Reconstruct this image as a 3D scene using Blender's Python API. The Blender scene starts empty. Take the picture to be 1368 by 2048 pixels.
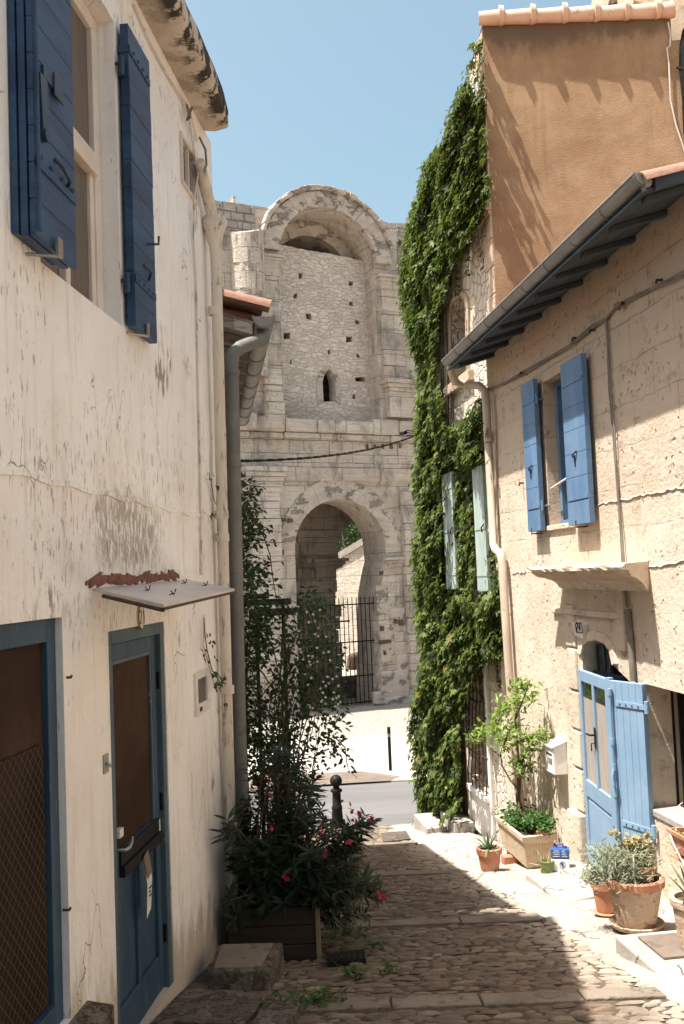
import bpy, bmesh, math, random
import numpy as np
from mathutils import Vector, Matrix
from mathutils.geometry import tessellate_polygon

random.seed(11)
rng = np.random.default_rng(11)
SC = bpy.context.scene
COL = SC.collection

# ------------------------------------------------------------------ camera, sky, sun, exposure
F, CX, CY = 2000.0, 684.0, 1024.0            # focal length and centre in photograph pixels
PITCH, ROLL = math.radians(3.6), math.radians(2.3)
cam = bpy.data.cameras.new("camera")
cam.sensor_fit = 'VERTICAL'
cam.sensor_height = 36.0
cam.sensor_width = 24.0
cam.lens = 36.0 * F / 2048.0
cam.clip_end = 3000
cam.clip_start = 0.05
camo = bpy.data.objects.new("camera", cam)
COL.objects.link(camo)
camo.matrix_world = Matrix.Rotation(math.pi / 2 + PITCH, 4, 'X') @ Matrix.Rotation(-ROLL, 4, 'Z')
SC.camera = camo

SUN_DIR = Vector((0.36, 0.12, -1.0)).normalized()      # the way the light travels
EL = math.asin(-SUN_DIR.z)
AZ = math.atan2(-SUN_DIR.x, -SUN_DIR.y)
world = bpy.data.worlds.new("World")
SC.world = world
world.use_nodes = True
wn = world.node_tree.nodes
sky = wn.new('ShaderNodeTexSky')
sky.sky_type = 'NISHITA'
sky.sun_disc = False
sky.sun_elevation = EL
sky.sun_rotation = AZ
sky.altitude = 50
sky.air_density = 1.0
sky.dust_density = 4.5
sky.ozone_density = 1.0
hs = wn.new('ShaderNodeHueSaturation')
hs.inputs['Saturation'].default_value = 0.9
hs.inputs['Hue'].default_value = 0.465
world.node_tree.links.new(sky.outputs[0], hs.inputs['Color'])
wn['Background'].inputs['Strength'].default_value = 0.092
world.node_tree.links.new(hs.outputs[0], wn['Background'].inputs['Color'])
sun = bpy.data.lights.new("sun", 'SUN')
sun.energy = 4.5
sun.angle = math.radians(0.55)
sun.color = (1.0, 0.965, 0.91)
suno = bpy.data.objects.new("sun", sun)
COL.objects.link(suno)
suno.location = (-8, -2, 20)
suno.rotation_euler = SUN_DIR.to_track_quat('-Z', 'Y').to_euler()
SC.view_settings.view_transform = 'Standard'
SC.view_settings.look = 'None'
SC.view_settings.exposure = 1.34
SC.view_settings.gamma = 1.0
SC.cycles.max_bounces = 8
SC.cycles.diffuse_bounces = 5
SC.cycles.caustics_reflective = False
SC.cycles.caustics_refractive = False

# ------------------------------------------------------------------ measuring helpers
def ray(px, py):
    x, y = (px - CX) / F, -(py - CY) / F
    c, s = math.cos(-ROLL), math.sin(-ROLL)
    x, y = c * x - s * y, s * x + c * y
    ca, sa = math.cos(math.pi / 2 + PITCH), math.sin(math.pi / 2 + PITCH)
    return Vector((x, y * ca + sa, y * sa - ca))

def proj(p):
    """photograph pixels of world points, arrays (n,3) -> (n,2)"""
    p = np.asarray(p, float)
    ca, sa = math.cos(math.pi / 2 + PITCH), math.sin(math.pi / 2 + PITCH)
    x, y2, z2 = p[:, 0], p[:, 1] * ca + p[:, 2] * sa, -p[:, 1] * sa + p[:, 2] * ca
    c, s = math.cos(ROLL), math.sin(ROLL)
    x3, y3 = c * x - s * y2, s * x + c * y2
    return np.stack([CX + F * x3 / -z2, CY - F * y3 / -z2], 1)

def atY(px, py, Y):
    v = ray(px, py); return v * (Y / v.y)

def atZ(px, py, Z):
    v = ray(px, py); return v * (Z / v.z)

SLOPE, EYE, LANE_END, FLAT = 0.16, 1.5, 17.3, -4.30
def lz(y):
    return max(-EYE - SLOPE * y, -4.27)

def ground(px, py, dz=0.0):
    """point where a pixel meets the sloping lane"""
    v = ray(px, py)
    return v * (-(EYE - dz) / (v.z + SLOPE * v.y))

def inpoly(P, poly):
    x, y = P[:, 0], P[:, 1]
    r = np.zeros(len(P), bool)
    q = poly[-1]
    for p in poly:
        c = ((p[1] > y) != (q[1] > y))
        with np.errstate(divide='ignore', invalid='ignore'):
            xi = (q[0] - p[0]) * (y - p[1]) / (q[1] - p[1] + 1e-12) + p[0]
        r ^= c & (x < xi)
        q = p
    return r

class Wall:
    """vertical plane through (x,y); s runs along it, o outwards, z up"""
    def __init__(self, x, y, ang, side):
        a = math.radians(ang)
        self.q = Vector((x, y, 0)); self.d = Vector((math.sin(a), math.cos(a), 0))
        self.n = Vector((self.d.y, -self.d.x, 0)) * side
        self.side = side
    def pt(self, s, z, o=0.0):
        p = self.q + self.d * s + self.n * o
        return Vector((p.x, p.y, z))
    def hit(self, px, py, o=0.0):
        v = ray(px, py)
        return v * (self.n.dot(self.q + self.n * o) / self.n.dot(v))
    def sz(self, px, py, o=0.0):
        p = self.hit(px, py, o)
        return ((p - self.q).dot(self.d), p.z)
    def s(self, px, py, o=0.0): return self.sz(px, py, o)[0]
    def z(self, px, py, o=0.0): return self.sz(px, py, o)[1]
    def poly(self, pts, o=0.0): return [self.sz(px, py, o) for px, py in pts]

LW = Wall(-1.10, 5.90, 5.0, 1)        # cream house
RW = Wall(2.37, 10.0, -8.1, -1)       # cottage 24
IW = Wall(2.13, 12.92, -8.2, -1)      # ivy house
p0 = atZ(750, 1412, FLAT)
AW = Wall(p0.x, p0.y, 62.0, 1)        # amphitheatre
BW = Wall(2.13, 12.92, 97.0, 1)       # brown gable wall

# ------------------------------------------------------------------ object helpers
BASE = {}
def tag(o, label=None, cat=None, group=None, kind=None):
    if label: o['label'] = label
    if cat: o['category'] = cat
    if group: o['group'] = group
    if kind: o['kind'] = kind
    return o

def thing(name, label, cat, loc, group=None):
    o = bpy.data.objects.new(name, None)
    o.empty_display_size = 0.2
    COL.objects.link(o)
    o.location = loc
    BASE[o] = Vector(loc)
    return tag(o, label, cat, group)

def box_uv(me, base=(0, 0, 0)):
    n = len(me.polygons)
    if n == 0: return
    uvl = me.uv_layers.new(name="UVMap")
    co = np.empty(len(me.vertices) * 3); me.vertices.foreach_get('co', co); co = co.reshape(-1, 3)
    nr = np.empty(n * 3); me.polygons.foreach_get('normal', nr); nr = nr.reshape(-1, 3)
    tot = np.empty(n, int); me.polygons.foreach_get('loop_total', tot)
    vi = np.empty(len(me.loops), int); me.loops.foreach_get('vertex_index', vi)
    fn = np.repeat(nr, tot, axis=0); p = co[vi] + np.array(base)
    flat = np.abs(fn[:, 2]) > 0.75
    t = np.stack([-fn[:, 1], fn[:, 0]], 1)
    # a sign that does not flip with the winding
    sg = np.sign(t[:, 0] + t[:, 1] * 1.0001); sg[sg == 0] = 1
    t = t * sg[:, None] / np.maximum(np.linalg.norm(t, axis=1), 1e-6)[:, None]
    u = np.where(flat, p[:, 0], (p[:, :2] * t).sum(1))
    v = np.where(flat, p[:, 1], p[:, 2])
    uvl.data.foreach_set('uv', np.stack([u, v], 1).astype(np.float32).ravel())

class MB:
    def __init__(self): self.V = []; self.Fc = []
    def add(self, vs, fs):
        b = len(self.V)
        self.V += [Vector(v) for v in vs]
        self.Fc += [tuple(i + b for i in f) for f in fs]
        return self
    def hexa(self, a):
        """8 corners: four of one end in order, then the four opposite"""
        return self.add(a, [(3, 2, 1, 0), (4, 5, 6, 7), (0, 1, 5, 4), (1, 2, 6, 5), (2, 3, 7, 6), (3, 0, 4, 7)])
    def wbox(self, W, s0, s1, z0, z1, o0, o1):
        P = W.pt
        return self.hexa([P(s0, z0, o0), P(s1, z0, o0), P(s1, z0, o1), P(s0, z0, o1),
                          P(s0, z1, o0), P(s1, z1, o0), P(s1, z1, o1), P(s0, z1, o1)])
    def box(self, x0, x1, y0, y1, z0, z1):
        return self.hexa([(x0, y0, z0), (x1, y0, z0), (x1, y1, z0), (x0, y1, z0),
                          (x0, y0, z1), (x1, y0, z1), (x1, y1, z1), (x0, y1, z1)])
    def obox(self, c, u, v, w):
        c, u, v, w = Vector(c), Vector(u), Vector(v), Vector(w)
        return self.hexa([c - u - v - w, c + u - v - w, c + u + v - w, c - u + v - w,
                          c - u - v + w, c + u - v + w, c + u + v + w, c - u + v + w])
    def tube(self, pts, r, seg=8, cap=True):
        pts = [Vector(p) for p in pts]
        n = len(pts)
        rs = r if isinstance(r, (list, tuple)) else [r] * n
        b = len(self.V)
        ref = None
        for i, p in enumerate(pts):
            d = (pts[min(i + 1, n - 1)] - pts[max(i - 1, 0)]).normalized()
            if ref is None:
                ref = d.orthogonal().normalized()
            ref = (ref - d * ref.dot(d)).normalized()
            q = d.cross(ref)
            for k in range(seg):
                a = 2 * math.pi * k / seg
                self.V.append(p + (ref * math.cos(a) + q * math.sin(a)) * rs[i])
        for i in range(n - 1):
            for k in range(seg):
                k2 = (k + 1) % seg
                self.Fc.append((b + i * seg + k, b + i * seg + k2, b + (i + 1) * seg + k2, b + (i + 1) * seg + k))
        if cap:
            self.Fc.append(tuple(b + k for k in reversed(range(seg))))
            self.Fc.append(tuple(b + (n - 1) * seg + k for k in range(seg)))
        return self
    def lathe(self, c, prof, seg=28, wob=0.0):
        c = Vector(c); b = len(self.V); n = len(prof)
        for (r, z) in prof:
            for k in range(seg):
                a = 2 * math.pi * k / seg
                rr = r * (1 + wob * math.sin(3 * a + z * 9) + wob * .6 * math.sin(7 * a + 1))
                self.V.append(c + Vector((rr * math.cos(a), rr * math.sin(a), z)))
        for i in range(n - 1):
            for k in range(seg):
                k2 = (k + 1) % seg
                self.Fc.append((b + i * seg + k, b + i * seg + k2, b + (i + 1) * seg + k2, b + (i + 1) * seg + k))
        return self
    def sheet(self, W, outer, holes=(), o=0.0, depth=0.0):
        """flat wall surface with holes; each hole gets reveals going inwards by depth"""
        loops = [list(outer)] + [list(h) for h in holes]
        flat = [p for l in loops for p in l]
        tris = tessellate_polygon([[Vector((p[0], p[1], 0)) for p in l] for l in loops])
        vs = [W.pt(s, z, o) for s, z in flat]
        fs = []
        for t in tris:
            a, b_, c = (vs[i] for i in t)
            nn = (b_ - a).cross(c - a)
            if nn.length < 1e-9: continue
            fs.append(tuple(t) if nn.dot(W.n) > 0 else tuple(reversed(t)))
        self.add(vs, fs)
        if depth:
            for h in loops[1:]:
                self.strip(W, h, o, o - depth)
        return self
    def strip(self, W, loop, o0, o1, closed=True):
        n = len(loop)
        vs = [W.pt(s, z, o0) for s, z in loop] + [W.pt(s, z, o1) for s, z in loop]
        m = n if closed else n - 1
        return self.add(vs, [(i, (i + 1) % n, n + (i + 1) % n, n + i) for i in range(m)])
    def slab(self, W, loop, o0, o1):
        """a flat outline with thickness from o0 (back) to o1 (front)"""
        self.sheet(W, loop, (), o1)
        return self.strip(W, loop, o1, o0)
    def pieces(self):
        """indices of faces grouped into far-apart pieces"""
        par = list(range(len(self.V)))
        def root(i):
            while par[i] != i:
                par[i] = par[par[i]]; i = par[i]
            return i
        for f in self.Fc:
            a = root(f[0])
            for i in f[1:]: par[root(i)] = a
        ids = {}
        for f in self.Fc: ids.setdefault(root(f[0]), []).append(f)
        if len(ids) < 2 or len(ids) > 400: return [self.Fc]
        isl = list(ids.values())
        lo = np.array([[min(self.V[i][k] for f in g for i in f) for k in range(3)] for g in isl])
        hi = np.array([[max(self.V[i][k] for f in g for i in f) for k in range(3)] for g in isl])
        sz = (hi - lo).max(1)
        gap = np.maximum(0, np.maximum(lo[:, None] - hi[None], lo[None] - hi[:, None]))
        near = np.sqrt((gap ** 2).sum(2)) <= np.maximum(.018, .48 * np.maximum(sz[:, None], sz[None]))
        done, out = set(), []
        for i in range(len(isl)):
            if i in done: continue
            st, grp = [i], []
            done.add(i)
            while st:
                j = st.pop(); grp += isl[j]
                for k in np.nonzero(near[j])[0]:
                    if k not in done: done.add(int(k)); st.append(int(k))
            out.append(grp)
        return out
    def build(self, name, m, parent=None, smooth=False, bevel=0.0, label=None, fix=True, split=True):
        if parent is not None and split:
            ps = self.pieces()
            if len(ps) > 1:
                first = None
                for g in ps:
                    idx = sorted({i for f in g for i in f}); mp = {o: n for n, o in enumerate(idx)}
                    q = MB(); q.V = [self.V[i] for i in idx]; q.Fc = [tuple(mp[i] for i in f) for f in g]
                    o = q.build(name, m, parent, smooth, bevel, label, fix, False)
                    first = first or o
                return first
        me = bpy.data.meshes.new(name)
        base = Vector((0, 0, 0))
        if parent is not None:
            base = BASE[parent]
        me.from_pydata([v - base for v in self.V], [], self.Fc)
        if fix:
            bm = bmesh.new(); bm.from_mesh(me)
            bmesh.ops.recalc_face_normals(bm, faces=bm.faces)
            bm.to_mesh(me); bm.free()
        me.update()
        box_uv(me, base)
        me.materials.append(m)
        if smooth:
            me.polygons.foreach_set('use_smooth', [True] * len(me.polygons))
        o = bpy.data.objects.new(name, me)
        COL.objects.link(o)
        if parent is not None:
            o.parent = parent
            BASE[o] = base
        else:
            BASE[o] = base
        if bevel:
            b = o.modifiers.new("bevel", 'BEVEL'); b.width = bevel; b.segments = 2; b.limit_method = 'ANGLE'
        if smooth:
            e = o.modifiers.new("split", 'EDGE_SPLIT'); e.split_angle = math.radians(50)
        if label: o['label'] = label
        return o

def struct(o):
    o['kind'] = 'structure'; return o

# leaf shapes: (x across, y towards the tip, z off the blade)
IVY = ([(0, 0, .0), (.0, 1, -.12), (.17, .55, .02), (.5, .62, -.1), (.3, .22, .03), (.42, -.12, -.08), (.1, -.08, .02),
        (-.1, -.08, .02), (-.42, -.12, -.08), (-.3, .22, .03), (-.5, .62, -.1), (-.17, .55, .02)],
       [(0, i, i + 1) for i in range(1, 11)] + [(0, 11, 1)])
LANCE = ([(0, 0, 0), (.5, .3, .12), (.42, .65, .1), (0, 1, -.15), (-.42, .65, .1), (-.5, .3, .12), (0, .5, 0)],
         [(0, 1, 6), (1, 2, 6), (2, 3, 6), (3, 4, 6), (4, 5, 6), (5, 0, 6)])

def leaves(name, C, N, T, S, width, shape, m, parent=None):
    """one mesh of many leaves; width squeezes the blade"""
    C, N, T, S = (np.asarray(a, float) for a in (C, N, T, S))
    n = len(C)
    N = N / np.linalg.norm(N, axis=1)[:, None]
    T = T - (T * N).sum(1)[:, None] * N
    T = T / np.maximum(np.linalg.norm(T, axis=1), 1e-6)[:, None]
    X = np.cross(T, N)
    sv = np.array(shape[0]); sf = np.array(shape[1]); k = len(sv)
    S3 = S[:, None, None]
    V = C[:, None, :] + S3 * (sv[None, :, 0:1] * width * X[:, None, :] + sv[None, :, 1:2] * T[:, None, :] + sv[None, :, 2:3] * width * N[:, None, :])
    base = np.array(BASE[parent]) if parent is not None else np.zeros(3)
    V = (V - base).reshape(-1, 3)
    Fi = (sf[None] + (np.arange(n) * k)[:, None, None]).reshape(-1, 3)
    me = bpy.data.meshes.new(name)
    me.vertices.add(len(V)); me.vertices.foreach_set('co', V.astype(np.float32).ravel())
    me.loops.add(Fi.size); me.loops.foreach_set('vertex_index', Fi.astype(np.int32).ravel())
    me.polygons.add(len(Fi))
    me.polygons.foreach_set('loop_start', np.arange(0, Fi.size, 3, dtype=np.int32))
    me.polygons.foreach_set('loop_total', np.full(len(Fi), 3, dtype=np.int32))
    me.update(calc_edges=True); me.validate()
    me.materials.append(m)
    o = bpy.data.objects.new(name, me); COL.objects.link(o)
    if parent is not None: o.parent = parent
    BASE[o] = Vector(base)
    return o

def rnd(n, s=1.0): return rng.normal(0, s, (n, 3))

# ------------------------------------------------------------------ materials
class Mt:
    def __init__(self, name):
        self.m = bpy.data.materials.new(name); self.m.use_nodes = True
        self.t = self.m.node_tree; self.b = self.t.nodes['Principled BSDF']
        self.tc = self.t.nodes.new('ShaderNodeTexCoord')
    def n(self, typ, ins=None, **pr):
        x = self.t.nodes.new(typ)
        for k, v in pr.items(): setattr(x, k, v)
        for k, v in (ins or {}).items(): self.put(x.inputs[k], v)
        return x
    def put(self, sock, v):
        if isinstance(v, bpy.types.NodeSocket): self.t.links.new(v, sock)
        else:
            if isinstance(v, (tuple, list)) and len(v) == 3 and sock.type == 'RGBA': v = (*v, 1)
            sock.default_value = v
    def uv(self, sx=1, sy=1, ox=0, oy=0):
        return self.n('ShaderNodeMapping', {'Vector': self.tc.outputs['UV'], 'Scale': (sx, sy, 1), 'Location': (ox, oy, 0)}).outputs[0]
    def ob(self, s=(1, 1, 1)):
        return self.n('ShaderNodeMapping', {'Vector': self.tc.outputs['Object'], 'Scale': s}).outputs[0]
    def noise(self, vec, scale, detail=5, rough=.6, dist=0.0):
        return self.n('ShaderNodeTexNoise', {'Vector': vec, 'Scale': scale, 'Detail': detail, 'Roughness': rough, 'Distortion': dist}).outputs['Fac']
    def noisec(self, vec, scale, detail=3):
        return self.n('ShaderNodeTexNoise', {'Vector': vec, 'Scale': scale, 'Detail': detail}).outputs['Color']
    def vor(self, vec, scale, feature='F1', out='Distance', rand=1.0):
        return self.n('ShaderNodeTexVoronoi', {'Vector': vec, 'Scale': scale, 'Randomness': rand}, feature=feature).outputs[out]
    def ss(self, f, a, b):
        return self.n('ShaderNodeMapRange', {'Value': f, 'From Min': a, 'From Max': b}, interpolation_type='SMOOTHSTEP').outputs[0]
    def ma(self, op, a, b=0.0):
        x = self.n('ShaderNodeMath', operation=op); self.put(x.inputs[0], a); self.put(x.inputs[1], b); return x.outputs[0]
    def mix(self, f, a, b, blend='MIX'):
        x = self.n('ShaderNodeMix', data_type='RGBA', blend_type=blend)
        self.put(x.inputs[0], f); self.put(x.inputs[6], a); self.put(x.inputs[7], b); return x.outputs[2]
    def vadd(self, v, c, k):
        s = self.n('ShaderNodeVectorMath', operation='MULTIPLY_ADD')
        self.put(s.inputs[0], c); s.inputs[1].default_value = (k, k, k); self.put(s.inputs[2], v); return s.outputs[0]
    def sep(self, v):
        return self.n('ShaderNodeSeparateXYZ', {'Vector': v}).outputs
    def bump(self, h, dist, strength=1.0, normal=None):
        x = self.n('ShaderNodeBump', {'Height': h, 'Distance': dist, 'Strength': strength})
        if normal is not None: self.put(x.inputs['Normal'], normal)
        return x.outputs[0]
    def out(self, col, rough=.85, nrm=None, spec=.3, metal=0.0):
        self.put(self.b.inputs['Base Color'], col); self.put(self.b.inputs['Roughness'], rough)
        self.b.inputs['Specular IOR Level'].default_value = spec
        self.b.inputs['Metallic'].default_value = metal
        if nrm is not None: self.put(self.b.inputs['Normal'], nrm)
        return self.m

def m_plaster():
    k = Mt("cream_plaster"); u = k.uv()
    c = k.mix(k.ss(k.noise(u, .9, 4), .35, .65), (.80, .755, .705), (.88, .85, .81))
    c = k.mix(k.ma('MULTIPLY', k.ss(k.noise(k.uv(9, .7), 1.6, 5), .5, .75), .45), c, (.56, .47, .37))
    # flaked paint: short upright scabs, gathered in patches
    area = k.ma('MULTIPLY', k.ss(k.noise(k.uv(1, .6, 3.7, 1.2), 1.1, 4), .44, .60), k.ss(k.sep(k.tc.outputs['UV'])[1], -1.6, -.1))
    fl = k.ss(k.noise(k.uv(46, 9), 1.0, 6, .6), k.ma('SUBTRACT', .70, k.ma('MULTIPLY', area, .115)), k.ma('SUBTRACT', .72, k.ma('MULTIPLY', area, .11)))
    fl = k.ma('MULTIPLY', fl, .62)
    c = k.mix(k.ma('MULTIPLY', k.ss(k.noise(u, 6, 7, .7), .55, .7), .3), c, (.60, .53, .45))
    c = k.mix(fl, c, (.30, .265, .21))
    big = k.ma('MULTIPLY', k.ss(k.noise(k.uv(1, 1, 8.3, 4.1), 1.15, 3), .63, .72), k.ss(k.noise(k.uv(14, 6), 1, 6), .47, .56))
    c = k.mix(big, c, (.36, .31, .245))
    yz = k.sep(k.tc.outputs['Object'])
    pc = LW.hit(262, 1062) - Vector((-1.1, 5.9, lz(5.9)))
    ey = k.ma('DIVIDE', k.ma('SUBTRACT', yz[1], pc.y), .75); ez = k.ma('DIVIDE', k.ma('SUBTRACT', yz[2], pc.z), .30)
    el = k.ma('ADD', k.ma('MULTIPLY', ey, ey), k.ma('MULTIPLY', ez, ez))
    pm = k.ma('MULTIPLY', k.ss(k.ma('ADD', el, k.ma('MULTIPLY', k.noise(k.uv(3, 2), 1.5, 4), 1.6)), 1.75, .9), k.ss(k.noise(k.uv(26, 9), 1, 6, .7), .43, .53))
    c = k.mix(k.ma('MULTIPLY', pm, .8), c, (.33, .285, .225))
    # hair cracks
    v = k.vadd(k.uv(2.6, .9), k.noisec(u, 5), .38)
    cr = k.ma('MULTIPLY', k.ss(k.vor(v, 1.5, 'DISTANCE_TO_EDGE'), .007, .002), k.ss(k.noise(u, 1.7, 3), .52, .6))
    cr = k.ma('MULTIPLY', cr, .8)
    c = k.mix(cr, c, (.20, .165, .13))
    # rising damp with its own ragged edge along the foot of the wall
    zz = k.sep(k.tc.outputs['Object'])[2]
    lane = k.ma('MULTIPLY_ADD', k.sep(k.tc.outputs['Object'])[1], .16)
    lane = k.ma('ADD', k.ma('MULTIPLY', k.sep(k.tc.outputs['Object'])[1], .16), zz)
    d = k.ma('ADD', lane, k.ma('MULTIPLY', k.noise(k.uv(7, 1.6), 1.2, 6), -1.1))
    c = k.mix(k.ma('MULTIPLY', k.ss(d, .0, -.35), .75), c, (.36, .29, .21))
    h = k.ma('ADD', k.ma('MULTIPLY', k.noise(u, 3, 4), .5), k.ma('MULTIPLY', k.noise(u, 40, 5), .12))
    h = k.ma('SUBTRACT', h, k.ma('MULTIPLY', k.ma('MAXIMUM', fl, cr), .2))
    return k.out(c, .9, k.bump(h, .03))

def m_stone_wall():
    """cottage 24: soft limestone, pitted, rubbed with old render"""
    k = Mt("pitted_limestone"); u = k.uv()
    c = k.mix(k.ss(k.noise(u, 1.1, 5), .36, .66), (.58, .475, .355), (.67, .575, .455))
    c = k.mix(k.ma('MULTIPLY', k.ss(k.noise(k.uv(5, .6), 1.5, 6, .7), .52, .72), .5), c, (.45, .355, .26))
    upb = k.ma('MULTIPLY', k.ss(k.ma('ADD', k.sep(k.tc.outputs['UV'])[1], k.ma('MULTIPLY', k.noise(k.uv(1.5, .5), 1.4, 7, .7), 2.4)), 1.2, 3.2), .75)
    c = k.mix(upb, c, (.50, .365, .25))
    ub = k.vadd(u, k.noisec(u, 2.5), .07)
    br = k.n('ShaderNodeTexBrick', {'Vector': ub, 'Scale': 1.0, 'Mortar Size': .008, 'Mortar Smooth': .4, 'Brick Width': .82, 'Row Height': .36, 'Color1': (1, 1, 1, 1), 'Color2': (.82, .8, .78, 1)})
    up = k.ss(k.sep(k.tc.outputs['UV'])[1], -.3, .5)
    c = k.mix(k.ma('MULTIPLY', up, .22), c, br.outputs['Color'], 'MULTIPLY')
    j = k.ma('MULTIPLY', k.ma('MULTIPLY', br.outputs['Fac'], k.ss(k.noise(u, 2, 3), .5, .62)), up)
    c = k.mix(k.ma('MULTIPLY', j, .32), c, (.36, .28, .2))
    pits = k.ma('MULTIPLY', k.ss(k.vor(k.vadd(u, k.noisec(u, 7), .16), 10), .24, .12), k.ss(k.noise(u, 1.7, 4), .44, .58))
    c = k.mix(k.ma('MULTIPLY', pits, .45), c, (.31, .23, .155))
    er = k.ss(k.noise(u, 5, 7, .72), .56, .68)
    c = k.mix(k.ma('MULTIPLY', er, .22), c, (.42, .325, .23))
    h = k.ma('ADD', k.noise(u, 2.2, 4, .5), k.ma('MULTIPLY', k.noise(u, 24, 5, .7), .4))
    h = k.ma('SUBTRACT', h, k.ma('ADD', k.ma('ADD', k.ma('MULTIPLY', pits, .6), k.ma('MULTIPLY', er, .3)), k.ma('MULTIPLY', j, .2)))
    return k.out(c, .92, k.bump(h, .03))

def m_render_brown():
    k = Mt("ochre_render"); u = k.uv()
    c = k.mix(k.ss(k.noise(u, .9, 7, .68), .36, .64), (.29, .175, .093), (.385, .25, .142))
    c = k.mix(k.ma('MULTIPLY', k.ss(k.noise(u, 2.5, 6, .7), .5, .75), .5), c, (.21, .13, .078))
    # darker towards the tiles at the top, with a ragged edge
    zt = k.sep(k.tc.outputs['UV'])[1]
    d = k.ma('ADD', k.ma('ADD', zt, -7.2), k.ma('MULTIPLY', k.noise(k.uv(1.3, .5), 2.2, 6, .7), 1.0))
    c = k.mix(k.ma('MULTIPLY', k.ss(d, .05, .35), .75), c, (.10, .075, .055))
    c = k.mix(k.ma('MULTIPLY', k.ss(k.noise(k.uv(4, .3), 1.4, 6), .54, .72), .5), c, (.19, .12, .075))
    c = k.mix(k.ma('MULTIPLY', k.ss(k.noise(k.uv(1, 1, 4, 2), 1.6, 7, .7), .56, .7), .4), c, (.46, .34, .22))
    h = k.ma('ADD', k.noise(u, 60, 4, .7), k.ma('MULTIPLY', k.noise(u, 3, 4), 1.2))
    return k.out(c, .93, k.bump(h, .016))

def m_rubble(name, ca, cb, cm, scale, mortar=.08, dist=.035, sx=1.0):
    k = Mt(name); u = k.uv(sx, 1.35)
    v = k.vadd(k.vadd(u, k.noisec(k.uv(), 4), .16), k.noisec(k.uv(), 1.3), .5)
    e = k.vor(v, scale, 'DISTANCE_TO_EDGE'); cid = k.vor(v, scale, 'F1', 'Color')
    g = k.sep(cid)[0]
    c = k.mix(g, ca, cb)
    c = k.mix(k.ma('MULTIPLY', k.ss(k.noise(k.uv(), 9, 6, .7), .4, .7), .35), c, tuple(x * .72 for x in ca))
    mo = k.ss(e, mortar, mortar * .3)
    c = k.mix(k.ma('MULTIPLY', mo, .5), c, cm)
    c = k.mix(k.ma('MULTIPLY', k.ss(k.noise(k.uv(), .6, 5), .5, .7), .4), c, tuple(x * .8 for x in cm))
    h = k.ma('ADD', k.ma('MULTIPLY', k.ss(e, 0, mortar * 1.6), 1.0), k.ma('MULTIPLY', k.noise(k.uv(), 14, 6, .7), .6))
    h = k.ma('ADD', h, k.ma('MULTIPLY', g, .5))
    return k.out(c, .93, k.bump(h, dist))

def m_ashlar(name, bw, rh, ca, cb, dark, warm, joint=.012):
    k = Mt(name); u = k.uv()
    v = k.vadd(u, k.noisec(u, 1.3), .10)
    v = k.vadd(v, k.noisec(u, 7), .025)
    br = k.n('ShaderNodeTexBrick', {'Vector': v, 'Scale': 1.0, 'Mortar Size': joint, 'Mortar Smooth': .3, 'Brick Width': bw, 'Row Height': rh, 'Bias': 0.0,
                                    'Color1': (*ca, 1), 'Color2': (*cb, 1), 'Mortar': (*dark, 1)}, offset=.43)
    c = br.outputs['Color']
    c = k.mix(k.ma('MULTIPLY', k.ss(k.noise(u, .55, 5), .45, .68), .6), c, warm)
    # lichen-black weathering and pale bedding streaks in the stone itself
    c = k.mix(k.ma('MULTIPLY', k.ss(k.noise(k.uv(1.3, .6), .9, 8, .74), .48, .64), .72), c, dark)
    c = k.mix(k.ma('MULTIPLY', k.ss(k.noise(k.uv(1, 1, 5, 9), 1.5, 7, .7), .55, .7), .5), c, tuple(min(.75, x * 1.25) for x in cb))
    bed = k.noise(k.uv(.8, 16), 1.3, 5, .6)
    c = k.mix(k.ma('MULTIPLY', k.ss(bed, .48, .68), .6), c, tuple(x * .62 for x in ca))
    pit = k.ss(k.vor(k.vadd(u, k.noisec(u, 6), .12), 6.5), .17, .07)
    c = k.mix(k.ma('MULTIPLY', pit, .35), c, dark)
    h = k.ma('ADD', k.ma('MULTIPLY', br.outputs['Fac'], -1.0), k.ma('MULTIPLY', k.noise(u, 3.5, 8, .75), 2.2))
    h = k.ma('ADD', h, k.ma('ADD', k.ma('MULTIPLY', bed, .6), k.ma('MULTIPLY', pit, -.6)))
    return k.out(c, .94, k.bump(h, .06))

def m_plain(name, ca, cb, scale=3.0, rough=.8, bump=.004, fine=40, spec=.3, metal=0.0, wear=None, wscale=12, wmin=.6, stretch=(1, 1, 1), wamt=.8):
    k = Mt(name); o = k.ob(stretch)
    c = k.mix(k.ss(k.noise(o, scale, 5, .65), .35, .66), ca, cb)
    h = k.noise(o, fine, 5, .65)
    if wear is not None:
        w = k.ss(k.noise(o, wscale, 7, .7), wmin, wmin + .06)
        c = k.mix(k.ma('MULTIPLY', w, wamt), c, wear)
        h = k.ma('SUBTRACT', h, k.ma('MULTIPLY', w, .4))
    return k.out(c, rough, k.bump(h, bump) if bump else None, spec, metal)

def m_leaf(name, ca, cb, cc=None, trans=.3, rough=.45):
    k = Mt(name)
    g = k.n('ShaderNodeNewGeometry')
    r = g.outputs['Random Per Island']
    c = k.mix(r, ca, cb)
    if cc: c = k.mix(k.ss(r, .955, .98), c, cc)
    k.out(c, rough, None, .25)
    tr = k.n('ShaderNodeBsdfTranslucent', {'Color': k.mix(.5, c, (.22, .30, .03))})
    ms = k.n('ShaderNodeMixShader', {0: trans})
    k.t.links.new(k.b.outputs[0], ms.inputs[1]); k.t.links.new(tr.outputs[0], ms.inputs[2])
    k.t.links.new(ms.outputs[0], k.t.nodes['Material Output'].inputs['Surface'])
    return k.m

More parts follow.
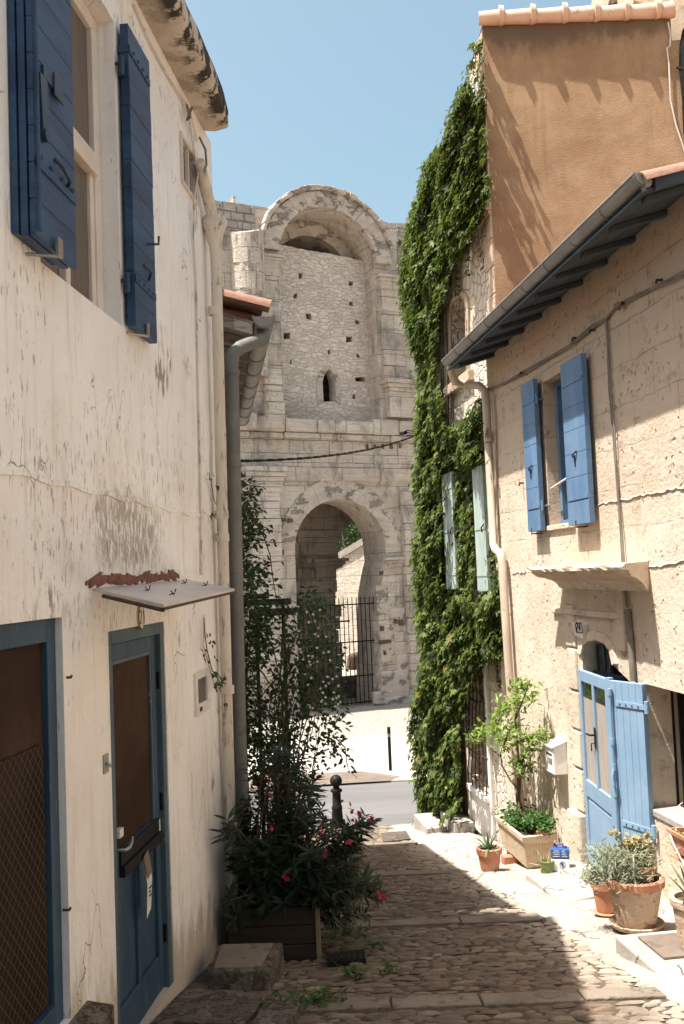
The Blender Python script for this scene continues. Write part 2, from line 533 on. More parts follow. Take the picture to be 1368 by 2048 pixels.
def m_glass_dark(name, col, rough=.12):
    k = Mt(name); o = k.ob()
    c = k.mix(k.ss(k.noise(o, 2.5, 4), .4, .7), col, tuple(x * .6 for x in col))
    return k.out(c, rough, None, .5)

def m_eave():
    k = Mt("mouldy_eave"); o = k.ob()
    c = k.mix(k.ss(k.noise(o, 3, 5), .4, .65), (.60, .50, .39), (.70, .61, .50))
    w = k.ss(k.noise(k.ob((1, 1, 1)), 4.2, 7, .72), .47, .56)
    ed = k.n('ShaderNodeAttribute', attribute_name='edge').outputs['Fac']
    w = k.ma('MINIMUM', k.ma('MULTIPLY', w, k.ma('ADD', .35, k.ma('MULTIPLY', ed, 1.3))), 1.0)
    c = k.mix(w, c, (.055, .045, .035))
    return k.out(c, .95, k.bump(k.noise(o, 18, 7, .7), .03))

def m_mesh_screen(name, a, b):
    """wire mesh in front of a brown blind"""
    k = Mt(name); u = k.uv(26, 26)
    v = k.n('ShaderNodeMapping', {'Vector': u, 'Rotation': (0, 0, math.radians(45))}).outputs[0]
    br = k.n('ShaderNodeTexBrick', {'Vector': v, 'Scale': 1.0, 'Mortar Size': .07, 'Brick Width': 1.0, 'Row Height': 1.0, 'Color1': (0, 0, 0, 1), 'Color2': (0, 0, 0, 1), 'Mortar': (1, 1, 1, 1)}, offset=0.0)
    c = k.mix(br.outputs['Fac'], k.mix(k.ss(k.noise(k.ob(), 1.2, 4), .35, .65), a, tuple(x * .5 for x in a)), b)
    return k.out(c, .85, None, .05)

def m_concrete():
    k = Mt("pale_concrete"); o = k.ob()
    c = k.mix(k.ss(k.noise(o, 1.3, 5, .65), .35, .66), (.31, .275, .235), (.385, .35, .31))
    c = k.mix(k.ma('MULTIPLY', k.ss(k.noise(o, 3.4, 7, .7), .53, .68), .55), c, (.27, .22, .17))
    c = k.mix(k.ma('MULTIPLY', k.ss(k.noise(o, 30, 5, .7), .56, .7), .4), c, (.24, .2, .16))
    e = k.vor(k.vadd(o, k.noisec(o, 3.5), .35), 1.25, 'DISTANCE_TO_EDGE')
    cr = k.ma('MULTIPLY', k.ss(e, .014, .004), k.ss(k.noise(o, 1.1, 3), .46, .54))
    c = k.mix(k.ma('MULTIPLY', cr, .8), c, (.12, .095, .07))
    h = k.ma('SUBTRACT', k.ma('ADD', k.noise(o, 3, 4), k.ma('MULTIPLY', k.noise(o, 28, 5, .7), .3)), k.ma('MULTIPLY', cr, .5))
    return k.out(c, .92, k.bump(h, .03))

M = dict(
    plaster=m_plaster(), stone=m_stone_wall(), ochre=m_render_brown(), eave=m_eave(),
    ivystone=m_rubble("pale_rubble", (.58, .49, .38), (.70, .62, .51), (.58, .50, .39), 4.6, .06, .03),
    infill=m_rubble("arena_infill", (.52, .445, .375), (.67, .585, .51), (.50, .43, .365), 6.2, .045, .018, .6),
    ashlar=m_ashlar("arena_ashlar", 1.75, .74, (.53, .455, .385), (.68, .595, .51), (.15, .135, .12), (.52, .40, .30), .008),
    smallblock=m_ashlar("arena_small_block", .46, .27, (.40, .36, .315), (.50, .45, .39), (.17, .16, .15), (.40, .35, .29), .016),
    vouss=m_plain("arena_voussoir", (.52, .44, .37), (.40, .345, .30), 1.8, .94, .06, 5, wear=(.14, .125, .11), wscale=1.9, wmin=.53, stretch=(1, 1, 1.6), wamt=.7),
    court=m_ashlar("court_wall", .8, .34, (.60, .52, .42), (.70, .62, .51), (.42, .35, .28), (.62, .53, .42), .008),
    teal=m_plain("teal_paint", (.021, .052, .090), (.038, .080, .122), 2, .5, .003, 30, wear=(.11, .135, .145), wscale=9, wmin=.62, stretch=(3, 3, .8)),
    tealpale=m_plain("faded_teal_paint", (.055, .09, .115), (.085, .125, .15), 3, .55, .003, 30, wear=(.25, .26, .25), wscale=9, wmin=.62),
    navy=m_plain("navy_paint", (.012, .040, .098), (.028, .078, .158), 2.2, .5, .004, 22, .45, wear=(.09, .12, .15), wscale=22, wmin=.66, stretch=(1, .5, 3)),
    blue=m_plain("blue_shutter_paint", (.088, .17, .29), (.145, .232, .345), 2.2, .6, .004, 26, wear=(.26, .29, .31), wscale=20, wmin=.66, stretch=(1, 1, .5)),
    sky=m_plain("pale_blue_paint", (.20, .315, .435), (.24, .355, .475), 3, .55, .002, 20, wear=(.30, .42, .52), wscale=14, wmin=.66, wamt=.5),
    mint=m_plain("mint_paint", (.30, .375, .33), (.40, .46, .41), 4, .6, .002, 20, wear=(.22, .25, .21), wscale=14, wmin=.6, stretch=(2, 2, .5)),
    white=m_plain("white_paint", (.66, .62, .56), (.74, .70, .64), 4, .5, .002, 20),
    cream=m_plain("cream_frame_paint", (.62, .53, .45), (.70, .61, .52), 4, .5, .002, 20, wear=(.45, .37, .3), wscale=20, wmin=.66),
    zinc=m_plain("zinc", (.20, .195, .18), (.27, .26, .235), 3, .55, .003, 14, .5, .35, wear=(.14, .13, .115), wscale=6, wmin=.58, stretch=(1, 1, 1)),
    pipecream=m_plain("cream_pipe", (.62, .53, .43), (.70, .62, .51), 3, .75, .006, 22, wear=(.30, .265, .21), wscale=10, wmin=.56, stretch=(2, 2, .5)),
    pipebeige=m_plain("beige_pipe", (.47, .37, .28), (.53, .43, .33), 3, .6, .002, 22, wear=(.36, .28, .2), wscale=8, wmin=.62),
    pipegrey=m_plain("grey_pipe", (.15, .145, .13), (.20, .19, .17), 3, .6, .002, 22, wear=(.10, .095, .085), wscale=8, wmin=.6),
    terra=m_plain("terracotta", (.42, .185, .105), (.50, .25, .15), 5, .8, .003, 40, wear=(.52, .36, .26), wscale=7, wmin=.58, wamt=.6),
    terraold=m_plain("limed_terracotta", (.46, .34, .24), (.55, .43, .32), 5, .9, .012, 26, wear=(.34, .17, .10), wscale=5, wmin=.53, stretch=(1, 1, 2.2), wamt=.7),
    rooftile=m_plain("roof_tile", (.27, .135, .09), (.33, .18, .125), 4, .85, .008, 20, wear=(.42, .32, .25), wscale=9, wmin=.57, wamt=.6),
    ridgetile=m_plain("pale_roof_tile", (.58, .38, .27), (.64, .46, .34), 4, .85, .006, 20, wear=(.30, .24, .19), wscale=9, wmin=.6, wamt=.6),
    trough=m_plain("sandstone_trough", (.52, .39, .26), (.60, .47, .33), 4, .9, .008, 30, wear=(.40, .27, .17), wscale=6, wmin=.56, wamt=.5),
    concrete=m_concrete(),
    darkstone=m_plain("worn_step_stone", (.12, .095, .074), (.185, .15, .115), 3, .93, .06, 9, wear=(.08, .063, .047), wscale=7, wmin=.5, wamt=.7),
    slab=m_plain("cross_slab", (.165, .13, .098), (.22, .18, .138), 3, .9, .02, 14, wear=(.16, .12, .09), wscale=5, wmin=.55, wamt=.6),
    joint=m_plain("lane_earth", (.085, .058, .038), (.14, .10, .068), 3, .95, .02, 30, wear=(.05, .035, .022), wscale=6, wmin=.55, wamt=.6),
    asphalt=m_plain("asphalt", (.125, .12, .115), (.15, .145, .14), .5, .93, .006, 60, wear=(.10, .097, .094), wscale=1.1, wmin=.56, wamt=.5, stretch=(.25, 2, 1)),
    pave=m_plain("sandy_pavement", (.36, .325, .27), (.42, .385, .33), .5, .94, .006, 40, wear=(.31, .26, .2), wscale=.9, wmin=.58, wamt=.5),
    gravel=m_plain("gravel", (.26, .23, .19), (.37, .335, .29), 8, .95, .02, 26, wear=(.18, .15, .12), wscale=14, wmin=.55),
    brickpave=m_plain("brown_paver", (.15, .115, .09), (.19, .15, .12), 2, .9, .006, 20, wear=(.12, .09, .07), wscale=6, wmin=.55),
    earth=m_plain("dry_ground", (.36, .31, .24), (.46, .40, .32), .05, .95, .02, 3),
    wooddark=m_plain("dark_wood", (.022, .016, .012), (.036, .026, .019), 3, .85, .004, 20, stretch=(1, 6, 6), wear=(.03, .022, .017), wscale=5, wmin=.52),
    woodgrey=m_plain("grey_board", (.17, .145, .12), (.24, .21, .175), 3, .85, .005, 22, stretch=(.6, 6, 6), wear=(.10, .08, .065), wscale=5, wmin=.54),
    eaveblue=m_plain("slate_blue_boards", (.045, .055, .065), (.065, .077, .088), 3, .8, .004, 22, wear=(.10, .10, .095), wscale=7, wmin=.6),
    woodlight=m_plain("raw_wood", (.16, .12, .075), (.21, .16, .10), 4, .85, .003, 20),
    iron=m_plain("black_iron", (.006, .006, .006), (.011, .010, .009), 8, .6, .001, 60, .2),
    rustiron=m_plain("rusty_iron", (.05, .032, .022), (.10, .055, .033), 20, .8, .002, 60),
    steelblue=m_plain("painted_ironwork", (.02, .045, .085), (.03, .06, .105), 8, .45, .001, 60, .5, .2),
    brassgrey=m_plain("dull_metal", (.30, .28, .25), (.38, .36, .32), 9, .4, .001, 60, .5, .7),
    black=m_plain("black_hole", (.006, .005, .004), (.01, .008, .006), 2, .9, 0),
    interior=m_plain("painted_dark_room", (.018, .015, .012), (.03, .025, .02), 2, .9, 0),
    glass=m_glass_dark("dark_glass", (.012, .013, .014), .08),
    blind=m_plain("brown_blind", (.040, .022, .014), (.075, .044, .028), 1.1, .8, .0015, 120, .08),
    curtain=m_plain("taupe_curtain", (.125, .098, .078), (.17, .135, .108), 9, .8, .004, 6, stretch=(9, 9, .3)),
    veil=m_plain("grey_net_curtain", (.30, .255, .215), (.42, .37, .32), 8, .8, .006, 5, stretch=(8, 8, .4)),
    screen=m_mesh_screen("mesh_screen", (.035, .023, .016), (.075, .055, .042)),
    paper=m_plain("paper", (.62, .60, .55), (.70, .68, .63), 6, .7, 0),
    mail=m_plain("white_enamel", (.74, .72, .68), (.80, .78, .74), 3, .4, .001, 20, .5),
    canblue=m_plain("blue_tin", (.02, .075, .26), (.03, .10, .31), 6, .4, .001, 30, .5),
    cangreen=m_plain("green_tin", (.14, .19, .06), (.20, .255, .09), 6, .5, .002, 30, wear=(.10, .13, .04), wscale=9, wmin=.58, stretch=(1, 1, .4)),
    ink=m_plain("black_ink", (.015, .015, .02), (.03, .03, .035), 9, .6, 0),
    brick=m_plain("brick", (.38, .16, .09), (.46, .22, .13), 7, .9, .006, 26, wear=(.5, .38, .3), wscale=9, wmin=.6, wamt=.6),
    brokenbrick=m_plain("broken_brick", (.20, .085, .06), (.28, .125, .09), 14, .95, .02, 24, wear=(.55, .42, .34), wscale=18, wmin=.58, wamt=.7),
    glasscanopy=m_plain("cloudy_glazing", (.50, .45, .42), (.58, .53, .49), 4, .35, .002, 20, .5),
    cable=m_plain("grey_cable", (.16, .135, .11), (.24, .205, .17), 5, .8, .001, 30),
    whitecable=m_plain("white_cable", (.55, .5, .44), (.62, .57, .5), 5, .7, .001, 30),
    soil=m_plain("soil", (.05, .033, .022), (.09, .06, .04), 12, .97, .02, 30),
    drygrass=m_leaf("dry_stalk", (.42, .32, .16), (.55, .44, .25), None, .2, .7),
    ivy=m_leaf("ivy_leaf", (.010, .023, .005), (.118, .160, .030), (.19, .16, .04), .22, .6),
    oleander=m_leaf("oleander_leaf", (.009, .02, .010), (.024, .044, .019), None, .15, .42),
    jasmine=m_leaf("jasmine_leaf", (.014, .034, .011), (.034, .068, .02), None, .18, .4),
    citrus=m_leaf("citrus_leaf", (.10, .19, .025), (.24, .33, .07), None, .35, .35),
    herb=m_leaf("herb_leaf", (.02, .065, .012), (.06, .13, .025), None, .25, .45),
    lavender=m_leaf("lavender_leaf", (.18, .20, .13), (.30, .31, .21), None, .2, .7),
    golden=m_leaf("golden_leaf", (.30, .24, .11), (.44, .36, .19), None, .3, .6),
    aloe=m_leaf("aloe_leaf", (.12, .17, .09), (.20, .25, .14), None, .1, .45),
    tree=m_leaf("tree_leaf", (.015, .04, .012), (.04, .08, .02), None, .2, .5),
    weed=m_leaf("weed_leaf", (.03, .07, .015), (.07, .13, .03), None, .25, .5),
    petal=m_leaf("pink_petal", (.36, .02, .055), (.52, .06, .12), None, .35, .5),
    whitepetal=m_leaf("white_petal", (.62, .58, .52), (.72, .70, .64), None, .3, .5),
    bark=m_plain("bark", (.075, .05, .033), (.13, .09, .06), 10, .9, .01, 30),
    stem=m_plain("brown_stem", (.07, .05, .033), (.11, .08, .05), 10, .85, .002, 40),
)
def m_cobble():
    k = Mt("cobble"); g = k.n('ShaderNodeNewGeometry'); r = g.outputs['Random Per Island']
    cr = k.n('ShaderNodeValToRGB', {0: r})
    e = cr.color_ramp.elements
    e[0].color = (.13, .095, .066, 1); e[1].color = (.27, .218, .163, 1)
    e.new(.35).color = (.18, .138, .10, 1); e.new(.6).color = (.165, .128, .097, 1); e.new(.8).color = (.215, .15, .10, 1)
    c = k.mix(k.ma('MULTIPLY', k.ss(k.noise(k.ob(), 20, 6, .7), .4, .7), .5), cr.outputs[0], (.11, .08, .055))
    c = k.mix(k.ma('MULTIPLY', k.ss(k.noise(k.ob(), 1.1, 4), .5, .7), .3), c, (.29, .235, .175))
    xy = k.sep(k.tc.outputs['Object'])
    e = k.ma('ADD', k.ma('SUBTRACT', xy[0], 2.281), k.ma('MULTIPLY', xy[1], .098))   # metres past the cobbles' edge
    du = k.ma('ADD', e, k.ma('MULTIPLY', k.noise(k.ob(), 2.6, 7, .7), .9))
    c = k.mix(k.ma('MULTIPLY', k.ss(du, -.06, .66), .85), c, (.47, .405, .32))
    return k.out(c, .85, k.bump(k.noise(k.ob(), 45, 6, .7), .012))
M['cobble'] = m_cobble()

# ------------------------------------------------------------------ ground, lane, road
mb = MB(); mb.add([(-700, -300, FLAT - .012), (700, -300, FLAT - .012), (700, 900, FLAT - .012), (-700, 900, FLAT - .012)], [(0, 1, 2, 3)])
struct(mb.build('ground', M['earth'], fix=False))

def laneX(y):                                   # right-hand edge of the cobbles
    return 1.42 - (y - 8.79) * 0.098
def grid_sheet(name, fn, us, vs, m):
    mb = MB(); n = len(vs)
    mb.add([fn(u, v) for u in us for v in vs], [(i * n + j, (i + 1) * n + j, (i + 1) * n + j + 1, i * n + j + 1) for i in range(len(us) - 1) for j in range(n - 1)])
    return mb.build(name, m, fix=False, smooth=True)
# the lane bed from behind the viewer to the road
struct(grid_sheet('lane_bed', lambda x, y: (x, y, lz(y) - .012), np.linspace(-4, 6, 12), np.linspace(-14, LANE_END, 60), M['joint']))
# cobbles: every stone its own small dome, laid in crooked rows
STRIPS = [3.35, 5.85, 8.28, 11.2, 14.3, 16.75]
mb = MB()
y = 2.2
prof = [-1, -.72, 0, .72, 1]
row = 0
while y < 17.0:
    dep = random.uniform(.05, .078)
    if any(abs(y + dep / 2 - s) < .16 for s in STRIPS):
        y += dep; continue
    x = -1.6 + random.uniform(0, .15)
    lim = laneX(y) + .16 + random.uniform(-.1, .12)
    tilt = math.sin(row * .37) * .02
    while x < lim - .02:
        w = random.choice((random.uniform(.07, .14), random.uniform(.1, .21)))
        if x + w > lim + .05: w = lim - x + .02
        if w > .06:
            hh = random.uniform(.010, .020); sk = random.uniform(-.016, .016); sk2 = random.uniform(-.013, .013)
            dz = random.uniform(-.008, .008)
            cx, cy = x + w / 2, y + dep / 2 + .018 * math.sin(x * 2.3 + row * .6) + tilt * (x + .2)
            vs = []
            for b in prof:
                for a in prof:
                    hx = (w / 2 - .006) * (1 - .18 * abs(b) ** 3); hy = (dep / 2 - .005) * (1 - .22 * abs(a) ** 3)
                    px = cx + a * hx + sk * b; py = cy + b * hy + sk2 * a
                    k = (1 - abs(a) ** 4) ** .55 * (1 - abs(b) ** 4) ** .55
                    vs.append((px, py, lz(py) - .014 + dz + hh * k + random.uniform(-.0025, .0025)))
            mb.add(vs, [(j * 5 + i, j * 5 + i + 1, j * 5 + i + 6, j * 5 + i + 5) for j in range(4) for i in range(4)])
        x += w
    y += dep; row += 1
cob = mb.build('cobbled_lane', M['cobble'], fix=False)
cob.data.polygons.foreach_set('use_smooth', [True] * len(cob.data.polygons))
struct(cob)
# flat slabs laid across the lane
mb = MB()
for s in STRIPS:
    x = -1.5
    while x < laneX(s) - .05:
        w = min(random.uniform(.45, .95), laneX(s) - x)
        y0, y1 = s - .12 + random.uniform(-.025, .025), s + .11 + random.uniform(-.025, .025)
        h = random.uniform(.004, .014)
        c = [(x + .006, y0), (x + w - .006, y0 + random.uniform(-.02, .02)), (x + w - .006, y1), (x + .006, y1 + random.uniform(-.02, .02))]
        mb.hexa([(a, b, lz(b) - .03) for a, b in c] + [(a, b, lz(b) + h) for a, b in c])
        x += w
struct(mb.build('slab_strips', M['slab'], bevel=.008))
# pale concrete apron along the right-hand houses, with a shallow dip along its edge
def apron(u, y):
    xr = 2.62 - (y - 8.0) * .1423
    x = laneX(y) + u * (xr + .06 - laneX(y)) + (.03 * math.sin(y * 1.7) + .02 * math.sin(y * 4.1) + .018 * math.sin(y * 11.3) + .014 * math.sin(y * 23.7)) * (1 - u)
    z = lz(y) - .012 + .026 * min(1, u / .16) + .05 * max(0, u - .42) + .006 * math.sin(x * 5 + y * 3)
    return (x, y, z)
struct(grid_sheet('pavement_apron', apron, [0, .1, .25, .42, .5, .62, .75, .88, 1], np.linspace(1.5, 17.25, 260), M['concrete']))
# rough stone slabs and earth along the left house
def lside(u, y):
    x = -1.35 + u * .62 + .05 * math.sin(y * 3.1) * u
    return (x, y, lz(y) + .035 * (1 - u) + .012 + .006 * math.sin(x * 9 + y * 5))
struct(grid_sheet('gutter_stones', lside, np.linspace(0, 1, 7), np.linspace(1.5, 8.2, 50), M['darkstone']))
# cross road, pavement, paved ramp and gravel in front of the amphitheatre
mb = MB(); mb.add([(-60, 17.2, FLAT), (60, 15.6, FLAT), (60, 19.0, FLAT), (-60, 22.9, FLAT)], [(0, 1, 2, 3)])
struct(mb.build('road', M['asphalt'], fix=False))
mb = MB(); mb.hexa([(-60, 22.9, FLAT - .2), (60, 19.0, FLAT - .2), (60, 26.6, FLAT - .2), (-60, 26.6, FLAT - .2),
                    (-60, 22.9, FLAT + .035), (60, 19.0, FLAT + .035), (60, 26.6, FLAT + .035), (-60, 26.6, FLAT + .035)])
struct(mb.build('pavement', M['pave'], fix=True))
mb = MB(); mb.add([(-60, 26.6, FLAT + .02), (60, 26.6, FLAT + .02), (60, 75, FLAT + .02), (-60, 75, FLAT + .02)], [(0, 1, 2, 3)])
struct(mb.build('gravel_forecourt', M['gravel'], fix=False))
rp = [atZ(px, py, FLAT + .042) for px, py in [(440, 1590), (600, 1572), (780, 1561), (800, 1552), (722, 1542), (600, 1548), (440, 1560)]]
mb = MB(); mb.add(rp, [tuple(range(len(rp)))])
struct(mb.build('paved_ramp', M['brickpave'], fix=False))

# ------------------------------------------------------------------ cream plastered house on the left
hb = (-1.1, 5.9, lz(5.9))
house = thing('plastered_house', 'cream plastered house with navy shutters and a teal door lining the shaded side', 'house', hb)
S_END = 1.93
TOP = 3.50
def rect(s0, z0, s1, z1): return [(s0, z0), (s1, z0), (s1, z1), (s0, z1)]
# openings
wS0, wS1, wZ0, wZ1 = -1.70, LW.s(243, 650), 1.39, LW.z(229, 46)
dS0, dS1 = LW.s(222, 1500), LW.s(338, 1600)
dZ1, dZ0 = LW.z(326, 1243), LW.z(350, 1962)
gS0, gS1, gZ0, gZ1 = -3.6, LW.s(130, 1500), -1.83, LW.z(116, 1235)
vent = LW.poly([(358, 262), (388, 300), (386, 386), (362, 366)])
vS0, vS1 = vent[0][0], vent[1][0]; vZ0, vZ1 = vent[3][1], vent[0][1]
outer = [(-14, -1.2), (-14, TOP), (S_END, TOP), (S_END, -3.4), (S_END, lz(LW.pt(S_END, 0).y) - .3), (-5, lz(LW.pt(-5, 0).y) - .3)]
outer = [(-14, lz(-8) - .3), (S_END, lz(7.9) - .3), (S_END, TOP), (-14, TOP)]
mb = MB()
mb.sheet(LW, outer, [rect(wS0, wZ0, wS1, wZ1), rect(dS0, dZ0, dS1, dZ1), rect(gS0, gZ0, gS1, gZ1), rect(vS0, vZ0, vS1, vZ1)], 0, .22)
# end wall, back and flat lid so the house casts a house's shadow
e0, e1 = LW.pt(S_END, 0), LW.pt(S_END, 0, -5)
mb.add([(e0.x, e0.y, -3.4), (e1.x, e1.y, -3.4), (e1.x, e1.y, TOP), (e0.x, e0.y, TOP)], [(0, 1, 2, 3)])
mb.build('wall', M['plaster'], house, fix=False)
mb = MB(); mb.wbox(LW, -14, S_END - .05, TOP + .05, TOP + .12, -5, -.1); mb.build('roof', M['rooftile'], house)
# eave slab: rounded edge, mouldy towards its lip
mb = MB()
N = 60
prof = [(0.0, 0.0), (.45, -.015), (.86, .0), (.97, .02), (1.0, .07), (.99, .14), (.93, .2), (.6, .22), (0, .23)]
for i in range(N + 1):
    s = -14 + (S_END - .30 + 14) * (1 - (1 - i / N) ** 1.0)
    if i == N: s = 1.64
    wd = .225 + max(0, (1.64 - s)) * .006
    wd = min(wd, .31) + random.uniform(-.008, .008)
    sc = 1.0 if i < N else .93
    for j, (o, z) in enumerate(prof):
        jit = random.uniform(-.006, .006) if 0 < j < 8 else 0
        mb.V.append(LW.pt(s + (0 if i < N else random.uniform(-.02, .03)), TOP - .02 + z + jit, o * wd * sc))
P = len(prof)
for i in range(N):
    for j in range(P - 1):
        mb.Fc.append((i * P + j, i * P + j + 1, (i + 1) * P + j + 1, (i + 1) * P + j))
mb.Fc.append(tuple(N * P + j for j in range(P)))
ev = mb.build('eave_slab', M['eave'], house, smooth=True)
at_ = ev.data.attributes.new('edge', 'FLOAT', 'POINT')
at_.data.foreach_set('value', [min(1, max(0, ([p[0] for p in prof][i % P] - .45) / .5)) for i in range(len(ev.data.vertices))])
# string course at floor level: a slightly proud seam
mb = MB(); zc = LW.z(100, 962)
n = 50
for i in range(n):
    s0 = -4 + (LW.s(398, 1032) + 4) * i / n; s1 = -4 + (LW.s(398, 1032) + 4) * (i + 1) / n
    j0, j1 = .008 * math.sin(i * 1.3), .008 * math.sin((i + 1) * 1.3)
    mb.hexa([LW.pt(s0, zc - .012 + j0, -.01), LW.pt(s1, zc - .012 + j1, -.01), LW.pt(s1, zc - .012 + j1, .010), LW.pt(s0, zc - .012 + j0, .010),
             LW.pt(s0, zc + .03 + j0, -.01), LW.pt(s1, zc + .03 + j1, -.01), LW.pt(s1, zc + .012 + j1, .010), LW.pt(s0, zc + .012 + j0, .010)])
mb.build('string_course', M['plaster'], house)
# upper window
win = MB()
fo = -.09
win.wbox(LW, wS1 - .10, wS1 - .002, wZ0, wZ1 - .002, fo - .05, fo)
win.wbox(LW, wS0, wS0 + .09, wZ0, wZ1 - .002, fo - .05, fo)
win.wbox(LW, wS0 + .09, wS1 - .10, wZ1 - .09, wZ1 - .002, fo - .05, fo)
win.wbox(LW, wS0 + .09, wS1 - .10, wZ0, wZ0 + .05, fo - .05, fo)
zt = LW.z(185, 330, fo)
win.wbox(LW, wS0 + .09, wS1 - .10, zt - .05, zt + .06, fo - .045, fo + .02)
win.wbox(LW, wS1 - .16, wS1 - .10, wZ0 + .05, zt - .05, fo - .045, fo - .01)
win.wbox(LW, -1.16, -1.10, wZ0 + .05, wZ1 - .09, fo - .04, fo + .006)
wf = win.build('window', M['cream'], house, bevel=.006)
mb = MB(); mb.wbox(LW, wS0 + .05, wS1 - .05, wZ0 + .02, wZ1 - .05, fo - .036, fo - .03); mb.build('pane', M['curtain'], wf)

def board_shutter(W, s0, s1, z0, z1, o0, o1, m, boards, parent, studs=True, end_layers=0, label=None):
    """solid shutter of horizontal boards"""
    mb = MB()
    h = (z1 - z0) / boards
    for i in range(boards):
        mb.wbox(W, s0, s1, z0 + i * h + .0015, z0 + (i + 1) * h - .0015, o0, o1 + random.uniform(-.0015, .0015))
    mb.wbox(W, s0 + .004, s1 - .004, z0 + .004, z1 - .004, o0 + .003, o1 - .004)
    o = mb.build('shutter', m, parent, bevel=.003, label=label)
    return o
def studs(W, pts, o, r, name, m, parent):
    mb = MB()
    for s, z in pts:
        c = W.pt(s, z, o)
        mb.tube([c - W.n * .004, c + W.n * r * .5, c + W.n * r], [r, r * .85, r * .3], 8)
    return mb.build(name, m, parent, smooth=True)
# near (folded, double thickness) and far shutter
nz0 = LW.z(79, 476, .10)
nS0, nS1 = LW.s(72, 470, .1), LW.s(154, 530, .1)
sh = board_shutter(LW, nS0, nS1, nz0, 3.06, .075, .10, M['navy'], 11, house, label='navy shutter folded double on the nearer side of the upper window')
mb = MB(); mb.wbox(LW, nS0 - .004, nS1 - .02, nz0, 3.06, .038, .068); mb.wbox(LW, nS0 - .012, nS1 - .05, nz0 + .01, 3.06, .004, .032)
mb.build('folded_leaf', M['navy'], sh, bevel=.003)
mb = MB()
mb.tube([LW.pt(nS0 + .012, nz0 + .02, .112), LW.pt(nS0 + .012, 3.0, .112)], .009)
mb.build('bolt_rod', M['navy'], sh, smooth=True)
mb = MB()
for zz in (nz0 + .31, nz0 + 1.32):
    mb.wbox(LW, nS0 + .02, nS1, zz - .018, zz + .018, .10, .106)
mb.build('strap_hinge', M['navy'], sh)
studs(LW, [(nS0 + .05 + i * .12, nz0 + .34 + (0.0)) for i in range(4)], .106, .013, 'stud', M['steelblue'], sh)
mb = MB(); c = LW.sz(96, 150, .11)
mb.wbox(LW, c[0] - .05, c[0] + .12, c[1] - .03, c[1] + .02, .10, .112)
mb.wbox(LW, c[0] + .05, c[0] + .15, c[1] - .06, c[1] + .04, .112, .12)
c2 = LW.sz(88, 205, .11)
mb.slab(LW, [(c2[0] - .04, c2[1] + .11), (c2[0] + .035, c2[1] + .11), (c2[0] + .05, c2[1]), (c2[0] + .015, c2[1] - .12), (c2[0] - .02, c2[1] - .12)], .10, .113)
mb.tube([LW.pt(c2[0], c2[1] - .14, .10), LW.pt(c2[0], c2[1] - .14, .125)], .028, 10)
mb.build('latch', M['steelblue'], sh, bevel=.002)
mb = MB(); c = LW.sz(127, 347, .11)
mb.tube([LW.pt(c[0] - .08, c[1] + .03, .104), LW.pt(c[0] - .05, c[1] + .01, .125), LW.pt(c[0] + .04, c[1] - .02, .125), LW.pt(c[0] + .07, c[1] - .03, .104)], .009, 8)
mb.build('pull_handle', M['steelblue'], sh, smooth=True)
mb = MB(); c = LW.sz(120, 516, .11)
mb.tube([LW.pt(c[0] - .12, nz0 - .035, .01), LW.pt(c[0] - .04, nz0 - .03, .13)], .008, 8)
mb.wbox(LW, c[0] - .06, c[0] - .01, nz0 - .03, nz0 + .05, .112, .13)
mb.build('shutter_catch', M['brassgrey'], sh, bevel=.003)

fS0, fS1 = LW.s(272, 640, .07), LW.s(315, 690, .07)
fz0, fz1 = LW.z(272, 652, .07), LW.z(272, 75, .07)
sh = board_shutter(LW, fS0, fS1, fz0, fz1, .022, .07, M['navy'], 11, house, label='far navy shutter opened flat against the wall')
mb = MB()
for zz in (LW.z(288, 150, .07), LW.z(290, 575, .07)):
    mb.wbox(LW, fS0 - .006, fS1 - .02, zz - .02, zz + .02, .070, .077)
    mb.wbox(LW, fS0 - .006, fS0 + .002, zz - .02, zz + .02, .018, .077)
mb.build('strap_hinge', M['navy'], sh)
for zz in (LW.z(288, 150, .07), LW.z(290, 575, .07)):
    studs(LW, [(fS0 + .06 + i * .09, zz + .0) for i in range(4)], .077, .012, 'stud', M['steelblue'], sh)
mb = MB()
for py in (150, 567):
    z_ = LW.z(240, py)
    mb.tube([LW.pt(wS1 + .01, z_ - .05, .035), LW.pt(wS1 + .01, z_ + .06, .035)], .016, 8)
    mb.tube([LW.pt(wS1 + .01, z_ + .02, .035), LW.pt(wS1 + .01, z_ + .02, -.02)], .010, 8)
mb.build('hinge_pin', M['steelblue'], sh, smooth=True)
mb = MB(); c = LW.sz(297, 488, .08)
mb.tube([LW.pt(c[0], c[1], .07), LW.pt(c[0] + .015, c[1], .135), LW.pt(c[0] + .015, c[1] + .045, .137)], .008, 8)
c = LW.sz(296, 545, .08)
mb.tube([LW.pt(c[0] - .05, c[1] + .03, .072), LW.pt(c[0], c[1], .10), LW.pt(c[0] + .05, c[1] - .03, .072)], .008, 8)
mb.build('shutter_hook', M['steelblue'], sh, smooth=True)
mb = MB(); mb.tube([LW.pt(fS0 + .05, fz0 - .02, .0), LW.pt(fS0 + .18, fz0 - .015, .085)], .008, 8)
mb.wbox(LW, fS0 + .17, fS0 + .20, fz0 - .015, fz0 + .06, .074, .09)
mb.build('shutter_catch', M['brassgrey'], sh, bevel=.003)

